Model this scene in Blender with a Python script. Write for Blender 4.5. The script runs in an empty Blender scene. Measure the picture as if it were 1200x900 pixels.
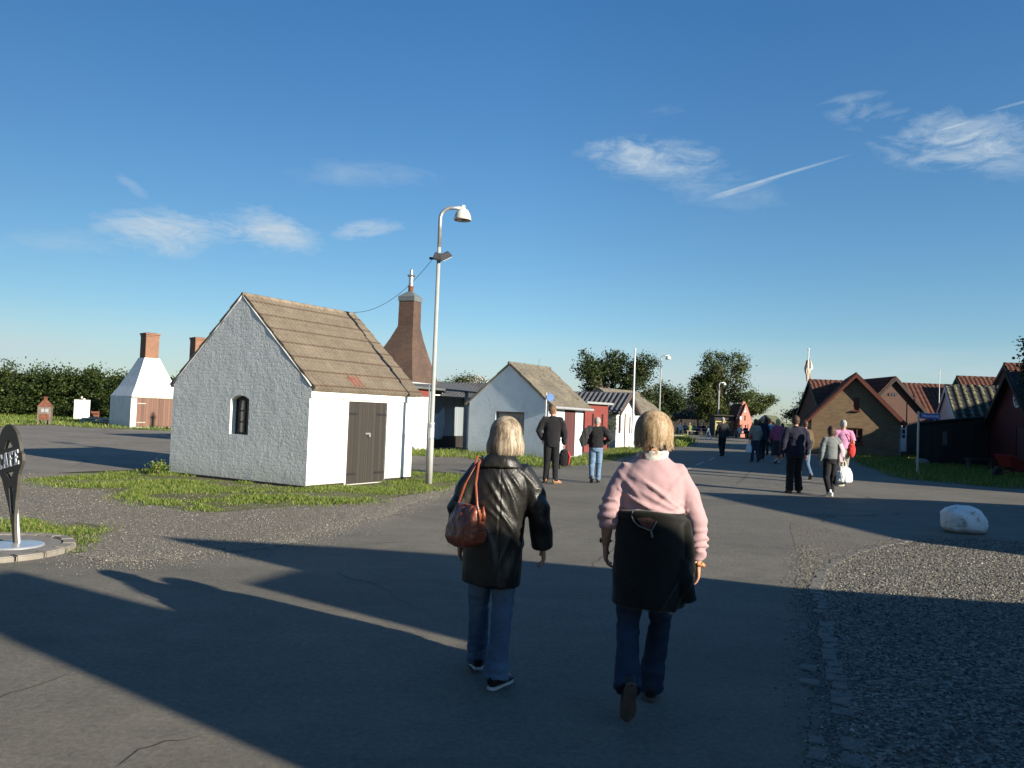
import bpy, bmesh, math, random
from mathutils import Vector, Matrix, noise
from mathutils.geometry import tessellate_polygon
random.seed(7)
PI = math.pi
rad = math.radians
scene = bpy.context.scene
COL = scene.collection
V = Vector

# ------------------------------------------------------------------ camera
FPX, W0, H0 = 950.0, 1200, 900
ROLL, PITCH, CZ = rad(2.2), math.atan(34/950.0), 1.65
_cp, _sp, _cr, _sr = math.cos(PITCH), math.sin(PITCH), math.cos(ROLL), math.sin(ROLL)
FW = V((0, _cp, _sp)); R0 = V((1, 0, 0)); U0 = V((0, -_sp, _cp))
UP = _cr*U0 - _sr*R0; RT = _cr*R0 + _sr*U0
cam_d = bpy.data.cameras.new('camera'); cam = bpy.data.objects.new('camera', cam_d); COL.objects.link(cam)
cam.matrix_world = Matrix(((RT.x, UP.x, -FW.x, 0), (RT.y, UP.y, -FW.y, 0), (RT.z, UP.z, -FW.z, CZ), (0, 0, 0, 1)))
cam_d.sensor_width = 36.0; cam_d.lens = 36.0*FPX/W0; cam_d.clip_end = 9000; cam_d.clip_start = 0.05
scene.camera = cam

def ray(x, y): return FW + (x-600)/FPX*RT + (450-y)/FPX*UP
def G(x, y, z=0.0):                     # measured point on the ground
    d = ray(x, y); t = (z-CZ)/d.z; return V((d.x*t, d.y*t, z))
def D(x, y, Y):                         # measured point at a known distance
    d = ray(x, y); t = Y/d.y; return V((d.x*t, Y, CZ+d.z*t))
def PLN(x, y, A, u):                    # measured point on a vertical plane through A along u
    d = ray(x, y); n = V((-u.y, u.x, 0)); t = (A.x*n.x+A.y*n.y)/(d.x*n.x+d.y*n.y)
    p = V((d.x*t, d.y*t, CZ+d.z*t)); return ((p-A).x*u.x+(p-A).y*u.y, p.z)

# ------------------------------------------------------------------ object helpers
def tag(o, label=None, cat=None, group=None, kind=None):
    if label: o['label'] = label
    if cat: o['category'] = cat
    if group: o['group'] = group
    if kind: o['kind'] = kind
    return o
def thing(name, label, cat, loc=(0, 0, 0), rz=0.0, group=None):
    o = bpy.data.objects.new(name, None); COL.objects.link(o); o.empty_display_size = .2
    o.location = loc; o.rotation_euler = (0, 0, rz)
    return tag(o, label, cat, group)
def copy_tree(o, parent=None):
    c = o.copy(); COL.objects.link(c)
    if parent is not None: c.parent = parent
    for ch in list(o.children): copy_tree(ch, c)
    return c

class MB:
    """collects shapes, links them as one mesh object; UVs in metres (u level, v up the face)"""
    def __init__(s): s.v = []; s.f = []; s.uv = {}
    def add(s, vs, fs):
        k = len(s.v); s.v += [V(p) for p in vs]; s.f += [tuple(i+k for i in f) for f in fs]; return s
    def box(s, c, d, M=None, taper=1.0, rz=0.0):
        x, y, z = d[0]/2, d[1]/2, d[2]/2
        vs = [V((sx*x*(taper if sz > 0 else 1), sy*y*(taper if sz > 0 else 1), sz*z)) for sz in (-1, 1) for sx, sy in ((-1, -1), (1, -1), (1, 1), (-1, 1))]
        if rz:
            R = Matrix.Rotation(rz, 3, 'Z'); vs = [R @ p for p in vs]
        vs = [p+V(c) for p in vs]
        if M: vs = [M @ p for p in vs]
        return s.add(vs, [(3, 2, 1, 0), (4, 5, 6, 7), (0, 1, 5, 4), (1, 2, 6, 5), (2, 3, 7, 6), (3, 0, 4, 7)])
    def plate(s, outline, holes, t, M):
        """flat plate in (u,v), front at n=0, back at n=-t, with holes"""
        loops = [[V((p[0], p[1], 0)) for p in outline]] + [[V((p[0], p[1], 0)) for p in h] for h in holes]
        flat = [p for l in loops for p in l]; n = len(flat)
        tris = tessellate_polygon(loops)
        vs = [M @ V((p.x, p.y, 0)) for p in flat] + [M @ V((p.x, p.y, -t)) for p in flat]
        fs = []
        for a, b, c in tris:
            if (flat[b]-flat[a]).cross(flat[c]-flat[a]).z < 0: b, c = c, b
            fs.append((a, b, c)); fs.append((c+n, b+n, a+n))
        k = 0
        for li, l in enumerate(loops):
            area = sum(l[i].x*l[(i+1) % len(l)].y-l[(i+1) % len(l)].x*l[i].y for i in range(len(l)))
            m = len(l)
            for i in range(m):
                a, b = k+i, k+(i+1) % m
                q = (a, a+n, b+n, b)
                if (area > 0) == (li > 0): q = q[::-1]
                fs.append(q)
            k += m
        return s.add(vs, fs)
    def tube(s, pts, r, n=12, cap=True, side=None):
        """r: one radius, or list of radius / (a,b) per point"""
        pts = [V(p) for p in pts]; m = len(pts)
        if not isinstance(r, (list, tuple)): r = [r]*m
        rings = []; ref = V(side) if side else None
        for i, p in enumerate(pts):
            t = (pts[min(i+1, m-1)]-pts[max(i-1, 0)])
            t = t.normalized() if t.length > 1e-9 else V((0, 0, 1))
            if ref is None:
                ref = V((1, 0, 0)) if abs(t.x) < .8 else V((0, 1, 0))
            a = (ref - t*ref.dot(t))
            a = a.normalized() if a.length > 1e-6 else t.orthogonal().normalized()
            if side is None: ref = a
            b = t.cross(a)
            ra, rb = r[i] if isinstance(r[i], (list, tuple)) else (r[i], r[i])
            rings.append([p + a*ra*math.cos(2*PI*j/n) + b*rb*math.sin(2*PI*j/n) for j in range(n)])
        vs = [q for R_ in rings for q in R_]
        fs = [(i*n+j, i*n+(j+1) % n, (i+1)*n+(j+1) % n, (i+1)*n+j) for i in range(m-1) for j in range(n)]
        if cap: fs += [tuple(range(n-1, -1, -1)), tuple((m-1)*n+j for j in range(n))]
        return s.add(vs, fs)
    def lathe(s, prof, n=24, c=(0, 0, 0)):
        c = V(c); m = len(prof)
        vs = [c+V((r*math.cos(2*PI*j/n), r*math.sin(2*PI*j/n), z)) for r, z in prof for j in range(n)]
        fs = [(i*n+j, i*n+(j+1) % n, (i+1)*n+(j+1) % n, (i+1)*n+j) for i in range(m-1) for j in range(n)]
        return s.add(vs, fs)
    def ball(s, c, r, n=14, m=9):
        c = V(c); r = V(r) if isinstance(r, (tuple, list, Vector)) else V((r, r, r))
        vs = [c+V((0, 0, -r.z))]
        for i in range(1, m):
            a = -PI/2+PI*i/m
            vs += [c+V((r.x*math.cos(a)*math.cos(2*PI*j/n), r.y*math.cos(a)*math.sin(2*PI*j/n), r.z*math.sin(a))) for j in range(n)]
        vs.append(c+V((0, 0, r.z))); L = len(vs)-1
        fs = [(0, 1+(j+1) % n, 1+j) for j in range(n)]
        fs += [(1+i*n+j, 1+i*n+(j+1) % n, 1+(i+1)*n+(j+1) % n, 1+(i+1)*n+j) for i in range(m-2) for j in range(n)]
        fs += [(1+(m-2)*n+j, 1+(m-2)*n+(j+1) % n, L) for j in range(n)]
        return s.add(vs, fs)
    def mesh(s, name):
        me = bpy.data.meshes.new(name); me.from_pydata([tuple(p) for p in s.v], [], s.f); me.update()
        return me
    def build(s, name, m, parent=None, smooth=False, bevel=0, uv=True, fixn=False):
        me = s.mesh(name)
        if fixn or bevel:
            bm = bmesh.new(); bm.from_mesh(me)
            if fixn: bmesh.ops.recalc_face_normals(bm, faces=bm.faces)
            if bevel:
                es = [e for e in bm.edges if len(e.link_faces) == 2 and e.calc_face_angle(0) > .5]
                bmesh.ops.bevel(bm, geom=es, offset=bevel, segments=2, affect='EDGES', clamp_overlap=True)
            bm.to_mesh(me); bm.free()
        if uv: auto_uv(me)
        if smooth: me.polygons.foreach_set('use_smooth', [True]*len(me.polygons))
        return link(name, me, m, parent)

def auto_uv(me):
    l = me.uv_layers.new(name='UVMap'); data = [0.0]*(2*len(me.loops)); vs = me.vertices
    for p in me.polygons:
        n = p.normal
        if abs(n.z) > .97: t = V((1, 0, 0))
        else: t = V((-n.y, n.x, 0)).normalized()
        b = n.cross(t)
        for li in p.loop_indices:
            co = vs[me.loops[li].vertex_index].co
            data[2*li] = co.dot(t); data[2*li+1] = co.dot(b)
    l.data.foreach_set('uv', data)
def link(name, me, m, parent=None):
    me.name = name
    o = bpy.data.objects.new(name, me); COL.objects.link(o)
    if m is not None: me.materials.clear(); me.materials.append(m)
    if parent is not None: o.parent = parent
    return o
def mat3(o, u, v):
    u = V(u).normalized(); v = V(v).normalized(); n = u.cross(v); o = V(o)
    return Matrix(((u.x, v.x, n.x, o.x), (u.y, v.y, n.y, o.y), (u.z, v.z, n.z, o.z), (0, 0, 0, 1)))
def rect(u0, v0, w, h): return [(u0, v0), (u0+w, v0), (u0+w, v0+h), (u0, v0+h)]
def arched(u0, v0, w, h, rise, n=8):
    pts = [(u0, v0), (u0+w, v0)]
    for i in range(n+1):
        t = i/n; pts.append((u0+w-w*t, v0+h-rise+rise*(1-(2*t-1)**2)))
    return pts

# ------------------------------------------------------------------ materials
class NT:
    def __init__(s, name):
        s.m = bpy.data.materials.new(name); s.m.use_nodes = True; s.t = s.m.node_tree
        s.b = s.t.nodes['Principled BSDF']; s.out = s.t.nodes['Material Output']
    def n(s, typ, **kw):
        o = s.t.nodes.new('ShaderNode'+typ)
        for k, v in kw.items():
            if isinstance(k, str) and hasattr(o, k) and k not in o.inputs: setattr(o, k, v)
            else: o.inputs[k.replace('_', ' ') if k not in o.inputs else k].default_value = v
        return o
    def l(s, a, b): s.t.links.new(a, b)
    def coord(s, kind='Object'): return s.n('TexCoord').outputs[kind]
    def scale(s, c, sc):
        mp = s.n('Mapping'); mp.inputs['Scale'].default_value = sc if isinstance(sc, (tuple, list)) else (sc,)*3
        s.l(c, mp.inputs['Vector']); return mp.outputs[0]
    def noise(s, c, sc, detail=4, rough=.55, dist=0.0):
        o = s.n('TexNoise'); o.inputs['Scale'].default_value = sc; o.inputs['Detail'].default_value = detail
        o.inputs['Roughness'].default_value = rough; o.inputs['Distortion'].default_value = dist
        s.l(c, o.inputs['Vector']); return o.outputs['Fac']
    def ramp(s, f, stops):
        o = s.n('ValToRGB'); e = o.color_ramp.elements
        while len(e) < len(stops): e.new(.5)
        for el, (p, c) in zip(e, stops):
            el.position = p; el.color = (c[0], c[1], c[2], 1) if isinstance(c, (tuple, list)) else (c, c, c, 1)
        s.l(f, o.inputs['Fac']); return o.outputs['Color']
    def mix(s, f, a, b, mode='MIX'):
        o = s.n('MixRGB', blend_type=mode)
        for k, x in (('Fac', f), ('Color1', a), ('Color2', b)):
            if hasattr(x, 'links'): s.l(x, o.inputs[k])
            else: o.inputs[k].default_value = x if k == 'Fac' else (x[0], x[1], x[2], 1)
        return o.outputs[0]
    def math(s, op, a, b=0.0, clamp=False):
        o = s.n('Math', operation=op); o.use_clamp = clamp
        for i, x in enumerate((a, b)):
            if hasattr(x, 'links'): s.l(x, o.inputs[i])
            else: o.inputs[i].default_value = x
        return o.outputs[0]
    def bump(s, h, strength=.5, dist=.01, prev=None):
        o = s.n('Bump'); o.inputs['Strength'].default_value = strength; o.inputs['Distance'].default_value = dist
        s.l(h, o.inputs['Height'])
        if prev is not None: s.l(prev, o.inputs['Normal'])
        return o.outputs[0]
    def done(s, col=None, rough=None, normal=None, metal=None, spec=None):
        for k, x in (('Base Color', col), ('Roughness', rough), ('Normal', normal), ('Metallic', metal), ('Specular IOR Level', spec)):
            if x is None: continue
            if hasattr(x, 'links'): s.l(x, s.b.inputs[k])
            else: s.b.inputs[k].default_value = (x[0], x[1], x[2], 1) if k == 'Base Color' else x
        return s.m

def mul(c, k): return tuple(min(1, x*k) for x in c)
_mc = {}
def M_(name, col, rough=.7, var=.25, sc=6.0, bump=.15, bsc=None, metal=0, spec=.4, bd=.01):
    """plain painted / cloth / metal surface with dirt variation and fine bump"""
    key = (name,)
    if key in _mc: return _mc[key]
    t = NT(name); c = t.coord(); f = t.noise(c, sc, 5, .6)
    col_ = t.ramp(f, [(.25, mul(col, 1-var)), (.5, col), (.78, mul(col, 1+var))])
    h = t.noise(c, bsc or sc*8, 3, .6)
    r = t.math('ADD', t.math('MULTIPLY', f, .25), rough-.12)
    _mc[key] = t.done(col_, r, t.bump(h, bump, bd), metal, spec); return _mc[key]
def brick(name, c1, c2, mortar, bw=.24, bh=.077, dirt=(.08, .07, .06), dirtamt=.5, bump=.5):
    t = NT(name); uv = t.coord('UV'); b = t.n('TexBrick')
    t.l(uv, b.inputs['Vector']); b.inputs['Scale'].default_value = 1.0
    b.inputs['Brick Width'].default_value = bw; b.inputs['Row Height'].default_value = bh
    b.inputs['Mortar Size'].default_value = .009; b.inputs['Mortar Smooth'].default_value = .3; b.inputs['Bias'].default_value = -.1
    for k, c in (('Color1', c1), ('Color2', c2), ('Mortar', mortar)): b.inputs[k].default_value = (*c, 1)
    o = t.coord(); f = t.noise(o, 1.3, 5, .65); f2 = t.noise(o, 14, 3, .6)
    col = t.mix(t.math('MULTIPLY', t.ramp(f, [(.45, 0), (.75, 1)]), dirtamt), b.outputs['Color'], dirt)
    col = t.mix(.35, col, t.ramp(f2, [(.3, mul(c1, .6)), (.7, mul(c2, 1.2))]))
    h = t.math('SUBTRACT', t.math('MULTIPLY', f2, .6), b.outputs['Fac'])
    return t.done(col, .88, t.bump(h, bump, .012))
def whitewash(name, col=(.76, .76, .72), bumpk=1.0, brickk=.16):
    """limewashed rough brick"""
    t = NT(name); uv = t.coord('UV'); o = t.coord(); b = t.n('TexBrick')
    dn = t.n('TexNoise'); dn.inputs['Scale'].default_value = 5.0; t.l(uv, dn.inputs['Vector'])
    w = t.n('MixRGB', blend_type='LINEAR_LIGHT'); w.inputs['Fac'].default_value = .07
    t.l(uv, w.inputs['Color1']); t.l(dn.outputs['Color'], w.inputs['Color2']); t.l(w.outputs[0], b.inputs['Vector'])
    b.inputs['Scale'].default_value = 1.0; b.inputs['Brick Width'].default_value = .25; b.inputs['Row Height'].default_value = .08
    b.inputs['Mortar Size'].default_value = .012; b.inputs['Mortar Smooth'].default_value = .8
    f = t.noise(o, 2.2, 6, .6); f2 = t.noise(o, 22, 4, .6); f3 = t.noise(t.scale(o, (5, 5, 7)), 1.6, 3, .6, .5)
    col_ = t.ramp(f, [(.25, mul(col, .84)), (.5, col), (.8, mul(col, 1.06))])
    spots = t.ramp(t.noise(o, 7, 7, .75), [(.60, 0), (.68, 1)])
    col_ = t.mix(t.math('MULTIPLY', spots, .25), col_, (.42, .40, .36))
    sep = t.n('SeparateXYZ'); t.l(o, sep.inputs[0])
    low = t.math('MULTIPLY', t.math('SUBTRACT', 1.0, t.math('MULTIPLY', sep.outputs[2], 2.6), True), t.math('MULTIPLY', f, .8))
    col_ = t.mix(low, col_, (.30, .32, .24))          # splashed earth and algae at the foot
    h = t.math('ADD', t.math('MULTIPLY', b.outputs['Fac'], -brickk), t.math('ADD', t.math('MULTIPLY', f2, .35), t.math('ADD', t.math('MULTIPLY', f3, .75), t.math('MULTIPLY', t.noise(o, 3.2, 7, .72, .3), 1.5))))
    return t.done(col_, .82, t.bump(h, .40*bumpk, .026), spec=.25)
def planks(name, col, w=.12, vert=True, var=.35, rough=.75):
    t = NT(name); uv = t.coord('UV'); o = t.coord(); sep = t.n('SeparateXYZ'); t.l(uv, sep.inputs[0])
    u = sep.outputs[0 if vert else 1]; d = t.math('DIVIDE', u, w); fl = t.math('FLOOR', d); fr = t.math('FRACT', d)
    wn = t.n('TexWhiteNoise', noise_dimensions='1D'); t.l(fl, wn.inputs['W'])
    g = t.noise(t.scale(uv, (40, 2.2, 1) if vert else (2.2, 40, 1)), 1.0, 5, .65, .3)
    v = t.math('ADD', t.math('MULTIPLY', wn.outputs['Value'], .5), t.math('MULTIPLY', g, .6))
    col_ = t.ramp(v, [(.15, mul(col, 1-var)), (.55, col), (.95, mul(col, 1+var))])
    gap = t.math('LESS_THAN', fr, .07)
    col_ = t.mix(gap, col_, mul(col, .2))
    h = t.math('SUBTRACT', t.math('MULTIPLY', g, .4), gap)
    return t.done(col_, rough, t.bump(h, .6, .008))
def roofing(name, c_lo, c_mid, c_hi, spots=None, sc=3.0, rough=.85, lich=.62):
    t = NT(name); o = t.coord(); f = t.noise(o, sc, 6, .65); f2 = t.noise(o, 25, 3, .6)
    v = t.math('ADD', t.math('MULTIPLY', f, .6), t.math('MULTIPLY', f2, .4))
    col = t.ramp(v, [(.3, c_lo), (.5, c_mid), (.7, c_hi)])
    if spots:
        s = t.ramp(t.noise(o, 7, 5, .7), [(lich, 0), (lich+.08, 1)]); col = t.mix(t.math('MULTIPLY', s, .8), col, spots)
    return t.done(col, rough, t.bump(f2, .4, .01), spec=.25)
# ------------------------------------------------------------------ light and sky
SUN_AZ, SUN_EL = rad(36), rad(19)
SUN = V((math.cos(SUN_AZ)*math.cos(SUN_EL), -math.sin(SUN_AZ)*math.cos(SUN_EL), math.sin(SUN_EL)))
scene.view_settings.view_transform = 'Standard'; scene.view_settings.look = 'None'
scene.view_settings.gamma = 1; scene.view_settings.use_curve_mapping = False
scene.view_settings.exposure = 1.05
sd = bpy.data.lights.new('sun', 'SUN'); sd.energy = 4.6; sd.angle = rad(.55); sd.color = (1, .90, .74)
so = bpy.data.objects.new('sun', sd); COL.objects.link(so)
so.rotation_euler = (-SUN).to_track_quat('-Z', 'Y').to_euler(); so.location = SUN*50

wd = bpy.data.worlds.new('World'); scene.world = wd; wd.use_nodes = True
wt = wd.node_tree; wn_ = wt.nodes; wl = wt.links
bg = wn_['Background']; bg.inputs['Strength'].default_value = .1
sky = wn_.new('ShaderNodeTexSky'); sky.sky_type = 'NISHITA'; sky.sun_disc = False
sky.sun_elevation = SUN_EL; sky.sun_rotation = rad(90)+SUN_AZ
sky.air_density = 1.0; sky.dust_density = .4; sky.ozone_density = 2.2
def wm(op, a, b=0.0, c=None, clamp=False):
    o = wn_.new('ShaderNodeMath'); o.operation = op; o.use_clamp = clamp
    for i, x in enumerate((a, b, c)):
        if x is None: continue
        if hasattr(x, 'links'): wl.new(x, o.inputs[i])
        else: o.inputs[i].default_value = x
    return o.outputs[0]
def wvm(op, a, b=None):
    o = wn_.new('ShaderNodeVectorMath'); o.operation = op
    for i, x in enumerate((a, b)):
        if x is None: continue
        if hasattr(x, 'links'): wl.new(x, o.inputs[i])
        else: o.inputs[i].default_value = x
    return o
tc = wn_.new('ShaderNodeTexCoord'); dirv = wvm('NORMALIZE', tc.outputs['Generated']).outputs[0]
# fields of cirrus wisps: streaky noise on the sky sphere
def wnoise(sc, scale, detail, rough, dist):
    mp = wn_.new('ShaderNodeMapping'); mp.inputs['Scale'].default_value = sc; mp.inputs['Rotation'].default_value = (0, rad(-9), 0)
    wl.new(dirv, mp.inputs['Vector'])
    o = wn_.new('ShaderNodeTexNoise'); o.inputs['Scale'].default_value = scale; o.inputs['Detail'].default_value = detail
    o.inputs['Roughness'].default_value = rough; o.inputs['Distortion'].default_value = dist
    wl.new(mp.outputs[0], o.inputs['Vector']); return o.outputs['Fac']
streak = wnoise((1, 1, 3.2), 9.0, 9, .62, .9)
fine = wnoise((1, 1, 2.4), 24.0, 8, .7, 1.2)
tex = wm('ADD', wm('MULTIPLY', streak, .62), wm('MULTIPLY', fine, .38))
def cloud(px, py, hw, hh, ang, k, thin=False):
    c = ray(px, py).normalized()
    r_ = (ray(px+10, py).normalized()-c).normalized(); u_ = r_.cross(c) * -1
    if u_.z < 0: u_ = -u_
    a, b = math.cos(ang), math.sin(ang)
    U_, V_ = r_*a+u_*b, u_*a-r_*b
    off = wvm('SUBTRACT', dirv, tuple(c)).outputs[0]
    du = wm('MULTIPLY', wvm('DOT_PRODUCT', off, tuple(U_)).outputs['Value'], 950.0/hw)
    dv = wm('MULTIPLY', wvm('DOT_PRODUCT', off, tuple(V_)).outputs['Value'], 950.0/hh)
    r2 = wm('ADD', wm('MULTIPLY', du, du), wm('MULTIPLY', dv, dv))
    e = wm('SUBTRACT', 1.0, r2, clamp=True)
    if thin: f = wm('MULTIPLY', e, wm('ADD', wm('MULTIPLY', fine, 1.1), -.1, clamp=True))
    else: f = wm('MULTIPLY', wm('ADD', wm('MULTIPLY', e, .32), wm('MULTIPLY', wm('SUBTRACT', tex, .55), 1.75), clamp=True), wm('POWER', e, .5))
    return wm('MULTIPLY', f, k, clamp=True)
tot = None
for a in ((205, 272, 86, 30, -.12, 2.5), (318, 270, 66, 28, -.28, 2.2), (428, 270, 48, 15, .12, 2.0), (430, 205, 100, 22, 0, .55),
          (765, 182, 92, 26, -.03, 1.6), (800, 205, 120, 34, -.25, .75), (1128, 160, 96, 36, .05, 1.9), (1125, 172, 60, 20, .1, .8), (1014, 132, 58, 22, .1, 1.3),
          (1195, 194, 50, 26, 0, .8), (155, 218, 22, 8, -.7, .9), (780, 130, 50, 10, .2, .6), (60, 285, 90, 20, -.05, .6)):
    f = cloud(*a); tot = f if tot is None else wm('ADD', tot, f, clamp=True)
for a in ((910, 207, 80, 2.0, .30, 1.0, True), (868, 222, 44, 3.6, .30, .7, True), (1190, 122, 26, 1.6, .3, .6, True), (1118, 148, 18, 1.5, .3, .6, True)):
    tot = wm('ADD', tot, cloud(*a), clamp=True)
sepw = wn_.new('ShaderNodeSeparateXYZ'); wl.new(dirv, sepw.inputs[0])
band = wm('MULTIPLY', wm('SUBTRACT', 1.0, wm('ABSOLUTE', wm('MULTIPLY', wm('SUBTRACT', sepw.outputs[2], .045), 18.0)), clamp=True),
          wm('MULTIPLY', wm('SUBTRACT', wnoise((1, 1, 7), 5.0, 6, .6, .4), .22), 2.2, clamp=True))
tot = wm('ADD', tot, wm('MULTIPLY', band, .85), clamp=True)
mixn = wn_.new('ShaderNodeMixRGB'); wl.new(tot, mixn.inputs['Fac'])
tint = wn_.new('ShaderNodeMixRGB'); tint.blend_type = 'MULTIPLY'; tint.inputs['Fac'].default_value = 1; tr = wn_.new('ShaderNodeValToRGB'); wl.new(sepw.outputs[2], tr.inputs['Fac']); te_ = tr.color_ramp.elements
te_.new(.2); te_[0].position = .0; te_[0].color = (.56, .64, .72, 1); te_[1].position = .18; te_[1].color = (.40, .59, .70, 1); te_[2].position = .48; te_[2].color = (.27, .56, .77, 1)
lf = wm('SUBTRACT', 1.0, wm('MULTIPLY', wm('MULTIPLY', sepw.outputs[0], -1.0, clamp=True), .55)); tl = wn_.new('ShaderNodeMixRGB'); tl.blend_type = 'MULTIPLY'; tl.inputs['Fac'].default_value = 1
wl.new(tr.outputs[0], tl.inputs['Color1']); wl.new(lf, tl.inputs['Color2']); wl.new(tl.outputs[0], tint.inputs['Color2'])
wl.new(sky.outputs[0], tint.inputs['Color1']); wl.new(tint.outputs[0], mixn.inputs['Color1'])
mixn.inputs['Color2'].default_value = (2.7, 3.2, 3.6, 1)
wl.new(mixn.outputs[0], bg.inputs['Color'])
# ------------------------------------------------------------------ ground
def asphalt_mat(name, base, speck=1.0, patchy=.25):
    t = NT(name); o = t.coord(); f = t.noise(o, .35, 6, .6, .4); f2 = t.noise(o, 3.0, 5, .65); f3 = t.noise(o, 26, 9, .88); f4 = t.noise(o, 9, 8, .8)
    v = t.math('ADD', t.math('MULTIPLY', f, .5), t.math('MULTIPLY', f2, .5))
    col = t.ramp(v, [(.3, mul(base, 1-patchy)), (.5, base), (.7, mul(base, 1+patchy))])
    col = t.mix(.55*speck, col, t.mix(1.0, col, t.ramp(f3, [(.34, (.35, .35, .37)), (.5, (1, 1, 1)), (.66, (1.9, 1.85, 1.75))]), 'MULTIPLY'))
    vo = t.n('TexVoronoi', feature='DISTANCE_TO_EDGE'); vo.inputs['Scale'].default_value = .16
    w = t.n('MixRGB', blend_type='LINEAR_LIGHT'); w.inputs['Fac'].default_value = .55
    nn = t.n('TexNoise'); nn.inputs['Scale'].default_value = .6; nn.inputs['Detail'].default_value = 6; t.l(o, nn.inputs['Vector'])
    t.l(o, w.inputs['Color1']); t.l(nn.outputs['Color'], w.inputs['Color2']); t.l(w.outputs[0], vo.inputs['Vector'])
    cr = t.math('LESS_THAN', vo.outputs['Distance'], .004)
    cr = t.math('MULTIPLY', cr, t.ramp(t.noise(o, .5, 2), [(.5, 0), (.6, 1)]))
    col = t.mix(t.math('MULTIPLY', cr, .55), col, (.03, .03, .03))
    pat = t.ramp(t.noise(t.scale(o, (.18, .5, 1)), 1.0, 2, .4, 0), [(.52, 0), (.54, 1)])     # relaid strips of a darker mix
    col = t.mix(t.math('MULTIPLY', pat, .22), col, mul(base, .6))
    stn = t.ramp(t.noise(o, 1.7, 6, .7, .8), [(.58, 0), (.70, 1)]); col = t.mix(t.math('MULTIPLY', stn, .28), col, mul(base, .45))
    dst = t.ramp(t.noise(t.scale(o, (.35, 1.6, 1)), 1.0, 6, .7, .5), [(.52, 0), (.72, 1)]); col = t.mix(t.math('MULTIPLY', dst, .30), col, (.24, .215, .17))
    h = t.math('ADD', f3, t.math('ADD', t.math('MULTIPLY', f4, .9), t.math('MULTIPLY', cr, -2.0)))
    return t.done(col, t.math('ADD', t.math('MULTIPLY', f2, .2), .70), t.bump(h, .7, .012), spec=.25)
def gravel_mat(name, c1, c2, c3, sc=55, earth=(.16, .13, .10), earthamt=.5):
    t = NT(name); o = t.coord(); vo = t.n('TexVoronoi'); vo.inputs['Scale'].default_value = sc; t.l(o, vo.inputs['Vector'])
    vo2 = t.n('TexVoronoi'); vo2.inputs['Scale'].default_value = sc*.45; t.l(o, vo2.inputs['Vector'])
    sp = t.n('SeparateXYZ'); t.l(vo.outputs['Color'], sp.inputs[0])
    col = t.ramp(sp.outputs[0], [(.1, c1), (.5, c2), (.95, c3)])
    d = t.math('MULTIPLY', vo.outputs['Distance'], 1.0)
    f = t.noise(o, 1.1, 6, .65, .3)
    col = t.mix(t.math('MULTIPLY', t.ramp(f, [(.42, 0), (.62, 1)]), earthamt), col, earth)
    col = t.mix(.35, col, t.mix(1, col, t.ramp(t.noise(o, 14, 4, .7), [(.3, .45), (.7, 1.5)]), 'MULTIPLY'))
    h = t.math('ADD', t.math('MULTIPLY', d, -1.0), t.math('MULTIPLY', vo2.outputs['Distance'], -.8))
    return t.done(col, .9, t.bump(h, 1.0, .022), spec=.2)
def soil_mat(name, a, b, c):
    t = NT(name); o = t.coord(); f = t.noise(o, 1.2, 6, .65, .4); f2 = t.noise(o, 30, 4, .7)
    v = t.math('ADD', t.math('MULTIPLY', f, .6), t.math('MULTIPLY', f2, .4))
    return t.done(t.ramp(v, [(.35, a), (.5, b), (.66, c)]), .95, t.bump(f2, .8, .03), spec=.15)
m_road = asphalt_mat('asphalt_road', (.155, .143, .118))
m_lot = asphalt_mat('asphalt_car_park', (.19, .172, .145), 1.2, .3)
m_gravel = gravel_mat('verge_gravel', (.13, .118, .098), (.23, .208, .17), (.34, .31, .26), 60, (.21, .18, .14), .6)
m_gravel_r = gravel_mat('loose_gravel', (.06, .056, .05), (.175, .16, .13), (.36, .33, .265), 42, (.12, .105, .085), .35)
m_grit = gravel_mat('gritty_asphalt', (.15, .14, .12), (.20, .185, .155), (.28, .255, .21), 80, (.17, .155, .125), .4)
m_soil = soil_mat('grass_soil', (.07, .085, .03), (.12, .125, .055), (.19, .17, .11))
m_far = soil_mat('field_ground', (.05, .075, .02), (.08, .10, .03), (.14, .13, .06))
m_stone = M_('kerb_stone', (.22, .20, .17), .85, .3, 9, .5)
m_crack = M_('road_crack', (.045, .043, .04), .9)
m_paint = M_('road_paint', (.30, .295, .27), .7, .4, 8)

def jitter_poly(pts, seg, amp, seed=0):
    out = []
    for i, a in enumerate(pts):
        b = pts[(i+1) % len(pts)]; a = V(a); b = V(b); L = (b-a).length; n = max(1, min(200, int(L/seg)))
        for k in range(n):
            p = a.lerp(b, k/n); q = p*1.7/max(seg*6, .6)
            d = V((noise.noise(V((q.x, q.y, seed))), noise.noise(V((q.x+31, q.y, seed+7))), 0))*amp
            d += V((noise.noise(V((q.x*5, q.y*5, seed+3))), noise.noise(V((q.x*5+9, q.y*5, seed+5))), 0))*amp*.5
            out.append(p+d)
    return out
def sheet(name, pts, z, m, seg=.3, amp=.12, kind='structure', parent=None):
    pts = jitter_poly([V((p[0], p[1], 0)) for p in pts], seg, amp, z*1000)
    flat = [V((p.x, p.y, 0)) for p in pts]; tris = tessellate_polygon([flat]); mb = MB(); fs = []
    for a, b, c in tris:
        if (flat[b]-flat[a]).cross(flat[c]-flat[a]).z < 0: b, c = c, b
        fs.append((a, b, c))
    mb.add([V((p.x, p.y, z)) for p in flat], fs)
    o = mb.build(name, m, parent)
    if kind: o['kind'] = kind
    return o, flat
def gp(*l): return [G(*p) for p in l]
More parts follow.
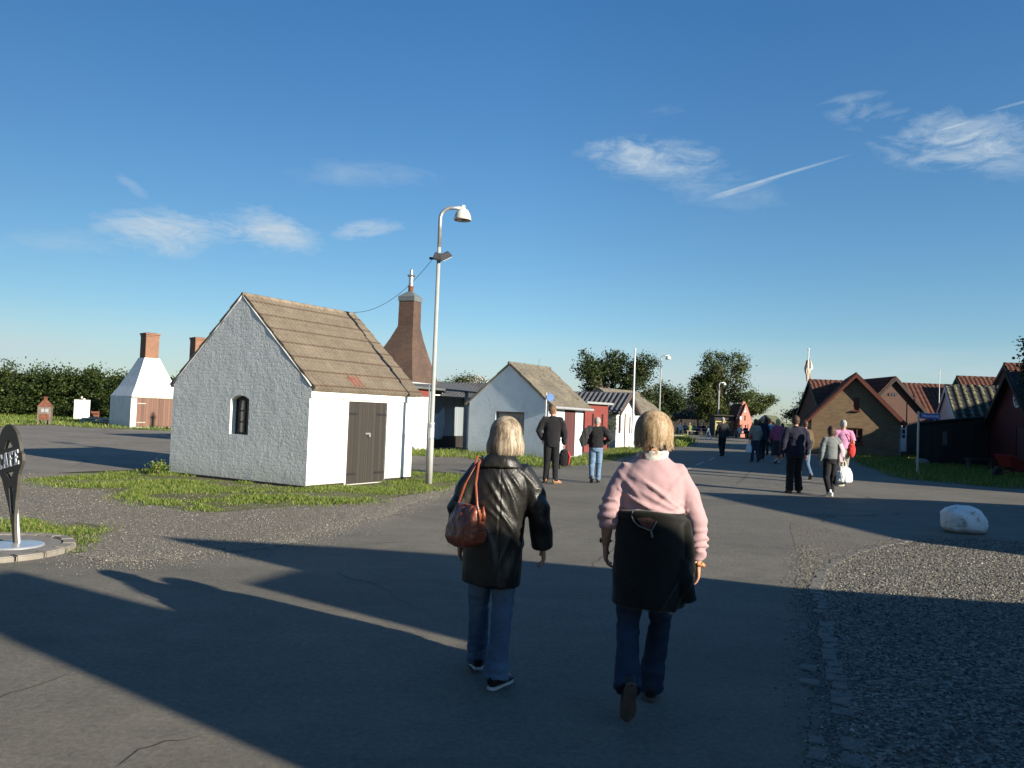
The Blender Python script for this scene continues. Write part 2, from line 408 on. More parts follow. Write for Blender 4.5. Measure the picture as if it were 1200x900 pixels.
def inside(p, poly):
    c = False; n = len(poly); j = n-1
    for i in range(n):
        a, b = poly[i], poly[j]
        if (a.y > p[1]) != (b.y > p[1]) and p[0] < (b.x-a.x)*(p[1]-a.y)/(b.y-a.y)+a.x: c = not c
        j = i
    return c

mb = MB(); mb.add([(-4000, -600, -.012), (4000, -600, -.012), (4000, 7000, -.012), (-4000, 7000, -.012)], [(0, 1, 2, 3)])
mb.build('ground', m_far)['kind'] = 'structure'
sheet('road', [(-16, -14), (40, -14), (40, 20), (60, 130), (-20, 130), (-20, 52), (-9, 40), (-7, 24), (-9, 14), (-16, 9)], 0.0, m_road, 2, .2)
sheet('car_park', [(-80, 4), (-16.5, 6), (-12, 12), (-8.5, 20), (-3.2, 21), (-2.6, 32), (-16, 47.0), (-30, 48.2), (-80, 49)], .002, m_lot, 1.2, .35)
_, pv = sheet('gravel_verge', gp((546, 571), (490, 590), (430, 611), (330, 641), (230, 653), (170, 660), (120, 662), (92, 655), (60, 632), (-20, 628), (-260, 632), (-220, 566), (-60, 556), (0, 555), (70, 555), (150, 556), (230, 552), (330, 546), (480, 551), (545, 559)), .004, m_gravel, .25, .22)
_, pgr = sheet('gravel_patch', gp((1000, 905), (985, 840), (973, 780), (962, 720), (957, 690), (966, 668), (996, 650), (1045, 636), (1095, 630), (1200, 636), (1420, 640), (1800, 800), (1500, 1400), (1040, 1100)), .005, m_gravel_r, .2, .07)
sheet('road_edge', gp((926, 612), (932, 650), (946, 692), (960, 770), (985, 900), (1000, 960), (1030, 1000), (1000, 905), (973, 780), (958, 700), (962, 672), (990, 650), (1050, 634), (1000, 628)), .002, m_grit, .15, .06)
# grass: soil sheets with blades growing out of them
GR = [('grass_by_shed', gp((40, 560), (120, 556), (200, 553), (330, 548), (480, 551), (500, 556), (548, 558), (546, 565), (520, 573), (470, 582), (420, 590), (330, 596), (250, 602), (190, 594), (120, 578), (60, 570)), .35),
      ('grass_tuft', gp((-10, 613), (45, 607), (60, 617), (40, 627), (-10, 626)), .15),
      ('grass_tuft', gp((46, 618), (90, 612), (128, 617), (126, 627), (80, 628), (52, 630)), .12),
      ('grass_tuft', gp((74, 632), (96, 629), (106, 634), (98, 641), (80, 640)), .08),
      ('grass_tuft', gp((82, 644), (96, 643), (97, 648), (84, 649)), .05),
      ('grass_strip', gp((440, 525), (500, 527), (547, 529), (600, 533), (641, 536), (690, 533), (745, 521), (760, 521), (748, 531), (700, 543), (650, 549), (600, 545), (545, 536), (480, 534), (440, 532)), .3),
      ('grass_verge', gp((1003, 533), (1008, 545), (1040, 554), (1056, 561), (1110, 566), (1200, 574), (1400, 590), (1500, 560), (1400, 536), (1190, 540), (1075, 530), (1053, 524), (1020, 524)), .3),
      ('grass_mound', gp((784, 524), (790, 515), (803, 514), (806, 519), (798, 524)), .4),
      ('grass_bank', [G(-80, 507), G(20, 499), G(60, 498), G(100, 501), G(152, 503), G(215, 506)] + [V((-12, 52, 0)), V((-12, 70, 0)), V((-75, 75, 0))], .4)]
grass_polys = []
for nm, pts, amp in GR:
    o, fl = sheet(nm, pts, .007, m_soil, .3, amp)
    grass_polys.append((nm, fl))

def ribbon(name, px, w, z, m):
    mb = MB(); P = [G(*p) for p in px]; Q = []
    for a, b in zip(P, P[1:]):
        n = max(2, int((b-a).length/.08))
        Q += [a.lerp(b, i/n) for i in range(n)]
    Q.append(P[-1]); vs = []
    for i, p in enumerate(Q):
        t = (Q[min(i+1, len(Q)-1)]-Q[max(0, i-1)]).normalized(); s = V((-t.y, t.x, 0)); e = min(1, 4*min(i, len(Q)-1-i)/len(Q)+.15)
        off = noise.noise(p*3)*.06+noise.noise(p*14)*.025; ww = w*e*(.6+.8*abs(noise.noise(p*9)))
        vs += [V((p.x, p.y, z))+s*(off-ww), V((p.x, p.y, z))+s*(off+ww)]
    mb.add(vs, [(2*i, 2*i+1, 2*i+3, 2*i+2)[::-1] for i in range(len(Q)-1)]); o = mb.build(name, m); o['kind'] = 'structure'
ribbon('road_crack', [(-20, 826), (30, 808), (62, 797), (92, 787)], .007, .003, m_crack)
ribbon('road_crack', [(135, 900), (165, 880), (195, 870), (236, 863)], .007, .003, m_crack)
ribbon('road_crack', [(690, 668), (708, 651), (722, 640)], .005, .003, m_crack)
ribbon('road_crack', [(858, 571), (872, 560), (884, 548)], .012, .003, m_crack)
ribbon('road_crack', [(1060, 578), (1090, 576), (1130, 579)], .02, .003, m_crack)
for a, b in (((816, 545.2), (824, 541.5)), ((831, 539.5), (837, 536)), ((844, 533), (848, 530.5)), ((801, 552), (809, 548.5))):
    A, B = G(*a), G(*b); s = V((1, 0, 0))*.06
    mb = MB(); mb.add([A-s+V((0, 0, .005)), A+s+V((0, 0, .005)), B+s+V((0, 0, .005)), B-s+V((0, 0, .005))], [(0, 1, 2, 3)]); mb.build('road_marking', m_paint)['kind'] = 'structure'
for k, y in enumerate((558.5, 562.5, 566.8)):
    A, B = G(928, y), G(950, y+1.0); s = V((0, .11, .0))
    mb = MB(); mb.add([A-s+V((0, 0, .005)), B-s+V((0, 0, .005)), B+s+V((0, 0, .005)), A+s+V((0, 0, .005))], [(0, 1, 2, 3)]); mb.build('road_marking', m_paint)['kind'] = 'structure'
# a line of worn setts along the loose gravel
arc = gp((1018, 960), (1003, 900), (992, 850), (981, 800), (971, 755), (962, 715), (957, 690), (962, 672), (978, 659), (1000, 649), (1030, 641), (1060, 635), (1092, 631))
mb = MB(); acc = 0
for a, b in zip(arc, arc[1:]):
    L = (b-a).length; t = (b-a)/L; n = max(1, round(L/.17))
    for k in range(n):
        p = a.lerp(b, (k+.5)/n); 
        if noise.noise(p*2.1) < -.32: continue
        r = random.Random(int(p.x*977+p.y*331)); h = .003+r.random()*.008
        mb.box((p.x+r.uniform(-.02, .02), p.y+r.uniform(-.02, .02), h/2+.004), (L/n*r.uniform(.75, .95), r.uniform(.08, .14), h), taper=.86, rz=math.atan2(t.y, t.x)+r.uniform(-.15, .15))
        if r.random() < .22:
            mb.box((p.x-t.y*.17, p.y+t.x*.17, h/2+.003), (L/n*r.uniform(.6, .9), r.uniform(.08, .13), h), taper=.8, rz=math.atan2(t.y, t.x)+r.uniform(-.3, .3))
mb.build('kerb_setts', M_('sett_granite', (.165, .153, .13), .85, .35, 12, .5), bevel=.0015)['kind'] = 'structure'
# loose stones lying on the gravel
def stones(name, poly, n, smin, smax, m, seed, ymax=99, ymin=-9):
    r = random.Random(seed); mb = MB(); xs = [p.x for p in poly]; ys = [p.y for p in poly]; k = 0; tries = 0
    while k < n and tries < n*30:
        tries += 1; x = r.uniform(max(min(xs), -14), min(max(xs), 12)); y = r.uniform(max(min(ys), ymin), min(max(ys), ymax))
        if abs(x) > .68*y+.4 or not inside((x, y), poly): continue
        s = r.uniform(smin, smax)*(1 if r.random() < .93 else 1.7)
        a = r.uniform(0, 6.28); vs = []
        for (px, py, pz) in ((1, 0, 0), (.4, .9, .05), (-.7, .7, 0), (-1, -.2, .05), (-.2, -.9, 0), (.75, -.65, .04)):
            q = r.uniform(.7, 1.1); vs.append((x+s*q*(px*math.cos(a)-py*math.sin(a)), y+s*q*(px*math.sin(a)+py*math.cos(a)), .006+s*pz))
        for (px, py, pz) in ((.4, .2, .55), (-.35, .35, .6), (-.1, -.45, .5)):
            vs.append((x+s*(px*math.cos(a)-py*math.sin(a)), y+s*(px*math.sin(a)+py*math.cos(a)), .006+s*pz*r.uniform(.7, 1.2)))
        mb.add(vs, [(0, 1, 6), (1, 2, 7), (1, 7, 6), (2, 3, 7), (3, 4, 8), (3, 8, 7), (4, 5, 8), (5, 0, 6), (5, 6, 8), (6, 7, 8)]); k += 1
    tag(mb.build(name, m), None, None, None, 'stuff')
def island_mat(name, stops, rough=.85, trans=0.0):
    t = NT(name); g = t.n('NewGeometry'); col = t.ramp(g.outputs['Random Per Island'], stops)
    if trans:
        d = t.n('BsdfTranslucent'); t.l(col, d.inputs['Color']); mx = t.n('MixShader'); mx.inputs[0].default_value = trans
        t.l(t.b.outputs[0], mx.inputs[1]); t.l(d.outputs[0], mx.inputs[2]); t.l(mx.outputs[0], t.out.inputs['Surface'])
    return t.done(col, rough, spec=.25)
m_peb = island_mat('pebbles', [(0, (.05, .048, .045)), (.35, (.12, .11, .095)), (.7, (.20, .185, .15)), (.93, (.32, .295, .24)), (1, (.42, .39, .33))])
m_peb2 = island_mat('fine_pebbles', [(0, (.10, .09, .08)), (.4, (.20, .18, .15)), (.8, (.28, .255, .21)), (1, (.36, .33, .28))])
stones('loose_gravel', pgr, 22000, .005, .014, m_peb, 3, 13.5, 2.0)
stones('loose_gravel', pv, 9000, .005, .012, m_peb2, 4, 17, 7)
# grass blades
m_grass = island_mat('grass_blades', [(0, (.07, .12, .02)), (.45, (.135, .20, .03)), (.82, (.21, .26, .055)), (1, (.34, .30, .14))], .6, .3)
def grass(name, poly, dens, hmin, hmax, w, seed, thr=-.25, xr=.72, soft=.22):
    r = random.Random(seed); mb = MB(); xs = [p.x for p in poly]; ys = [p.y for p in poly]
    A = (max(xs)-min(xs))*(max(ys)-min(ys)); vs = []; fs = []
    for _ in range(int(A*dens)):
        x = r.uniform(min(xs), max(xs)); y = r.uniform(min(ys), max(ys))
        if abs(x) > xr*y+.6 or y < 1: continue
        d = noise.noise(V((x*.9, y*.9, seed)))+.5*noise.noise(V((x*3.1, y*3.1, seed)))
        if d < thr or not inside((x+r.gauss(0, soft), y+r.gauss(0, soft)), poly): continue
        k = min(1.0, .45+(d-thr)*1.3); h = r.uniform(hmin, hmax)*k; a = r.uniform(0, 6.28); ln = r.uniform(.15, .7)*h; b = a+r.uniform(-1, 1)
        dx, dy = math.cos(a)*w, math.sin(a)*w; lx, ly = -math.sin(b)*ln, math.cos(b)*ln; i = len(vs)
        vs += [(x-dx, y-dy, .005), (x+dx, y+dy, .005), (x+dx*.6+lx*.4, y+dy*.6+ly*.4, .012+h*.6), (x+lx, y+ly, .012+h)]
        fs += [(i, i+1, i+2), (i, i+2, i+3)]
    me = bpy.data.meshes.new(name); me.from_pydata(vs, [], fs); me.update(); tag(link(name, me, m_grass), None, None, None, 'stuff')
for i, (nm, fl) in enumerate(grass_polys):
    if nm == 'grass_by_shed': grass('grass', fl, 1500, .02, .085, .006, i, -.08)
    elif nm == 'grass_tuft': grass('grass', fl, 2400, .02, .065, .004, i, -.2, .72, .12)
    elif nm == 'grass_strip': grass('grass', fl, 240, .05, .17, .011, i, -.20)
    elif nm == 'grass_verge': grass('grass', fl, 160, .07, .2, .014, i, -.35)
    elif nm == 'grass_mound': grass('grass', fl, 150,   .2, .5, .03, i, -.6)
    else: grass('grass', fl, 30, .08, .24, .022, i, -.25)

def edge_stones(pts, n, sig, smin, smax, m, seed):
    r = random.Random(seed); mb = MB(); L = [(b-a).length for a, b in zip(pts, pts[1:])]
    for _ in range(n):
        t_ = r.random()*sum(L); i = 0
        while t_ > L[i] and i < len(L)-1: t_ -= L[i]; i += 1
        p = pts[i].lerp(pts[i+1], t_/L[i]); x, y = p.x+r.gauss(0, sig), p.y+r.gauss(0, sig); s = r.uniform(smin, smax); vs = []; a = r.uniform(0, 6)
        for k in range(5): vs.append((x+s*math.cos(a+k*1.26)*r.uniform(.7, 1.1), y+s*math.sin(a+k*1.26)*r.uniform(.7, 1.1), .004))
        vs.append((x, y, .004+s*r.uniform(.4, .8))); mb.add(vs, [(k, (k+1) % 5, 5) for k in range(5)])
    tag(mb.build('loose_grit', m), None, None, None, 'stuff')
edge_stones(gp((546, 571), (490, 590), (430, 611), (330, 641), (230, 653), (170, 660), (120, 662), (92, 655)), 6000, .22, .004, .011, m_peb2, 8)
edge_stones(gp((946, 640), (946, 692), (960, 770), (985, 900), (1000, 960)), 5000, .10, .004, .012, m_peb, 9)
edge_stones(gp((946, 692), (1000, 648), (1090, 630), (1200, 636)), 2500, .15, .005, .012, m_peb, 10)
r_ = random.Random(77); q_ = [V((r_.uniform(-3.5, 4.5), r_.uniform(3.6, 14), 0)) for _ in range(40)]; edge_stones(q_, 260, .8, .003, .010, m_peb2, 12)
# ------------------------------------------------------------------ building kit
def corr(mb, M, L, S, pitch, amp, rows=1, step=.012, th=.05, per=6, wob=0.0, seed=0):
    n = max(2, int(round(L/pitch*per))); lines = []
    for k in range(rows):
        lines += [(S*k/rows, step), (S*(k+1)/rows, 0.0)]
    vs = []
    for y, dz in lines:
        for i in range(n+1):
            x = L*i/n; z = amp*(.5+.5*math.cos(2*PI*x/pitch))+dz
            if wob: z += wob*noise.noise(V((x*1.3, y*1.3, seed)))
            vs.append(M @ V((x, y, z)))
    m = len(lines); fs = [(j*(n+1)+i, j*(n+1)+i+1, (j+1)*(n+1)+i+1, (j+1)*(n+1)+i) for j in range(m-1) for i in range(n)]
    k = len(vs)
    for y in (0, S):
        for i in range(n+1): vs.append(M @ V((L*i/n, y, -th)))
    fs += [(k+i, k+i+1, i+1, i) for i in range(n)]
    t0 = (m-1)*(n+1)
    fs += [(t0+i, t0+i+1, k+n+1+i+1, k+n+1+i) for i in range(n)]
    fs += [(k+i+1, k+i, k+n+1+i, k+n+2+i) for i in range(n)]
    for e in (0, n):
        col = [j*(n+1)+e for j in range(m)]; f = col+[k+n+1+e, k+e]
        fs.append(tuple(f if e == 0 else f[::-1]))
    mb.add(vs, fs)

class House:
    """gabled house: local x along the ridge (0..L), y across (0..W), gables at x=0 and x=L"""
    def __init__(s, name, label, cat, A, ang, L, W, eave, ridge, wallm, group=None, th=.22, base=0.0):
        s.root = thing(name, label, cat, (A.x, A.y, base), ang, group); s.L, s.W, s.e, s.r, s.th, s.wm = L, W, eave, ridge, th, wallm
        s.h = {'g0': [], 'g1': [], 's0': [], 's1': []}; s.A = V((A.x, A.y, 0)); s.ang = ang
    def face(s, k):
        L, W = s.L, s.W
        return {'g0': mat3((0, W, 0), (0, -1, 0), (0, 0, 1)), 'g1': mat3((L, 0, 0), (0, 1, 0), (0, 0, 1)),
                's0': mat3((0, 0, 0), (1, 0, 0), (0, 0, 1)), 's1': mat3((L, W, 0), (-1, 0, 0), (0, 0, 1))}[k]
    def px(s, k, x, y):                       # picture measurement -> (u, v) on that face
        M = s.face(k); R = Matrix.Rotation(s.ang, 3, 'Z'); o = s.A+R @ M.translation; u = R @ M.col[0].to_3d()
        return PLN(x, y, o, u)
    def walls(s, bevel=0, asym=None):
        mb = MB(); c = s.W/2 if asym is None else asym
        out = [(0, 0), (s.W, 0), (s.W, s.e), (c, s.r), (0, s.e)]
        mb.plate(out, s.h['g0'], s.th, s.face('g0')); mb.plate(out, s.h['g1'], s.th, s.face('g1'))
        sl = rect(s.th, 0, s.L-2*s.th, s.e)
        mb.plate(sl, s.h['s0'], s.th, s.face('s0')); mb.plate(sl, s.h['s1'], s.th, s.face('s1'))
        s.wall = mb.build('wall', s.wm, s.root); return s.wall
    def roof(s, m, pitch, amp, rows, over=(.1, .1, .12), step=.015, th=.05, per=6, wob=0, ridge_m=None, rr=.06, name='roof'):
        rise, run = s.r-s.e, s.W/2; sl = math.hypot(rise, run); cs, sn = run/sl, rise/sl; ov = over[2]; mb = MB()
        Lr = s.L+over[0]+over[1]; lift = th+.006
        for sgn in (0, 1):
            if sgn == 0: o = V((-over[0], -ov*cs, s.e-ov*sn)); u = V((1, 0, 0)); v = V((0, cs, sn))
            else: o = V((s.L+over[1], s.W+ov*cs, s.e-ov*sn)); u = V((-1, 0, 0)); v = V((0, -cs, sn))
            n_ = u.cross(v); corr(mb, mat3(o+n_*lift, u, v), Lr, sl+ov+.0, pitch, amp, rows, step, th, per, wob, sgn)
        s.rf = mb.build(name, m, s.root, uv=True)
        if ridge_m:
            b2 = MB(); n = max(2, int(Lr/.33))
            for i in range(n):
                x0 = -over[0]+Lr*i/n; x1 = -over[0]+Lr*(i+1)/n+.02
                b2.tube([(x0, s.W/2, s.r+lift+.02), (x1, s.W/2, s.r+lift+.012)], rr*1.0, 8)
            b2.build('ridge_cap', ridge_m, s.rf, smooth=True)
        return s.rf
    def verge(s, m, over, w=.16, t=.03, name='bargeboard', ends=('g0', 'g1'), drop=0.0, ov=.12):
        rise, run = s.r-s.e, s.W/2; sl = math.hypot(rise, run); cs, sn = run/sl, rise/sl
        for e, x in (('g0', -over[0]-t), ('g1', s.L+over[1])):
            if e not in ends: continue
            mb = MB()
            for sg in (0, 1):
                y0, y1 = (-ov*cs, s.W/2) if sg == 0 else (s.W+ov*cs, s.W/2)
                z0, z1 = s.e-ov*sn+.07-drop, s.r+.07-drop
                q = [V((x, y0, z0-w)), V((x, y1, z1-w*1.15)), V((x, y1, z1)), V((x, y0, z0))]
                q2 = [p+V((t, 0, 0)) for p in q]; fs = [(0, 1, 2, 3), (7, 6, 5, 4), (0, 4, 5, 1), (1, 5, 6, 2), (2, 6, 7, 3), (3, 7, 4, 0)]
                mb.add(q+q2, fs)
            mb.build(name, m, s.root, fixn=True)
    def window(s, k, u, v, w, h, fm, gm, cols=2, rows=2, bar=.03, fr=.05, depth=.12, rise=0, frame_d=.05, sill=None, name='window'):
        s.h[k].append(arched(u, v, w, h, rise) if rise else rect(u, v, w, h))
        M = s.face(k); d = -depth; e = .002
        out = arched(u+e, v+e, w-2*e, h-2*e, rise) if rise else rect(u+e, v+e, w-2*e, h-2*e); holes = []
        ih = h-2*fr-(rise*.75); iw = w-2*fr; cw = (iw-(cols-1)*bar)/cols; rh = (ih-(rows-1)*bar)/rows
        for i in range(cols):
            for j in range(rows): holes.append(rect(u+fr+i*(cw+bar), v+fr+j*(rh+bar), cw, rh))
        Md = M @ Matrix.Translation((0, 0, d)); mb = MB(); mb.plate(out, holes, frame_d, Md); f = mb.build(name, fm, s.root)
        g = MB(); g.plate(rect(u+fr*.5, v+fr*.5, w-fr, h-fr-rise), [], .006, M @ Matrix.Translation((0, 0, d-frame_d*.5)))
        g.build('pane', gm, f)
        if sill is not None:
            b = MB(); b.box((u+w/2, v-.03, .02), (w+.14, .06, .16), M); b.build('sill', sill, f)
        return f
    def leaf(s, k, u, v, w, h, m, name='door', out=.0, t=.06, hole=True, handle=None, hinge=None, parent=None):
        if hole: s.h[k].append(rect(u, v, w, h))
        M = s.face(k) @ Matrix.Translation((0, 0, out)); mb = MB(); mb.plate(rect(u+.003, v+.003, w-.006, h-.006), [], t, M); o = mb.build(name, m, parent or s.root)
        if handle:
            hx = u+handle[0]; b = MB(); b.box((hx, v+handle[1], .02), (.035, .16, .02), M); b.tube([M @ V((hx, v+handle[1], .02)), M @ V((hx, v+handle[1], .07)), M @ V((hx-.09*(1 if handle[0] > w/2 else -1), v+handle[1], .07))], .011, 8); b.build('handle', m_iron, o)
        if hinge:
            for hv in (h*.12, h*.85): b = MB(); b.box((u+(w*.25 if hinge < 0 else w*.75), v+hv, .006), (w*.5, .045, .012), M); b.build('hinge', m_iron, o)
        return o

m_white = whitewash('limewash'); m_blue = whitewash('limewash_bluish', (.62, .70, .76), 1.0, .25); m_white2 = whitewash('white_render', (.80, .80, .77), .5, .15)
m_grey_r = whitewash('grey_render', (.42, .43, .44), 1.0, .1)
m_tan = roofing('fibre_cement_roof', (.13, .10, .075), (.225, .175, .125), (.31, .25, .18), (.09, .085, .06), 2.2)
def row_roof(name, c_lo, c_mid, c_hi, e, rise, rows):
    t = NT(name); o = t.coord(); f = t.noise(o, 2.2, 6, .65); f2 = t.noise(o, 25, 3, .6); sp = t.n('SeparateXYZ'); t.l(o, sp.inputs[0])
    v = t.math('ADD', t.math('MULTIPLY', f, .6), t.math('MULTIPLY', f2, .4)); col = t.ramp(v, [(.3, c_lo), (.5, c_mid), (.7, c_hi)])
    fr = t.math('FRACT', t.math('ADD', t.math('DIVIDE', t.math('SUBTRACT', sp.outputs[2], e), rise/rows), t.math('MULTIPLY', t.math('SUBTRACT', f2, .5), .12)))
    edge = t.ramp(fr, [(0, 1), (.07, .9), (.14, 0), (.93, 0), (1, .5)])
    col = t.mix(t.math('MULTIPLY', edge, .75), col, (.085, .045, .03))            # reddish lichen plus painted shade of the gap under each sheet's lower lap
    return t.done(col, .9, t.bump(f2, .4, .01), spec=.2)
m_tan_rows = row_roof('fibre_cement_sheets', (.125, .10, .077), (.19, .157, .118), (.255, .215, .163), 2.04, 2.05, 7)
m_tan2 = roofing('weathered_roof', (.085, .077, .063), (.17, .15, .115), (.27, .24, .175), (.05, .05, .043), 1.6, .85, .56)
m_darkroof = roofing('dark_cement_roof', (.055, .055, .06), (.10, .10, .105), (.17, .17, .17), (.20, .20, .16))
m_pantile = roofing('red_pantile', (.055, .026, .02), (.095, .04, .028), (.135, .06, .04), (.04, .028, .025), 3, .75, .60)
t = NT('lichen_roof'); o = t.coord(); sp = t.n('SeparateXYZ'); t.l(o, sp.inputs[0]); fr = t.math('FRACT', t.math('DIVIDE', t.math('ADD', sp.outputs[0], .1), .42)); f = t.noise(o, 9, 6, .7); f1 = t.noise(o, 3, 5, .6)
cr = t.ramp(fr, [(0, 1), (.16, 1), (.26, 0), (.78, 0), (.90, 1)]); cr = t.math('MULTIPLY', cr, t.ramp(f, [(.40, 0), (.56, 1)]))
m_lichen = t.done(t.mix(cr, t.ramp(f1, [(.3, (.022, .022, .025)), (.7, (.05, .05, .05))]), (.23, .215, .11)), .9, t.bump(f, .3, .01), spec=.2)
m_mossroof = roofing('mossy_roof', (.05, .06, .04), (.09, .10, .06), (.15, .15, .09))
m_blackroof = roofing('tarred_roof', (.02, .02, .022), (.035, .035, .036), (.06, .06, .06))
m_mortar = M_('mortar_white', (.72, .71, .67), .85, .15, 8, .4)
m_iron = M_('black_iron', (.02, .02, .022), .5, .3, 20, .2)
m_zinc = M_('galvanised_steel', (.42, .43, .43), .42, .18, 9, .1, metal=.6)
m_darkwood = planks('dark_brown_boards', (.032, .027, .022), .115); m_brownwood = planks('brown_boards', (.16, .085, .06), .14)
m_redwood = planks('dark_red_boards', (.085, .026, .028), .12); m_blackwood = planks('tarred_boards', (.022, .018, .016), .14)
m_redpaint = M_('red_limewash', (.19, .042, .034), .8, .2, 5, .25); m_redpaint2 = M_('coral_limewash', (.62, .25, .18), .8, .12, 5, .2)
m_brick = brick('kiln_brick', (.135, .072, .047), (.075, .047, .034), (.10, .085, .07), dirt=(.036, .029, .025), dirtamt=.8)
m_brick_c = brick('chimney_brick', (.30, .135, .075), (.22, .10, .06), (.27, .22, .17), dirtamt=.3)
m_brick_y = brick('yellow_brown_brick', (.26, .175, .09), (.16, .10, .055), (.16, .135, .10), dirtamt=.35)
m_brick_r = brick('dark_red_brick', (.12, .06, .042), (.085, .042, .032), (.13, .11, .09), dirtamt=.35)
m_redframe = M_('red_brown_paint', (.14, .042, .028), .6, .2, 8); m_whitep = M_('white_paint', (.75, .76, .75), .5, .08, 6)
m_greenp = M_('dark_green_paint', (.025, .05, .04), .6, .2, 6); m_grey = M_('grey_paint', (.30, .31, .32), .6, .15, 6)
m_black = M_('black_paint', (.015, .015, .017), .5, .2, 8); m_rust = M_('rusty_steel', (.16, .06, .035), .9, .5, 9, .6)
m_redcart = M_('red_paint', (.22, .02, .018), .45, .2, 6); m_palewood = M_('pale_weathered_wood', (.42, .39, .33), .8, .25, 4, .4)
def glass_mat(name, col=(.012, .014, .018), r=.06):
    t = NT(name); t.done(col, r, spec=.8); return t.m
m_glass = glass_mat('window_glass'); m_shed_glass = glass_mat('daylit_shed_glass', (.10, .085, .075), .15); m_pale_glass = glass_mat('pale_window_glass', (.10, .12, .14), .1)  # shed pane lightened: brightness seen through the shed is in its colour
# ------------------------------------------------------------------ the white shed in front
ANG1 = rad(59.5)
A1 = G(358, 573)
LS = PLN(481, 565, A1, V((math.cos(ANG1), math.sin(ANG1), 0)))[0]
sh = House('shed', 'white limewashed shed with brown corrugated roof and small arched window, nearest building on the grass', 'shed', A1, ANG1, LS, PLN(198, 553, A1, V((-math.sin(ANG1), math.cos(ANG1), 0)))[0], 1.98, 3.95, m_white)
u0, v0 = sh.px('g0', 268.5, 508.5); u1, v1 = sh.px('g0', 292.5, 465)
_, vr = sh.px('g0', 288, 347); _, ve = sh.px('g0', 365, 455)
sh.r = vr-.02; sh.e = 2.0
sh.window('g0', u0, v0, u1-u0, v1-v0+.03, m_black, m_shed_glass, 2, 3, .03, .045, .15, .09, .045)
du0, _ = sh.px('s0', 404.5, 572); du1, _ = sh.px('s0', 450, 570); _, dv1 = sh.px('s0', 409, 470.5); _, dv2 = sh.px('s0', 455, 474)
dh = min((dv1+dv2)/2, sh.e-.12); dw = (du1-du0)/2
for i in (0, 1):
    d = sh.leaf('s0', du0+i*dw, .02, dw, dh, m_darkwood, 'door', -.03, .05, hinge=(-1 if i == 0 else 1))
sh.h['s0'].clear(); sh.h['s0'].append(rect(du0, .02, 2*dw, dh))
b = MB(); Ms = sh.face('s0'); b.box((du0+dw+.02, dh*.62, -.015), (.16, .035, .03), Ms); b.box((du0+dw+.06, dh*.60, .005), (.05, .07, .03), Ms); b.build('latch', m_zinc, sh.root)
sh.walls()
rf = sh.roof(m_tan_rows, .125, .045, 7, (-.0, .14, .10), .022, .035, 8, .012, m_tan, .055)
# mortar fillet along the near gable, darker verge rail at the far end
b = MB(); rise, run = sh.r-sh.e, sh.W/2; sl = math.hypot(rise, run)
for y0 in (0-.02, sh.W+.02):
    pts = [V((.018, y0+(sh.W/2-y0)*t, sh.e+(sh.r-sh.e)*t+.03+.012*noise.noise(V((t*9, y0, 0))))) for t in [i/14 for i in range(15)]]
    b.tube(pts, [.026+.012*noise.noise(p*5) for p in pts], 8)
b.build('mortar_fillet', m_mortar, sh.root, smooth=True)
b = MB(); b.box((sh.L/2, sh.e-.10, .022), (sh.L-.0, .19, .044), Ms); b.build('fascia', m_white2, sh.root)
b = MB()
rb = V((0, run/sl, rise/sl)); n_ = V((0, -rise/sl, run/sl)); o_ = V((1.42, 0, sh.e))+rb*.10+n_*.075
b.box((0, 0, 0), (.36, .32, .018), mat3(o_+rb*.12, (1, 0, 0), rb)); b.build('roof_patch', M_('red_tile_patch', (.19, .065, .045), .8, .3, 9, .4), rf)
b = MB(); b.box((du0/2-.03, .03, .012), (du0-.09, .07, .024), Ms); b.box(((du1+sh.L)/2, .04, .012), (sh.L-du1-.01, .09, .024), Ms); Mg = sh.face('g0'); b.box((sh.W/2, .025, .012), (sh.W-.04, .06, .024), Mg); b.build('plinth', m_blackwood, sh.root)

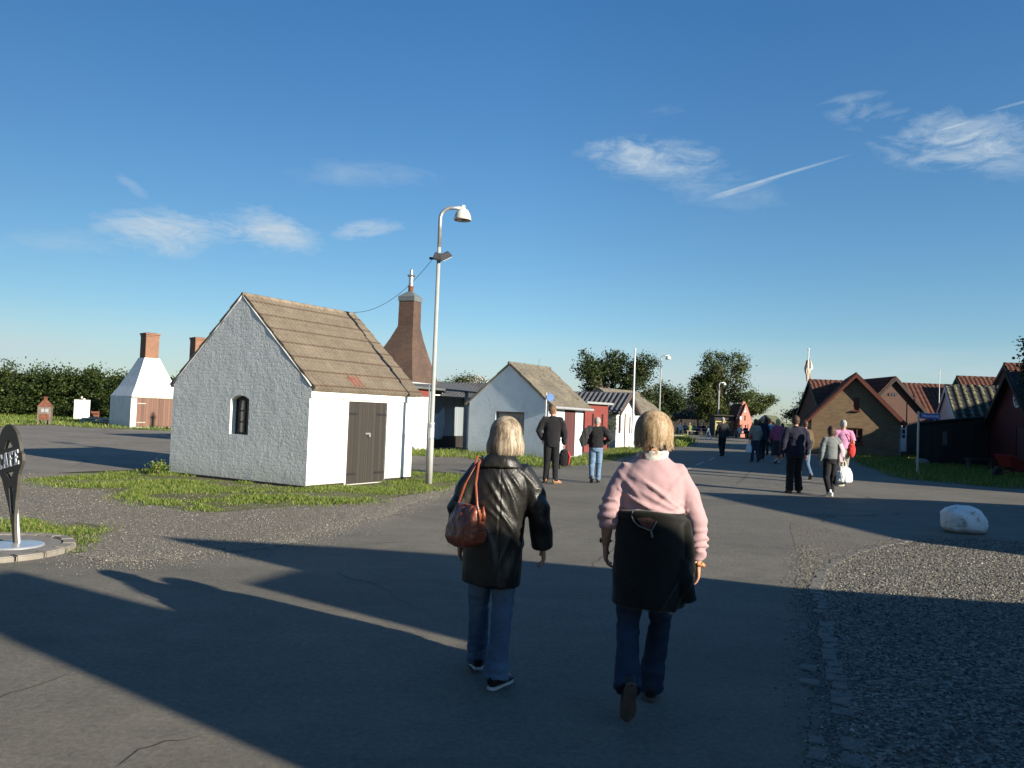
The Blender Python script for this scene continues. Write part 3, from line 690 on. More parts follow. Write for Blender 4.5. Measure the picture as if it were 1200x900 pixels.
# ------------------------------------------------------------------ white smoking kilns on the left
def kiln(name, label, A, ang, W, eave, ptop, top, doors=True, wallm=m_white2, chm=m_brick_c, group=None, cw=.78, inset=None):
    root = thing(name, label, 'kiln', (A.x, A.y, 0), ang, group); mb = MB()
    c = W/2; k = cw/2+.05; N = 4
    for (P, Q) in (((0, 0), (W, 0)), ((W, 0), (W, W)), ((W, W), (0, W)), ((0, W), (0, 0))):
        p, q = V((*P, 0)), V((*Q, 0)); u = (q-p).normalized(); M = mat3(p, u, (0, 0, 1))
        mb.plate(rect(.0, 0, W-.0, eave), [], .2, M @ Matrix.Translation((0, 0, -.0005)))
        prof = []
        for i in range(N+1):
            t = i/N; f = t**.88; prof.append((c+(k-c)*f, eave+(ptop-eave)*t))
        for (r0, z0), (r1, z1) in zip(prof, prof[1:]):
            nrm = V((u.y, -u.x, 0)); cc = V((c, c, 0))
            mb.add([cc+nrm*r0-u*r0+V((0, 0, z0)), cc+nrm*r0+u*r0+V((0, 0, z0)), cc+nrm*r1+u*r1+V((0, 0, z1)), cc+nrm*r1-u*r1+V((0, 0, z1))], [(0, 1, 2, 3)])
    w = mb.build('wall', wallm, root)
    b = MB(); b.box((c, c, (ptop-.1+top)/2), (cw, cw, top-ptop+.1)); b.box((c, c, top-.05), (cw+.1, cw+.1, .1)); b.box((c, c, top-.16), (cw+.05, cw+.05, .07)); ch = b.build('chimney', chm, root, bevel=.01)
    b = MB(); b.box((c, c, top+.01), (cw-.2, cw-.2, .05)); b.build('flue', m_black, ch)
    if doors:
        M = mat3((0, 0, 0), (1, 0, 0), (0, 0, 1)); dw = (W-.36)/2-.06
        for i in (0, 1):
            d = MB(); d.plate(rect(.33+i*(dw+.015), .05, dw, eave-.14), [], .05, M @ Matrix.Translation((0, 0, .045))); dd = d.build('door', m_brownwood, root)
            for z in (.3, eave-.4): h = MB(); h.box((.33+i*(dw+.015)+(.25 if i == 0 else dw-.25), z, .055), (.5, .05, .012), M); h.build('hinge', m_palewood, dd)
        b = MB(); b.box((W/2, eave-.03, .05), (W+.05, .1, .1), M); b.build('lintel', m_palewood, root)
    return root
KA = G(152, 501)
kt = D(175, 391, 48.2).z; kp = D(175, 420, 48.2).z; ke = D(150, 464, 46.5).z
kiln('smoking_kiln', 'white pyramid smoking kiln with brown double doors and brick chimney by the hedge', KA, rad(47), 3.0, ke, kp, kt)
k2 = D(233, 396, 53); cs_, sn_ = math.cos(rad(47)), math.sin(rad(47))
kiln('smoking_kiln', 'kiln whose brick chimney top shows over the left roof edge of the white shed', V((k2.x-1.1*cs_+1.1*sn_, 53-1.1*sn_-1.1*cs_, 0)), rad(47), 2.2, ke-.2, 2.9, k2.z)

# small brick barbecue, white cupboard, rusty crate, planks on the bank
p = G(52, 497); r_ = thing('barbecue', 'small rusty hooded brick barbecue standing on the grass before the hedge', 'barbecue', (p.x, p.y, 0), rad(20))
m_bbq = brick('barbecue_blocks', (.20, .17, .14), (.13, .10, .08), (.17, .15, .12), .3, .14, dirtamt=.5)
b = MB()
for x in (-.29, .29): b.box((x, 0, .12), (.10, .5, .24))
b.box((.1, 0, .12), (.1, .45, .24)); b.build('leg', m_bbq, r_)
b = MB(); b.box((0, 0, .62), (.68, .56, .76)); b.build('body', m_bbq, r_, bevel=.01)
b = MB(); b.box((0, -.285, .42), (.5, .02, .3)); b.build('fire_door', m_rust, r_)
b = MB(); b.box((-.08, -.285, .78), (.16, .02, .2)); b.box((.13, -.285, .78), (.16, .02, .2)); b.build('vent', m_grey, r_)
b = MB(); b.box((0, 0, 1.17), (.74, .6, .34), taper=.35); b.box((0, 0, 1.42), (.16, .16, .22)); b.box((0, 0, 1.54), (.22, .22, .04)); b.build('hood', m_rust, r_)
p = D(95.5, 489, 58); r_ = thing('cupboard', 'white box cupboard standing on the grass bank before the hedge', 'cupboard', (p.x, p.y, 0), rad(47-20))
b = MB(); b.box((0, 0, .72), (1.0, .65, 1.36)); b.build('cabinet', m_white2, r_, bevel=.01)
b = MB(); b.box((0, -.02, 1.395), (1.02, .68, .05)); b.build('lid', M_('pale_lid', (.6, .58, .54), .7), r_); b = MB(); b.box((.12, 0, 1.47), (.1, .1, .10)); b.lathe([(.0, 1.66), (.07, 1.62), (.05, 1.52), (.0, 1.52)], 10, (-.05, 0, 0)); b.build('vent', m_white2, r_)
b = MB(); b.box((0, -.306, .72), (.86, .012, 1.16)); b.build('door', m_white2, r_)
p = D(111, 488, 54); r_ = thing('crate', 'rusty red crate standing beside the white cupboard', 'crate', (p.x, p.y, 0), rad(30))
b = MB()
for z in (.22, .42, .62): b.box((0, -.24, z), (.5, .03, .14)); b.box((0, .24, z), (.5, .03, .14)); b.box((-.24, 0, z), (.03, .45, .14)); b.box((.24, 0, z), (.03, .45, .14))
b.build('slats', m_rust, r_); b = MB()
for x in (-.22, .22):
    for y in (-.21, .21): b.box((x, y, .36), (.05, .05, .72))
b.build('posts', m_rust, r_)
p0, p1 = D(98, 489, 51), D(148, 492, 48.6); d_ = (p1-p0); r_ = thing('plank_stack', 'low stack of pale grey planks lying on the bank beside the white kiln', 'planks', (p0.x, p0.y, 0), math.atan2(d_.y, d_.x))
L_ = V((d_.x, d_.y, 0)).length
for i, (y, z, a, e) in enumerate(((0, .30, 0, 1), (.3, .30, .05, .92), (-.35, .18, .3, 1), (.15, .37, .1, .7))):
    b = MB(); b.box((L_*(a+e)/2, y, z), (L_*(e-a), .26, .05)); b.build('plank', m_palewood, r_)
for x in (.1, .5, .9): b = MB(); b.box((L_*x, 0, .14), (.12, .9, .27)); b.build('bearer', m_palewood, r_)

# ------------------------------------------------------------------ long low smokehouse with the brick kiln, behind the shed
ux, uy = math.cos(ANG1), math.sin(ANG1); U_ = V((ux, uy, 0)); N_ = V((-uy, ux, 0))
E1 = G(500, 528); O_ = E1-U_*5.0; r_ = thing('smokehouse', 'long low smokehouse with red fascia, open bay and tall brick kiln', 'smokehouse', (O_.x, O_.y, 0), ANG1)
zf = PLN(500, 464, E1, U_)[1]
b = MB(); b.box((2.5, .11, zf/2), (5.0, .22, zf)); b.box((.11, 2.6, zf/2), (.22, 4.7, zf)); b.box((4.885, .9, zf/2), (.22, 1.3, zf)); b.box((6.5, 5.1, 1.35), (13, .2, 2.7)); b.build('wall', planks('white_boards', (.74, .74, .71), .14, True, .06), r_)
zt = PLN(500, 457.5, E1, U_)[1]
b = MB(); b.box((2.5, -.03, (zf+zt)/2+.03), (5.2, .05, zt-zf+.12)); b.build('fascia', m_redpaint, r_)
# open bay in shade
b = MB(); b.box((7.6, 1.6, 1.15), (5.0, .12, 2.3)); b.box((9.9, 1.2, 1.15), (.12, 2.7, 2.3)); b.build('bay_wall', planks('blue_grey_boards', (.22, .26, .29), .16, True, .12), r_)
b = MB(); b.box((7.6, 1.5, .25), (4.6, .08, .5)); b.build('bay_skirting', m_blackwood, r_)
b = MB(); z0 = zt+.06; b.add([(-.3, -.25, z0), (10.4, -.25, z0-.05), (10.4, 5.4, z0+.75), (-.3, 5.4, z0+.75), (-.3, -.25, z0+.09), (10.4, -.25, z0+.04), (10.4, 5.4, z0+.84), (-.3, 5.4, z0+.84)], [(3, 2, 1, 0), (4, 5, 6, 7), (0, 1, 5, 4), (1, 2, 6, 5), (2, 3, 7, 6), (3, 0, 4, 7)]); b.build('roof', roofing('grey_felt_roof', (.06, .063, .066), (.10, .104, .108), (.15, .155, .155)), r_)
for x in (5.05, 7.75, 9.8): b = MB(); b.box((x, .0, (z0-.02)/2), (.12, .12, z0-.02)); b.build('post', m_grey, r_)
# tarpaulin hanging in the bay
vs = []; nu, nv = 34, 16
for j in range(nv+1):
    for i in range(nu+1):
        s = i/nu; t = j/nv; sag = .30*math.sin(PI*((s*2) % 1.0))*(1-t*.6)
        fold = .09*math.sin(s*2*PI*3.5+.8*math.sin(t*4))*(.35+t)+.05*noise.noise(V((s*5, t*5, 1)))
        vs.append((5.25+2.35*s, 1.05+fold, .38+1.42*(1-t)-sag*(1-t)))
mb = MB(); mb.add(vs, [(j*(nu+1)+i, (j+1)*(nu+1)+i, (j+1)*(nu+1)+i+1, j*(nu+1)+i+1) for j in range(nv) for i in range(nu)])
t_ = mb.build('tarpaulin', M_('blue_grey_tarpaulin', (.36, .42, .46), .5, .1, 3), None, smooth=True); t_.location = (O_.x, O_.y, 0); t_.rotation_euler = (0, 0, ANG1)
sm = t_.modifiers.new('solid', 'SOLIDIFY'); sm.thickness = .004
tag(t_, 'pale blue grey tarpaulin hanging in folds in the open bay behind the lamp post', 'tarpaulin')
# the brick kiln
kc = D(481, 350, 35.2); KW = 2.35; ka = rad(70)-ANG1
kz_top = kc.z; kz_p = D(480, 383, 35.2).z; kz_b = 2.35
R_ = Matrix.Rotation(-ANG1, 3, 'Z'); lc = R_ @ V((kc.x-O_.x, kc.y-O_.y, 0)); RK = Matrix.Rotation(ka, 3, 'Z')
KW = 2.95; shift = R_ @ V((-.40, .1, 0))
def ring(r, z):
    f_ = max(0, min(1, (kz_p-z)/(kz_p-kz_b))); return [lc+shift*f_+RK @ V((sx*r, sy*r, 0))+V((0, 0, z)) for sx, sy in ((-1, -1), (1, -1), (1, 1), (-1, 1))]
def kr(f_): return (.36+(KW/2-.36)*f_**1.12, kz_p+(kz_b-kz_p)*f_)
mb = MB(); rings = [ring(*kr(1)), ring(*kr(.72)), ring(*kr(.45)), ring(*kr(.2)), ring(.365, kz_p), ring(.355, kz_top)]
mb.add([p for g in rings for p in g], [(4*i+j, 4*i+(j+1) % 4, 4*i+4+(j+1) % 4, 4*i+4+j) for i in range(5) for j in range(4)]); kb = mb.build('brick_kiln', m_brick, r_)
mb = MB(); rings = [ring(.385, kz_top-.14), ring(.395, kz_top+.06), ring(.24, kz_top+.19), ring(.1, kz_top+.3)]
mb.add([p for g in rings for p in g], [(4*i+j, 4*i+(j+1) % 4, 4*i+4+(j+1) % 4, 4*i+4+j) for i in range(3) for j in range(4)]+[(3, 2, 1, 0)]); mb.build('chimney_cap', M_('grey_zinc_cap', (.13, .15, .15), .6, .2, 8), kb)
zz = kz_top+.25; ft = D(482, 315, 35.2).z
mb = MB(); mb.lathe([(.11, zz), (.11, zz+.22), (.12, zz+.24), (.12, zz+.3), (.0, zz+.3)], 14, lc); mb.build('flue_collar', m_rust, kb, smooth=False)
mb = MB(); L2 = ft-zz; mb.lathe([(.105, zz+.28), (.105, zz+L2*.66), (.16, zz+L2*.67), (.19, zz+L2*.73), (.07, zz+L2*.77), (.075, zz+L2*.95), (.0, zz+L2)], 16, lc); mb.build('flue_pipe', M_('bright_steel', (.62, .63, .63), .3, .12, 8, .05, metal=.85), kb, smooth=False)
mb = MB(); rings = [ring(KW/2+.10, kz_b+.08), ring(kr(.85)[0]+.03, kr(.85)[1])]
mb.add([p for g in rings for p in g], [(j, (j+1) % 4, 4+(j+1) % 4, 4+j) for j in range(4)]); mb.build('flashing', M_('lead_flashing', (.50, .51, .50), .6, .15, 5), kb)

# dark low shed behind the bay
q = D(512, 452, 41); h_ = House('shed', 'low shed with a dark sloping roof behind the open bay of the smokehouse', 'shed', V((q.x+3.9, 44.0, 0)), rad(152), 5.6, 4.0, 2.05, 3.1, m_blackwood)
h_.walls(); h_.roof(m_darkroof, .2, .03, 2, (.15, .15, .3), .01, .06, 4)

# ------------------------------------------------------------------ bluish gabled shed
AZ2 = math.atan2(.835, .55); A2 = G(641, 537)
Lb = PLN(548, 530, A2, V((-.835, .55, 0)))[0]
h2 = House('shed', 'bluish white gabled shed with brown window hatch and dark red double door', 'shed', A2, AZ2, 2.75, Lb, 1.98, 3.5, m_blue)
_, h2.r = h2.px('g0', 597, 427.5); a_, e1 = h2.px('g0', 547, 478); _, e2 = h2.px('g0', 640, 463); h2.e = (e1+e2)/2-.04
wu0, wv0 = h2.px('g0', 580, 508); wu1, wv1 = h2.px('g0', 612, 483)
h2.window('g0', wu0, wv0, wu1-wu0+.1, wv1-wv0, M_('brown_grey_frame', (.12, .095, .085), .8), M_('boarded_pane', (.20, .20, .20), .8), 1, 1, .03, .07, .07, 0, .05)
ru0, _ = h2.px('s0', 660, 530); ru1, _ = h2.px('s0', 673, 530)
for i in (0, 1): h2.leaf('s0', ru0+i*(ru1-ru0)/2, .03, (ru1-ru0)/2, h2.e-.22, m_redwood, 'door', .0, .05)
h2.h['s0'] = [rect(ru0, .03, ru1-ru0, h2.e-.22)]
gu0, _ = h2.px('s0', 649, 520); gu1, _ = h2.px('s0', 657, 520)
h2.window('s0', gu0, .95, gu1-gu0, .62, m_whitep, m_pale_glass, 1, 1, .03, .05, .06)
h2.walls(); r2 = h2.roof(m_tan2, .18, .035, 4, (.06, .35, .22), .02, .05, 6, .03, m_tan2, .06)
b = MB(); b.box((h2.L/2+.05, h2.e-.09, .05), (h2.L+.2, .14, .04), h2.face('s0')); b.build('fascia', m_redwood, h2.root)
b = MB(); b.tube([(-.1, -.26, h2.e-.12), (h2.L+.34, -.26, h2.e-.15)], .055, 8); b.build('gutter', m_grey, h2.root)
# signpost with a round blue sign at its corner
p = G(637.5, 541); r_ = thing('signpost', 'thin grey post with a small round blue sign at the corner of the bluish shed', 'sign', (p.x, p.y, 0), rad(20)); zt = PLN(638, 460, p, V((1, 0, 0)))[1]
b = MB(); b.tube([(0, 0, 0), (0, 0, zt)], .03, 10); b.build('pole', m_zinc, r_)
b = MB(); b.tube([(.13, -.045, zt-.16), (.13, -.03, zt-.16)], .14, 24); b.build('sign_plate', M_('blue_sign', (.05, .14, .38), .4, .1, 4), r_)
p = D(634, 434, 32); r_ = thing('antenna', 'thin rod antenna rising behind the roof of the bluish shed', 'antenna', (p.x, 34.5, 0)); b = MB(); b.tube([(0, 0, 0), (0, 0, D(634, 421, 34.5).z)], .012, 6); b.tube([(-.12, 0, 3.6), (.12, 0, 3.6)], .008, 6); b.build('rod', m_zinc, r_)

# ------------------------------------------------------------------ red hut
A3 = V((3.45, 37.5, 0)); A3 = V((G(684, 530).x, G(684, 530).y, 0)); u3 = V((math.cos(AZ2), math.sin(AZ2), 0))
L3 = PLN(711, 529, A3, u3)[0]; z3 = PLN(684, 471.5, A3, u3)[1]; z3b = PLN(711, 474, A3, u3)[1]
r_ = thing('hut', 'small red flat roofed hut with two narrow dark windows', 'hut', (A3.x, A3.y, 0), AZ2)
mb = MB(); M = mat3((0, 0, 0), (1, 0, 0), (0, 0, 1)); ho = [rect(L3*.30, z3*.42, .16, z3*.36), rect(L3*.72, z3*.42, .16, z3*.36)]
mb.plate(rect(0, 0, L3, z3-.06), ho, .1, M); mb.plate(rect(0, 0, 2.4, z3-.06), [], .1, mat3((0, 2.5, 0), (0, -1, 0), (0, 0, 1))); mb.plate(rect(.0, 0, 2.4, z3-.06), [], .1, mat3((L3, .1, 0), (0, 1, 0), (0, 0, 1))); mb.build('wall', m_redpaint, r_)
for h in ho:
    b = MB(); b.plate(h, [rect(h[0][0]+.03, h[0][1]+.03, .1, z3*.36-.06)], .04, M @ Matrix.Translation((0, 0, -.03))); f_ = b.build('window', m_darkwood, r_)
    b = MB(); b.plate(h, [], .01, M @ Matrix.Translation((0, 0, -.055))); b.build('pane', m_glass, f_)
b = MB(); b.box((L3/2, 1.25, z3), (L3+.35, 2.9, .10)); b.build('roof', M_('grey_metal_roof', (.38, .40, .40), .5, .15, 6, metal=.3), r_, bevel=.01)
# ------------------------------------------------------------------ white boat shed with dark corrugated roof
A4 = G(742.5, 524); A4b = G(720, 527); ang4 = math.atan2(.55, -.835)
W4 = PLN(720, 527, A4, V((-.55, -.835, 0)))[0]
h4 = House('shed', 'small white fronted shed with three dark openings and dark corrugated roof', 'shed', A4, ang4, 3.4, W4, 1.95, 2.95, m_grey_r)
h4.r = h4.px('g0', 736.5, 462)[1]; h4.e = h4.px('g0', 722, 482)[1]
fm = m_whitep
def slit(x0, y0, x1, y1):
    a = h4.px('g0', x0, y1); c = h4.px('g0', x1, y0); return a[0], a[1], c[0]-a[0], c[1]-a[1]
wd_ = M_('brown_frame', (.10, .06, .05), .7)
b = MB(); Mg4 = h4.face('g0'); fr = [(0.0, .02), (h4.W, .02), (h4.W, h4.e-.02), (h4.W/2, h4.r-.04), (0, h4.e-.02)]; holes = []
for nm, q in (('window', slit(723.5, 487, 727, 508)), ('door', slit(729.5, 486, 732.6, 525)), ('window', slit(736, 488, 738.3, 508))):
    q = (max(.05, q[0]), max(.04, q[1]), q[2], q[3]); holes.append(rect(*q))
    f_ = MB(); f_.plate(rect(q[0]+.002, q[1]+.002, q[2]-.004, q[3]-.004), [rect(q[0]+.05, q[1]+.05, max(.02, q[2]-.1), q[3]-.1)] if nm == 'window' else [], .03, Mg4 @ Matrix.Translation((0, 0, .02))); f_ = f_.build(nm, wd_, h4.root)
    if nm == 'window':
        g_ = MB(); g_.plate(rect(*q), [], .004, Mg4 @ Matrix.Translation((0, 0, .004))); g_.build('pane', m_glass, f_)
b.plate(fr, holes, .05, Mg4 @ Matrix.Translation((0, 0, .051))); h4.walls(); b.build('front_boarding', planks('white_front_boards', (.78, .78, .75), .12, True, .05), h4.root)
h4.roof(m_darkroof, .30, .07, 1, (.35, .2, .3), .01, .05, 8); h4.verge(M_('brown_bargeboard', (.085, .055, .045), .8), (.35, .2), .2, .03, ends=('g0',), ov=.3)
b = MB(); b.tube([(-.3, h4.W+.27, h4.e-.08), (3.5, h4.W+.27, h4.e-.1)], .05, 8); b.build('gutter', m_black, h4.root)
# flagpole beside it
p = G(736.5, 525); r_ = thing('flagpole', 'bare white flagpole standing at the white fronted shed', 'flagpole', (p.x, p.y-1.2, 0)); zt = D(741.5, 410, p.y-1.2).z
b = MB(); b.tube([(0, 0, 0), (0, 0, zt)], [.065, .04], 10); b.build('pole', m_whitep, r_); b = MB(); b.ball((0, 0, zt+.03), .06, 10, 6); b.build('finial', m_whitep, r_); b = MB(); b.box((0, 0, .4), (.22, .16, .8)); b.build('foot', m_whitep, r_)
# grey roofed house behind it
E5 = D(777, 486, 58); x5 = V((math.cos(AZ2), math.sin(AZ2), 0)); h5 = House('house', 'low house with a weathered grey roof, right of the bare white flagpole', 'house', V((E5.x, 58, 0))-x5*6, AZ2, 6, 4.2, 1.95, 3.6, m_grey_r)
h5.r = D(758, 460, 59).z; h5.e = E5.z; h5.walls(); h5.roof(m_tan2, .3, .03, 6, (.2, .05, .1), .02, .06, 5, .02)
# ------------------------------------------------------------------ street lamps
m_lamp = M_('cream_enamel', (.62, .61, .55), .35, .08, 6, .05); m_conc = M_('grey_pole_paint', (.36, .37, .35), .5, .12, 3, .1)
def lamp(label, loc, ztop, arm, rz=0.0, flood=False, k=1.0):
    r = thing('street_lamp', label, 'street lamp', loc, rz, 'street lamps along the road'); b = MB()
    b.tube([(0, 0, -.05), (0, 0, 1.0), (0, 0, 1.02), (0, 0, ztop-.75)], [.064*k, .062*k, .049*k, .042*k], 16)
    b.build('pole', m_conc, r, smooth=True)
    b = MB(); pts = [(0, 0, ztop-.95), (0, 0, ztop-.30)]+[(.26*(1-math.cos(a)), 0, ztop-.30+.26*math.sin(a)) for a in [PI/2*i/8 for i in range(1, 9)]]+[(arm, 0, ztop-.03)]
    b.tube(pts, .043*k, 14); b.build('arm', m_zinc, r, smooth=True)
    b = MB(); x = arm; z = ztop-.02
    b.lathe([(.0, z+.05), (.05, z+.05), (.055, z-.02), (.12, z-.06), (.17, z-.15), (.195, z-.25), (.2, z-.29), (.185, z-.29), (.18, z-.25), (.0, z-.2)], 26, (x, 0, 0)); hd = b.build('lamp_head', m_lamp, r, smooth=True)
    b = MB(); b.lathe([(.0, z-.30), (.10, z-.29), (.175, z-.265), (.0, z-.26)], 20, (x, 0, 0)); b.build('diffuser', M_('dark_diffuser', (.08, .085, .085), .3, .1), hd, smooth=True)
    if flood:
        zf = ztop-1.18
        b = MB(); b.box((0, 0, zf-.02), (.16, .16, .06)); b.box((-.13, 0, zf-.03), (.16, .05, .05)); b.build('bracket', m_iron, r)
        for x_, ry, nm in ((-.02, .15, 0), (.14, -.5, 1)):
            M = Matrix.Translation((x_, -.05, zf+.03)) @ Matrix.Rotation(ry, 4, 'Y') @ Matrix.Rotation(.3, 4, 'X')
            b = MB(); b.box((0, 0, 0), (.30 if nm else .2, .22, .13), M, taper=.75); f = b.build('floodlight', M_('dark_grey_housing', (.06, .06, .065), .5, .2), r, bevel=.008)
            b = MB(); b.box((.02, 0, -.072), (.22, .18, .01), M); b.build('lens', M_('floodlight_lens', (.7, .72, .72), .15, .05), f)
    return r
P_ = A1 + V((ux, uy, 0))*PLN(474, 562, A1, U_)[0]; dshadow = V((math.cos(SUN_AZ), -math.sin(SUN_AZ), 0))
lp = V((-1.76, 18.16, 0)); zt = D(519, 241, lp.y).z
L1 = lamp('tall street lamp with two floodlights and a cream dome, nearest lamp, beside the white shed', (lp.x, lp.y, 0), zt, .50, rad(4), True)
b = MB(); b.tube([(-.085, .02, .0), (-.085, .02, 2.2)], .016, 8); b.build('conduit', m_conc, L1)
zs = D(505, 495, lp.y).z; b = MB(); zs2 = D(505, 513, lp.y).z
b.lathe([(.060, zs2), (.060, zs)], 16); st = b.build('sticker', M_('white_sticker', (.66, .66, .66), .5, .1), L1)
b = MB(); b.lathe([(.0612, zs-.12), (.0612, zs-.04)], 16); b.build('sticker_print', M_('grey_sticker_print', (.35, .38, .45), .5), st)
q = D(776.5, 420, 57); lamp('street lamp rising just behind the head of the woman in the pink sweater', (q.x-.1, 57, 0), D(780, 416, 57).z, .50, rad(2))
q = D(842.5, 462, 92); lamp('farthest street lamp, standing in front of the tall round tree at the cafe', (q.x, 92, 0), D(846, 448, 92).z, .6, rad(2), k=1.6)
# overhead cable from the lamp to the shed
a_ = V((lp.x-.12, lp.y, zt-1.2)); R1 = Matrix.Rotation(ANG1, 3, 'Z'); c_ = A1+R1 @ V((sh.L+.10, sh.W/2+.0, 0)); c_.z = sh.r+.12
b = MB(); b.tube([a_.lerp(c_, t)-V((0, 0, .32*4*t*(1-t))) for t in [i/20 for i in range(21)]], .0055, 6); tag(b.build('cable', m_iron), 'thin overhead cable sagging from the nearest lamp post to the shed ridge', 'cable')

# ------------------------------------------------------------------ cafe sign on its paved round
cs = G(16, 645); cc = V((cs.x-.27, cs.y-.04, 0)); Rr = .70
t = NT('paving_clinkers'); uv = t.coord('UV'); bk = t.n('TexBrick'); mp = t.n('Mapping'); mp.inputs['Rotation'].default_value = (0, 0, rad(28)); t.l(uv, mp.inputs['Vector']); t.l(mp.outputs[0], bk.inputs['Vector'])
bk.inputs['Scale'].default_value = 1; bk.inputs['Brick Width'].default_value = .21; bk.inputs['Row Height'].default_value = .075; bk.inputs['Mortar Size'].default_value = .006
bk.inputs['Color1'].default_value = (.24, .22, .19, 1); bk.inputs['Color2'].default_value = (.18, .165, .145, 1); bk.inputs['Mortar'].default_value = (.07, .065, .05, 1)
m_clink = t.done(t.mix(.4, bk.outputs['Color'], t.ramp(t.noise(t.coord(), 5, 4), [(.3, (.14, .13, .11)), (.7, (.30, .28, .25))])), .85, t.bump(bk.outputs['Fac'], -.5, .006))
mb = MB(); n = 48; mb.add([cc+V((Rr*math.cos(2*PI*i/n), Rr*math.sin(2*PI*i/n), .050)) for i in range(n)], [tuple(range(n))]); mb.build('paving', m_clink)['kind'] = 'structure'
mb = MB(); n = 18
for i in range(n):
    a0, a1 = 2*PI*(i+.03)/n, 2*PI*(i+.97)/n; q = []
    for a in (a0, (a0+a1)/2, a1):
        for r0 in (Rr+.002, Rr+.14): q.append(cc+V((r0*math.cos(a), r0*math.sin(a), 0)))
    up_ = [p+V((0, 0, .062+.006*math.sin(i*7))) for p in q]; k = 6
    mb.add([p+V((0, 0, -.02)) for p in q]+up_, [(6, 7, 9, 8)[::-1], (8, 9, 11, 10)[::-1], (0, 6, 8, 2)[::-1], (2, 8, 10, 4)[::-1], (1, 3, 9, 7)[::-1], (3, 5, 11, 9)[::-1], (0, 1, 7, 6)[::-1], (4, 10, 11, 5)[::-1]])
mb.build('kerb', m_stone, fixn=True, bevel=.012)['kind'] = 'structure'
r_ = thing('cafe_sign', 'dark pointed metal sign reading CAFE on a round steel base at the left edge', 'sign', (cs.x, cs.y, .050), rad(-32))
Ml = Matrix.Rotation(rad(-13.0), 4, 'Y') @ mat3((0, 0, 0), (1, 0, 0), (0, 0, 1))
Hs = D(19, 494, cs.y).z-.05; k = Hs/1.40; kw = .92
prof = [(.0, .022), (.25, .035), (.36, .052), (.5, .085), (.62, .125), (.78, .17), (.83, .20), (.87, .235), (.92, .27), (1.0, .268), (1.04, .24), (1.08, .235), (1.15, .22), (1.24, .195), (1.30, .155), (1.35, .11), (1.38, .06), (1.395, .0)]
out = [(w, v*k) for v, w in prof]+[(-w, v*k) for v, w in reversed(prof[:-1])]
holes = [[(-.085, 1.115*k), (.085, 1.115*k), (.03, 1.19*k), (0, 1.215*k), (-.03, 1.19*k)], [(-.085, .84*k), (0, .755*k), (.085, .84*k)], [(-.022, .36*k), (.022, .36*k), (.034, .66*k), (-.034, .66*k)]]
b = MB(); b.plate(out, holes, .035, Ml); pl = b.build('plate', M_('bronze_grey_metal', (.075, .068, .058), .5, .2, 8, .1, metal=.3), r_, bevel=.003)
let = MB(); z0 = .895*k; hh = .17*k; cw = .098; st = .026; sf = .012
def bar(x0, y0, x1, y1): let.plate([(x0, y0), (x1, y0), (x1, y1), (x0, y1)], [], .008, Ml @ Matrix.Translation((0, 0, .0085)))
def stroke(p, q, w=st):
    d = V((q[0]-p[0], q[1]-p[1], 0)).normalized(); s = V((-d.y, d.x, 0))*w/2
    let.plate([(p[0]-s.x, p[1]-s.y), (q[0]-s.x, q[1]-s.y), (q[0]+s.x, q[1]+s.y), (p[0]+s.x, p[1]+s.y)], [], .008, Ml @ Matrix.Translation((0, 0, .0085)))
xs = [-.215+i*.109 for i in range(4)]
x = xs[0]; pts = [(x+cw/2+cw*.42*math.cos(a), z0+hh/2+hh*.43*math.sin(a)) for a in [rad(45)+rad(270)*i/10 for i in range(11)]]
for p, q in zip(pts, pts[1:]): stroke(p, q)
bar(x+cw*.74, z0+hh*.68, x+cw*.9, z0+hh*.98)
x = xs[1]; stroke((x+.014, z0+sf), (x+cw/2-.004, z0+hh)); stroke((x+cw-.014, z0+sf), (x+cw/2+.004, z0+hh)); bar(x+.022, z0+hh*.3, x+cw-.022, z0+hh*.3+.018); bar(x-.008, z0, x+.036, z0+sf); bar(x+cw-.036, z0, x+cw+.008, z0+sf)
for i, nb in ((2, 2), (3, 3)):
    x = xs[i]; bar(x+.016, z0+sf, x+.016+st, z0+hh-.02); bar(x, z0, x+.058, z0+sf) if nb == 2 else bar(x, z0, x+cw*.9, z0+.02)
    bar(x, z0+hh-.02, x+cw*.9, z0+hh); bar(x+.016+st, z0+hh*.46, x+cw*.7, z0+hh*.46+.018); bar(x+cw*.78, z0+hh*.76, x+cw*.9, z0+hh-.02)
    if nb == 3: bar(x+cw*.78, z0+.02, x+cw*.9, z0+hh*.24)
let.build('lettering', M_('silver_letters', (.60, .62, .66), .4, .08, 20, .1), pl)
b = MB(); b.tube([Ml @ V((0, 0, -.05)), Ml @ V((0, .40*k, -.05))], .02, 10); b.build('post', m_zinc, r_)
b = MB(); b.lathe([(.0, .032), (.10, .030), (.27, .018), (.285, .008), (.285, .0)], 40); b.build('base_disc', M_('pale_steel_disc', (.50, .52, .54), .25, .08, 5, .05, metal=.5), r_, smooth=False)

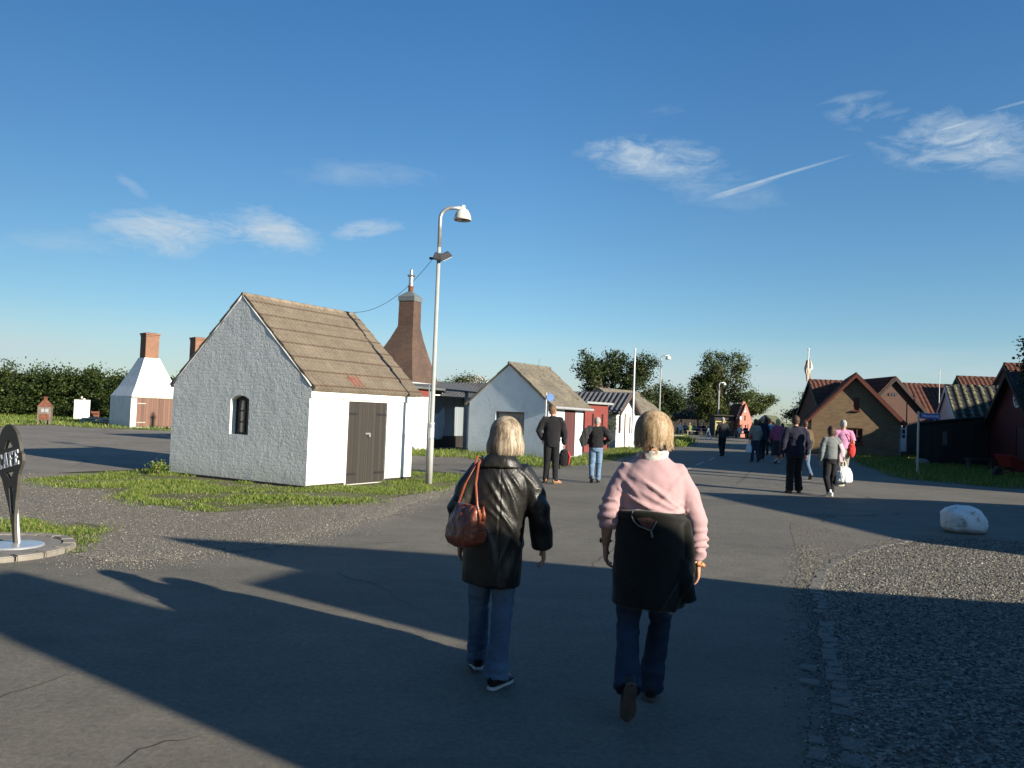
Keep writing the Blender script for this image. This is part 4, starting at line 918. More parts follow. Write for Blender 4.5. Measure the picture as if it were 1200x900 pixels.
# ------------------------------------------------------------------ whitewashed boulder
p = G(1131, 624); bm = bmesh.new(); bmesh.ops.create_icosphere(bm, subdivisions=5, radius=1)
for v in bm.verts:
    d = v.co.copy(); s = V((.345, .27, .25)); q = V((math.copysign(abs(d.x)**.8, d.x)*s.x, math.copysign(abs(d.y)**.85, d.y)*s.y, math.copysign(abs(d.z)**.75, d.z)*s.z))
    q.x += -.05*(d.z) - .02; q *= 1+.10*noise.noise(d*1.7)+.035*noise.noise(d*5)+.012*noise.noise(d*14)
    if d.x > .3: q.z -= (d.x-.3)*.12*max(0, d.z)
    q.z = max(q.z, -.19); v.co = q+V((0, 0, .19))
me = bpy.data.meshes.new('boulder'); bm.to_mesh(me); bm.free(); me.polygons.foreach_set('use_smooth', [True]*len(me.polygons))
t = NT('whitewashed_stone'); o = t.coord(); f = t.noise(o, 6, 6, .7); f2 = t.noise(o, 30, 4, .7)
sep = t.n('SeparateXYZ'); t.l(o, sep.inputs[0])
col = t.mix(t.ramp(f, [(.56, 0), (.66, 1)]), (.82, .82, .80), (.36, .35, .33)); col = t.mix(t.math('SUBTRACT', 1.0, t.math('MULTIPLY', sep.outputs[2], 11.0), True), col, (.16, .14, .10))
bo = link('boulder', me, t.done(col, .8, t.bump(f2, .6, .02))); bo.location = (p.x, p.y, 0); bo.rotation_euler = (0, 0, .1)
tag(bo, 'whitewashed boulder lying on the asphalt at the edge of the gravel', 'boulder')
# street name sign
p = G(1075, 557); r_ = thing('street_sign', 'blue street name sign on a grey pole on the grass verge', 'sign', (p.x, p.y, 0), rad(-4)); zt = D(1077, 484, p.y).z; w_ = 22.5*p.y/950; h_ = 6.6*p.y/950
b = MB(); b.tube([(0, 0, -.05), (0, 0, zt+.06)], .035, 12); b.build('pole', m_zinc, r_)
b = MB(); b.box((.05+w_/2, -.03, zt-h_/2), (w_, .025, h_)); sp_ = b.build('sign_plate', M_('blue_enamel', (.03, .085, .34), .4, .1, 5, .05), r_, bevel=.004)
b = MB(); b.box((.05+w_/2, -.03, zt+.006), (w_+.02, .035, .012)); b.build('rim', m_zinc, sp_)
tx = bpy.data.curves.new('lettering', 'FONT'); tx.body = 'Havnevej'; tx.size = h_*.78; tx.align_x = 'CENTER'; tx.extrude = .002
to = bpy.data.objects.new('lettering', tx); COL.objects.link(to); bpy.context.view_layer.update()
me = bpy.data.meshes.new_from_object(to.evaluated_get(bpy.context.evaluated_depsgraph_get())); bpy.data.objects.remove(to)
o_ = link('lettering', me, M_('sign_white', (.7, .72, .75), .5, .05), sp_); o_.location = (.05+w_/2, -.0455, zt-h_*.70); o_.rotation_euler = (PI/2, 0, 0)
bb = [v.co.x for v in me.vertices]; o_.scale.x = min(1.0, w_*.9/(max(bb)-min(bb)))

# ------------------------------------------------------------------ houses on the right
A6 = G(1053, 537); u6 = V((-.95, .31, 0)); W6 = PLN(950, 530, A6, u6)[0]
h6 = House('house', 'yellow brown brick house with a steep gable and red framed windows, nearest brick house', 'house', A6, math.atan2(.95, .31), 7.0, W6, 1.85, 4.7, m_brick_y)
h6.r = h6.px('g0', 1004, 440)[1]; h6.e = h6.px('g0', 1055, 492)[1]; ov6 = .42
a = h6.px('g0', 1000, 481); c = h6.px('g0', 1007.5, 466); h6.window('g0', a[0], a[1], c[0]-a[0], c[1]-a[1], m_redframe, m_glass, 2, 2, .03, .06, .06, sill=m_redframe)
a = h6.px('g0', 992, 520); c = h6.px('g0', 1011, 502); h6.window('g0', a[0], a[1], c[0]-a[0], c[1]-a[1], m_redframe, m_glass, 3, 2, .06, .07, .06, sill=m_redframe)
h6.walls(); h6.roof(m_pantile, .26, .05, 9, (.30, .2, ov6), .02, .06, 6, .01, m_pantile, .08); h6.verge(m_redframe, (.30, .2), .17, .03, ov=ov6)
b = MB(); b.tube([(.1, -.06, 0), (.1, -.06, h6.e)], .04, 8); b.build('downpipe', m_zinc, h6.root)
# long house behind it
x0 = D(949, 450, 52.2).x; x1 = D(1108, 454, 52.2).x
h7 = House('house', 'long red tiled house behind the two brick gables', 'house', V((x0, 50, 0)), rad(-1), x1-x0, 4.4, 2.25, D(1000, 449, 52.2).z, m_brick_r)
h7.walls(); h7.roof(m_pantile, .28, .055, 8, (.12, .12, .25), .02, .06, 6, .01, m_pantile, .08); h7.verge(m_greenp, (.12, .12), .18, .03, ov=.25)
xa = D(1010, 490, 48).x; xb = D(1084, 490, 48).x
h8 = House('house', 'dark red brick gabled house with a white glazed door and dark green gate', 'house', V((xb, 48, 0)), rad(90), 5.0, xb-xa, 2.4, 4.6, m_brick_r)
h8.r = D(1047, 444, 48).z; h8.e = D(1083, 487, 48).z+.1
a = h8.px('g0', 1051, 529); c = h8.px('g0', 1063.5, 495)
h8.window('g0', a[0], max(.05, a[1]), c[0]-a[0], c[1]-a[1], m_whitep, m_glass, 2, 5, .05, .10, .05, name='door')
b = MB(); b.plate(rect(a[0]+.1, a[1]+.1, c[0]-a[0]-.2, .7), [], .02, h8.face('g0') @ Matrix.Translation((0, 0, -.03))); b.build('door_panel', m_whitep, h8.root)
a = h8.px('g0', 1065, 531); c = h8.px('g0', 1077.5, 496); h8.leaf('g0', a[0], max(.05, a[1]), c[0]-a[0], c[1]-a[1], m_greenp, 'gate', .02, .05, hole=False)
a = h8.px('g0', 1046, 462); b = MB(); Mh = h8.face('g0')
for dx in (-.16, 0, .16): b.tube([Mh @ V((a[0]+dx, a[1], .0)), Mh @ V((a[0]+dx, a[1], .04))], .10, 12)
b.build('wall_ornament', m_iron, h8.root)
h8.walls(); h8.roof(m_pantile, .28, .055, 8, (.2, .1, .12), .02, .06, 6, .01, m_pantile, .08); h8.verge(m_blackwood, (.2, .1), .16, .03, ov=.12)
# tarred board fence
Y9 = 37.2; xa, za = D(1076, 496, Y9).x, D(1076, 496, Y9).z; xb, zb = D(1182, 486.5, Y9).x, D(1182, 486.5, Y9).z; L9 = xb-xa
r_ = thing('board_fence', 'tall tarred black board fence between the street sign and the red barn', 'fence', (xa, Y9, 0), rad(-1.5))
b = MB(); Mf = mat3((0, 0, 0), (1, 0, 0), (0, 0, 1)); ho = rect(L9*.27, .95, .22, .62); b.plate([(0, 0), (L9, 0), (L9, zb), (0, za)], [ho], .08, Mf); b.build('boards', m_blackwood, r_)
b = MB(); b.plate(ho, [], .03, Mf @ Matrix.Translation((0, 0, -.02))); b.build('hatch', M_('dim_grey_shutter', (.12, .12, .125), .7), r_)
b = MB(); b.tube([(0, -.05, za+.02), (L9, -.05, zb+.02)], .06, 6); b.build('coping', m_blackroof, r_)
for i in range(5): b = MB(); b.box((L9*(.02+.24*i), .12, .9), (.12, .12, 1.8)); b.build('post', m_blackwood, r_)
p = G(1101, 548); b = MB(); b.ball((0, 0, .12), (.34, .25, .2), 14, 8); o_ = b.build('field_stone', m_stone, smooth=True); o_.location = (p.x, p.y+1.5, 0); tag(o_, 'grey field stone lying in the shaded grass before the board fence', 'stone')
# white gabled house with lichen covered roof
A10 = V((D(1121, 500, 42).x, 42, 0))
h10 = House('house', 'white gabled house whose dark roof is striped with yellow lichen, above the board fence', 'house', A10, rad(-15), 5.6, 4.0, 2.25, 4.0, m_white2)
h10.r = D(1113, 454, 44).z; h10.e = D(1121, 490, 42).z; h10.walls()
h10.roof(m_lichen, .42, .07, 7, (.1, .1, .22), .03, .06, 8, .01, m_lichen, .09); h10.verge(m_whitep, (.1, .1), .2, .04, ov=.25)
q = D(1112, 440, 46); r_ = thing('mast', 'thin pale mast rising behind the white gabled house', 'mast', (q.x, 47, 0)); b = MB(); b.tube([(0, 0, 0), (0, 0, D(1112.5, 434, 47).z)], .022, 8); b.ball((0, 0, D(1112.5, 434, 47).z), .04, 8, 6); b.build('pole', m_whitep, r_)
x0, x1 = D(1121, 445, 52.2).x, D(1179, 445, 52.2).x
h11 = House('house', 'lower red tiled house behind the lichen striped roof', 'house', V((x0, 50, 0)), rad(-1), x1-x0, 4.4, 2.7, D(1150, 444, 52.2).z, m_brick_r)
h11.walls(); h11.roof(m_pantile, .28, .055, 8, (.05, .05, .2), .02, .06, 6, .01, m_pantile, .08); h11.verge(m_iron, (.05, .05), .2, .03, ov=.2)
x0 = D(1176.5, 430, 49.2).x
h12 = House('house', 'taller red tiled house at the right edge behind the red barn', 'house', V((x0, 47, 0)), rad(-1), 7, 4.4, 3.4, D(1185, 428, 49.2).z, m_brick_r)
h12.walls(); h12.roof(m_pantile, .28, .055, 8, (.05, .05, .2), .02, .06, 6, .01, m_pantile, .08); h12.verge(m_iron, (.05, .05), .22, .03, ov=.2)
# red barn at the right edge
A13 = V((21.4, 33.0, 0)); h13 = House('barn', 'dark red barn gable with a round white barred window at the right edge', 'barn', A13, rad(-7), 6.0, 4.0, 2.05, 4.25, M_('dark_red_boarding', (.085, .018, .018), .8, .3, 4, .3))
h13.r = D(1187, 437, 35).z; h13.e = D(1171, 496, 37).z
a = h13.px('g0', 1187, 478); c = h13.px('g0', 1197, 455); uc, vc = (a[0]+c[0])/2, (a[1]+c[1])/2; rr = (c[1]-a[1])/2
Mb = h13.face('g0'); ol = [(uc+rr*.8*math.cos(2*PI*i/20), vc+rr*math.sin(2*PI*i/20)) for i in range(20)]; h13.h['g0'].append(ol)
hs = []
for i in range(8):
    a0, a1 = 2*PI*(i+.12)/8, 2*PI*(i+.88)/8
    hs.append([(uc+r_0*rr*.8*math.cos(a), vc+r_0*rr*math.sin(a)) for r_0, a in ((.30, a0), (.85, a0), (.88, (a0+a1)/2), (.85, a1), (.30, a1))])
b = MB(); b.plate(ol, hs, .05, Mb @ Matrix.Translation((0, 0, .01))); f_ = b.build('round_window', m_whitep, h13.root)
b = MB(); b.plate([(uc+.97*(x-uc), vc+.97*(y-vc)) for x, y in ol], [], .01, Mb @ Matrix.Translation((0, 0, -.06))); b.build('pane', m_glass, f_)
a = h13.px('g0', 1190, 548); h13.leaf('g0', a[0], .05, 1.0, 1.85, m_redwood, 'door', -.03, .05, handle=(.9, .95))
h13.walls(); h13.roof(m_blackroof, .3, .04, 1, (.3, .1, .3), .01, .06, 6); h13.verge(m_blackwood, (.3, .1), .2, .03, ov=.3)
p = G(1180, 549); b = MB(); b.lathe([(.0, .0), (.17, .0), (.20, .42), (.23, .44), (.19, .44), (.0, .05)], 18); o_ = b.build('tub', M_('pale_plastic', (.42, .44, .44), .5, .1), smooth=False); o_.location = (D(1180, 540, 36.4).x, 36.4, .0); tag(o_, 'pale plastic tub standing at the foot of the red barn wall', 'tub')
p = G(1187, 561); r_ = thing('wheelbarrow', 'red wheelbarrow with tilted tray standing on the grass by the barn', 'wheelbarrow', (p.x, p.y, 0), rad(200))
M = Matrix.Translation((0, 0, .5)) @ Matrix.Rotation(-.25, 4, 'Y'); b = MB()
lo = [V((-.38, -.24, -.18)), V((.34, -.2, -.18)), V((.34, .2, -.18)), V((-.38, .24, -.18))]; hi = [V((-.52, -.36, .2)), V((.62, -.32, .2)), V((.62, .32, .2)), V((-.52, .36, .2))]
b.add([M @ p for p in lo+hi], [(3, 2, 1, 0), (0, 1, 5, 4), (1, 2, 6, 5), (2, 3, 7, 6), (3, 0, 4, 7)]); o_ = b.build('tray', m_redcart, r_); sm = o_.modifiers.new('s', 'SOLIDIFY'); sm.thickness = .015
for y in (-.26, .26):
    b = MB(); b.tube([(.75, y*.3, .2), (.1, y, .3), (-.9, y, .55)], .022, 8); b.build('handle', m_redcart, r_); b = MB(); b.tube([(-.35, y, .4), (-.42, y*1.1, 0)], .02, 8); b.build('leg', m_redcart, r_)
b = MB(); b.tube([(.75, -.05, .2), (.75, .05, .2)], .2, 20); b.build('wheel', m_iron, r_)
p = G(1165, 553); r_ = thing('bench', 'rough plank bench standing before the board fence beside the wheelbarrow', 'bench', (p.x, p.y+1, 0), rad(5))
b = MB(); b.box((0, 0, .46), (1.3, .32, .05)); b.build('seat', m_darkwood, r_)
for x in (-.5, .5): b = MB(); b.box((x, 0, .22), (.08, .28, .44)); b.build('leg', m_darkwood, r_)
# flag pole with limp flag
p = D(945.5, 495, 53); zt = D(948.5, 410, 53).z; r_ = thing('flagpole', 'white flagpole carrying a limp flag, left of the brick house', 'flagpole', (p.x, 53, 0))
b = MB(); b.tube([(0, 0, 0), (0, 0, zt)], [.06, .035], 10); b.ball((0, 0, zt+.04), .07, 10, 6); b.build('pole', m_whitep, r_)
z1, z2 = D(948, 421, 53).z, D(950, 447, 53).z; vs = []; fs = []
for j in range(15):
    t = j/14; z = z1+(z2-z1)*t; w = .12+.20*math.sin(min(1, t*1.4)*PI*.8)
    for i in range(13):
        s = i/12; vs.append((-w*.9+2*w*s*(.9 if t < .5 else .6)+(.12*t), .06*math.sin(s*13+t*3), z-.05*math.sin(s*6)))
mb = MB(); mb.add(vs, [(j*13+i, (j+1)*13+i, (j+1)*13+i+1, j*13+i+1) for j in range(14) for i in range(12)])
t = NT('orange_white_flag'); o = t.coord('UV'); sp = t.n('SeparateXYZ'); t.l(t.coord('Generated'), sp.inputs[0])
wv = t.math('ADD', sp.outputs[0], t.math('MULTIPLY', sp.outputs[2], .5)); col = t.ramp(wv, [(.3, (.60, .26, .14)), (.5, (.72, .62, .50)), (.62, (.10, .12, .22)), (.7, (.70, .40, .16)), (.95, (.72, .66, .55))])
f_ = mb.build('flag', t.done(col, .8), None, smooth=True); f_.location = r_.location; tag(f_, 'limp orange and white flag hanging from the flagpole by the brick house', 'flag')

# ------------------------------------------------------------------ the cafe corner far down the street
YC = 100.0; xa, xb = D(758, 480, YC).x, D(862, 480, YC).x
r_ = thing('cafe_pavilion', 'dark tiled open cafe pavilion with seated guests, behind the round tree', 'pavilion', (xa, YC, 0), 0); LC = xb-xa
ze, zr = D(800, 489, YC).z, D(800, 467, YC+4).z
b = MB(); corr(b, mat3((0, 0, ze), (1, 0, 0), V((0, 4, zr-ze))), LC, math.hypot(4, zr-ze), .3, .06, 10, .03, .1, 6); corr(b, mat3((LC, 8, ze), (-1, 0, 0), V((0, -4, zr-ze))), LC, math.hypot(4, zr-ze), .3, .06, 10, .03, .1, 6); b.build('roof', m_blackroof, r_)
b = MB(); b.box((LC/2, 7.6, ze/2), (LC, .2, ze)); b.build('back_wall', m_blackwood, r_)
for i in range(6): b = MB(); b.box((LC*(.02+.19*i), .5, ze/2), (.16, .16, ze)); b.build('post', m_darkwood, r_)
b = MB(); b.box((LC/2, .35, ze-.12), (LC, .12, .2)); b.build('beam', m_darkwood, r_)
# kiosk with a yellow window frame
xk = D(837, 508, 88).x; r_ = thing('kiosk', 'low kiosk with a yellow framed serving window under the round tree', 'kiosk', (xk, 88, 0), 0); k_ = 88/950
b = MB(); wk = 20*k_; b.plate([(0, 0), (wk, 0), (wk, 2.2), (0, 2.2)], [rect(.1, .65, wk-.2, 1.0)], .15, mat3((0, 0, 0), (1, 0, 0), (0, 0, 1))); b.box((wk/2, 2.0, 1.1), (wk, .15, 2.2)); b.box((.075, 1.05, 1.1), (.15, 1.75, 2.2)); b.box((wk-.075, 1.05, 1.1), (.15, 1.75, 2.2)); b.box((wk/2, 1, 2.26), (wk+.3, 2.6, .1)); b.build('wall', m_darkwood, r_)
b = MB(); b.plate(rect(.1, .65, wk-.2, 1.0), [rect(.18, .74, wk*.38, .8), rect(.3+wk*.38, .74, wk*.40, .8)], .06, mat3((0, -.02, 0), (1, 0, 0), (0, 0, 1))); b.build('window_frame', M_('yellow_paint', (.60, .50, .16), .5, .1), r_)
b = MB(); b.box((wk/2, .3, 1.1), (wk-.3, .02, .9)); b.build('pane', M_('pale_interior', (.35, .33, .22), .7), r_)
# coral red stepped gable
A14 = G(866.5, 512.3); xr_ = D(880.3, 512, A14.y).x; W14 = xr_-A14.x
k_ = A14.y/950
h14 = House('house', 'narrow coral red house with a stepped pointed gable and three dark slit windows', 'house', V((xr_, A14.y, 0)), rad(90), 5.0, W14, D(873, 492, A14.y).z, D(873, 473, A14.y).z, m_redpaint2)
for x0, y0, x1, y1 in ((872.2, 487, 873.8, 493), (868.8, 497, 870, 506), (875.8, 497, 877, 506)):
    a = h14.px('g0', x0, y1); c = h14.px('g0', x1, y0); h14.window('g0', a[0], a[1], c[0]-a[0], c[1]-a[1], m_blackwood, m_glass, 1, 2, .04, .03, .08)
h14.walls(); h14.roof(m_pantile, .3, .05, 6, (-.25, .1, .05), .02, .05, 5)
a = h14.px('g0', 873, 472); uc = a[0]; b = MB(); Mg = h14.face('g0'); N = 6; pts = []
for i in range(N+1):
    t = i/N; hw = W14/2*(1-t)+.14; z = h14.e+(h14.r-h14.e)*t
    pts += [(hw, z), (hw, z+(h14.r-h14.e)/N*.75)]
pts = [p for p in pts]; ol = [(uc+w, z) for w, z in pts]+[(uc-w, z) for w, z in reversed(pts)]
b.plate(ol, [], .2, Mg @ Matrix.Translation((0, 0, .03)) if False else Mg @ Matrix.Translation((0, 0, -.28))); b.build('stepped_parapet', m_redpaint2, h14.root)
e_ = h14.px('g0', 873, 482.3); b = MB(); s = .20
b.plate([(e_[0]+s*.5*math.cos(2*PI*i/16), e_[1]+s*.5*math.sin(2*PI*i/16)) for i in range(16)], [], .03, Mg @ Matrix.Translation((0, 0, .035))); b.box((e_[0], e_[1], .03), (s*1.5, s*.3, .03), Mg); b.box((e_[0], e_[1]+.25, .03), (s*.5, s*.8, .03), Mg); b.build('emblem', m_whitep, h14.root)
e_ = h14.px('g0', 868, 490); b = MB(); b.plate([(e_[0]+.12*math.cos(2*PI*i/16), e_[1]+.24*math.sin(2*PI*i/16)) for i in range(16)], [], .04, Mg @ Matrix.Translation((0, 0, .045))); b.build('oval_sign', M_('pale_blue_sign', (.55, .58, .70), .5), h14.root)
# low dark barn with green grey roof
A15 = V((D(906, 505, 78).x, 78, 0)); h15 = House('barn', 'low dark gabled barn with a green grey roof beside the coral red house', 'barn', A15, rad(10), 4.6, 3.6, 1.9, 3.0, m_blackwood)
x0, x1 = D(881, 505, 78).x, D(906, 505, 78).x; A15 = V((x1, 77, 0)); h15.root.location = A15; h15.A = A15; h15.ang = rad(64); h15.root.rotation_euler = (0, 0, h15.ang); h15.W = (x1-x0)*1.02; h15.L = 6.5
h15.e = D(906, 499, 77).z; h15.r = D(893, 487, 78).z; h15.walls(); h15.roof(m_mossroof, .3, .04, 4, (.3, .2, .2), .02, .06, 5); h15.verge(m_blackwood, (.3, .2), .15, .03, ov=.2)
# A-frame board
p = G(830, 515.5); k_ = p.y/950; r_ = thing('a_frame_board', 'pale blue folding A frame board standing before the cafe guests', 'board', (p.x, p.y, 0), rad(70))
for sg in (-1, 1):
    b = MB(); M = Matrix.Rotation(sg*.28, 4, 'X') @ Matrix.Translation((0, 0, 0)); Mt = Matrix.Translation((0, 0, .98)) @ M
    for x in (-.28, .28): b.box((x, 0, -.5), (.06, .04, 1.02), Mt)
    b.box((0, 0, -.03), (.56, .04, .06), Mt); b.build('frame', M_('pale_blue_paint', (.42, .52, .62), .5, .1), r_)
    b = MB(); b.box((0, 0, -.42), (.5, .02, .7), Mt); b.build('panel', M_('blue_panel', (.08, .13, .26), .5, .2), r_)
# low timber wall with planting
pa, pb = D(783, 515, 62), D(803, 515, 62); zw = D(795, 511, 62).z; b = MB(); r_ = thing('low_wall', 'low pale timber edged wall above the grass mound', 'wall', (pa.x, 62.8, 0)); b = MB(); b.box(((pb.x-pa.x)/2, 0, zw/2), (pb.x-pa.x, .3, zw)); b.build('wall', m_palewood, r_); b = MB(); b.box(((pb.x-pa.x)/2, 0, zw+.03), (pb.x-pa.x+.1, .4, .07)); b.build('coping', m_palewood, r_)

# ------------------------------------------------------------------ houses beside the photographer, whose shadows lie across the road
def shadow_house(name, label, prof, Dn, depth, wallm, roofm):
    te = math.tan(SUN_EL); s = V((math.cos(SUN_AZ), -math.sin(SUN_AZ), 0)); n = V((math.sin(SUN_AZ), math.cos(SUN_AZ), 0)); cx = sum(p for p, q in prof)/len(prof)
    o = s*(Dn+depth)+n*cx; r = thing(name, label, 'house', (o.x, o.y, 0), math.atan2(n.y, n.x))
    out = [(p-cx, 0 if q is None else max(.0, (q+Dn)*te)) for p, q in prof]
    if sum(out[i][0]*out[(i+1) % len(out)][1]-out[(i+1) % len(out)][0]*out[i][1] for i in range(len(out))) < 0: out = out[::-1]
    b = MB(); b.plate(out, [], depth, mat3((0, 0, 0), (1, 0, 0), (0, 0, 1))); b.build('wall', wallm, r)
    b = MB(); k = 0
    for p, q in zip(out, out[1:]+out[:1]):
        d = V((q[0]-p[0], 0, q[1]-p[1])); 
        if abs(d.x) < .35 or min(p[1], q[1]) < .3: continue
        if d.x > 0: d = -d; p = q
        nn = V((d.z, 0, -d.x)).normalized()*.03; c = V((p[0], depth/2, p[1]))+d/2
        b.box((0, 0, 0), (d.length*.98, depth*.98, .05), mat3(c-nn*.3, d, (0, 1, 0)))
    if b.v: b.build('roof', roofm, r)
shadow_house('house', 'steep roofed brick house standing right of the photographer, shading the road', [(4.59, None), (9.9, None), (9.6, .1), (9.32, .58), (8.39, 2.4), (7.97, 4.09), (7.32, 5.76), (6.63, 7.2), (5.46, 9.14), (5.40, 6.5), (4.64, 6.3), (4.60, 3.6), (4.59, 3.4)], 5.0, 3.0, m_brick_r, m_pantile)
shadow_house('house', 'narrow tall kiln house just behind the photographer, shading the road', [(2.48, None), (4.589, None), (4.589, 3.5), (4.36, 3.6), (4.32, 4.67), (3.98, 5.6), (3.88, 5.8), (3.66, 6.0), (3.50, 8.2), (2.68, 8.2), (2.5, 6.0)], 5.0, 2.6, m_brick_r, m_pantile)
shadow_house('house', 'gabled house off to the right whose shadow lies over the boulder', [(12.95, None), (22.6, None), (22.4, .6), (21.93, 1.38), (20.89, 3.33), (19.16, 5.34), (18.05, 6.94), (17.55, 7.5), (16.14, 5.84), (14.81, 4.12), (13.75, 3.03), (13.08, 2.3), (12.95, 1.0)], 8.0, 3.5, m_brick_r, m_pantile)
shadow_house('house', 'tall terrace off to the right shading the verge and board fence', [(26.0, None), (46, None), (46, 14.2), (43, 17), (40, 18.6), (33, 17.5), (29.3, 16.9), (27.2, 15.5), (26.4, 13.0)], 9.0, 5, m_brick_r, m_pantile)
shadow_house('house', 'second terrace off to the right shading the far brick houses', [(46.3, None), (72, None), (72, 17), (68, 18.5), (60, 16.5), (52, 14.5), (46.3, 13.8)], 9.0, 5, m_brick_r, m_pantile)

hb = House('house', 'added unseen two storey brick house behind the photographer, blocking sky light from the foreground', 'house', V((-9.5, -3.2, 0)), rad(-36), 15, 7, 5.0, 8.6, m_brick_r)  # added out of view to cut sky light on the foreground
hb.root.location = (-6.5, -4.0, 0); hb.A = V((-6.5, -4.0, 0)); hb.root.rotation_euler = (0, 0, rad(-36-0)); hb.root.location = (-10.5, -7.5, 0)
for i in range(4): hb.window('s1', 1.4+i*3.4, 1.0, 1.3, 1.5, m_whitep, m_glass, 2, 2, .05, .07, .06)
hb.walls(); hb.roof(m_pantile, .28, .055, 8, (.2, .2, .3), .02, .06, 6, .01, m_pantile, .08)
# ------------------------------------------------------------------ trees and hedges
m_bark = M_('bark', (.075, .06, .045), .95, .35, 8, .8)
def leaf_mat(name, a, b, c): return island_mat(name, [(0, a), (.5, b), (.85, c), (1, mul(c, 1.35))], .55, .25)
m_leaf = leaf_mat('dark_leaves', (.014, .026, .009), (.03, .05, .014), (.065, .085, .024))
m_leaf2 = leaf_mat('olive_leaves', (.035, .05, .012), (.06, .082, .02), (.10, .12, .03))
m_leaf3 = leaf_mat('hedge_leaves', (.012, .024, .005), (.028, .048, .010), (.065, .085, .02))
def leaves(name, m, parent, lobes, n, size, seed, shell=.55, dens=None, flat=0.0):
    r = random.Random(seed); vs = []; fs = []; vol = [l[1].x*l[1].y*l[1].z for l in lobes]; tot = sum(v**.72 for v in vol)
    for (c, rad_), v in zip(lobes, vol):
        k = int(n*v**.72/tot); nc = max(3, int(k/26))
        for _ in range(nc):
            d = V((r.gauss(0, 1), r.gauss(0, 1), r.gauss(0, 1))).normalized(); rr = (shell+(1-shell)*r.random())*(1+.22*noise.noise(d*2.3+c))
            cc = c+V((d.x*rad_.x, d.y*rad_.y, d.z*rad_.z))*rr; cs_ = size*r.uniform(1.2, 2.9)
            for _ in range(26):
                p = cc+V((r.gauss(0, 1), r.gauss(0, 1), r.gauss(0, .75)))*cs_*.62
                a = V((r.gauss(0, 1), r.gauss(0, 1), r.gauss(0, .7))).normalized(); b = a.orthogonal().normalized(); b = (b*math.cos(r.uniform(0, 6.28))+a.cross(b)*math.sin(r.uniform(0, 6.28)))
                s = size*r.uniform(.55, 1.2); i = len(vs)
                vs += [p-a*s*.5, p+b*s*.3, p+a*s*.5, p-b*s*.3]; fs.append((i, i+1, i+2, i+3))
    me = bpy.data.meshes.new(name); me.from_pydata([tuple(p) for p in vs], [], fs); me.update(); return link(name, me, m, parent)
def tree(label, base, H, crown, n, size, m, seed, trunk=.22, group=None, lean=V((0, 0, 0)), tz=None):
    """crown: list of (dx, dy, z, rx, ry, rz)"""
    r = random.Random(seed); root = thing('tree', label, 'tree', base, 0, group); mb = MB()
    top = tz or H*.55
    pts = [V((0, 0, -.1)), V((r.uniform(-.1, .1), 0, top*.4)), V((r.uniform(-.2, .2), 0, top))+lean]; mb.tube(pts, [trunk, trunk*.75, trunk*.5], 10)
    for (dx, dy, z, rx, ry, rz) in crown:
        e = V((dx, dy, z)); s = V((0, 0, top*.55)).lerp(pts[2], r.random()*.8); mid = s.lerp(e, .5)+V((r.uniform(-.3, .3), r.uniform(-.3, .3), -.2)); mb.tube([s, mid, e], [trunk*.4, trunk*.25, trunk*.1], 7)
        for _ in range(3):
            q = e+V((r.uniform(-rx, rx), r.uniform(-ry, ry), r.uniform(-.5, .9)*rz))*.8; mb.tube([mid.lerp(e, r.random()), q], [trunk*.14, trunk*.04], 5)
    mb.build('trunk', m_bark, root, smooth=True)
    leaves('crown', m, root, [(V((dx, dy, z)), V((rx, ry, rz))) for dx, dy, z, rx, ry, rz in crown], n, size, seed)
    return root
def crown_px(Y, lobes, base, ry=None):
    out = []
    for (x, y, hw, hh) in lobes:
        c = D(x, y, Y); k = Y/950; out.append((c.x-base.x, random.Random(int(x*7+y*13)).uniform(-1.6, 1.6), c.z, hw*k, (hw*k)*.95, hh*k))
    return out
def add_tree(label, px, Y, lobes, n, size, m, seed, trunk=.22, group='trees along the street'):
    rr = random.Random(seed); fine_ = []
    for (x, y, hw, hh) in lobes:
        for q in range(6): fine_.append((x+rr.gauss(0, .45)*hw, y+rr.gauss(0, .45)*hh, hw*rr.uniform(.30, .72), hh*rr.uniform(.30, .72)))
    b = D(px, 490, Y); b.z = 0; cr = crown_px(Y, fine_, b); return tree(label, b, max(c[2]+c[5] for c in cr), cr, n, size, m, seed, trunk, group)
add_tree('broad loose crowned tree behind the sheds, left of the arched lamp', 712, 60, [(700, 432, 24, 22), (722, 428, 24, 20), (742, 436, 18, 20), (690, 448, 16, 14), (718, 452, 30, 16), (752, 452, 14, 14), (742, 474, 24, 16), (758, 480, 14, 12), (698, 466, 16, 10)], 26000, .18, m_leaf, 11, .3)
add_tree('small round dark tree right of the arched lamp', 784, 70, [(775, 462, 12, 12), (788, 462, 10, 12), (781, 474, 16, 12), (772, 484, 12, 10)], 10000, .18, m_leaf, 12, .16)
add_tree('tall dense round tree standing before the cafe pavilion', 845, 97, [(832, 436, 22, 18), (852, 440, 22, 20), (818, 452, 14, 14), (845, 462, 32, 20), (868, 466, 14, 16), (822, 474, 18, 12), (850, 484, 30, 10), (812, 465, 7, 10)], 28000, .25, m_leaf2, 13, .42)
add_tree('spreading tree whose low branch reaches out right of the coral red house', 872, 112, [(882, 470, 12, 10), (895, 468, 11, 8), (904, 470, 7, 5), (874, 480, 10, 10), (889, 478, 10, 5)], 7000, .26, m_leaf2, 14, .3)
add_tree('dark bushy tree left of the flagpole', 941, 66, [(940, 482, 10, 12), (934, 490, 9, 8), (946, 474, 7, 10)], 6500, .19, m_leaf, 15, .16)
add_tree('tree overhanging the top right corner of the red barn', 1240, 31, [(1232, 402, 20, 10), (1238, 418, 22, 14), (1230, 440, 16, 12), (1238, 454, 20, 14), (1252, 420, 24, 26)], 11000, .15, m_leaf, 16, .25)
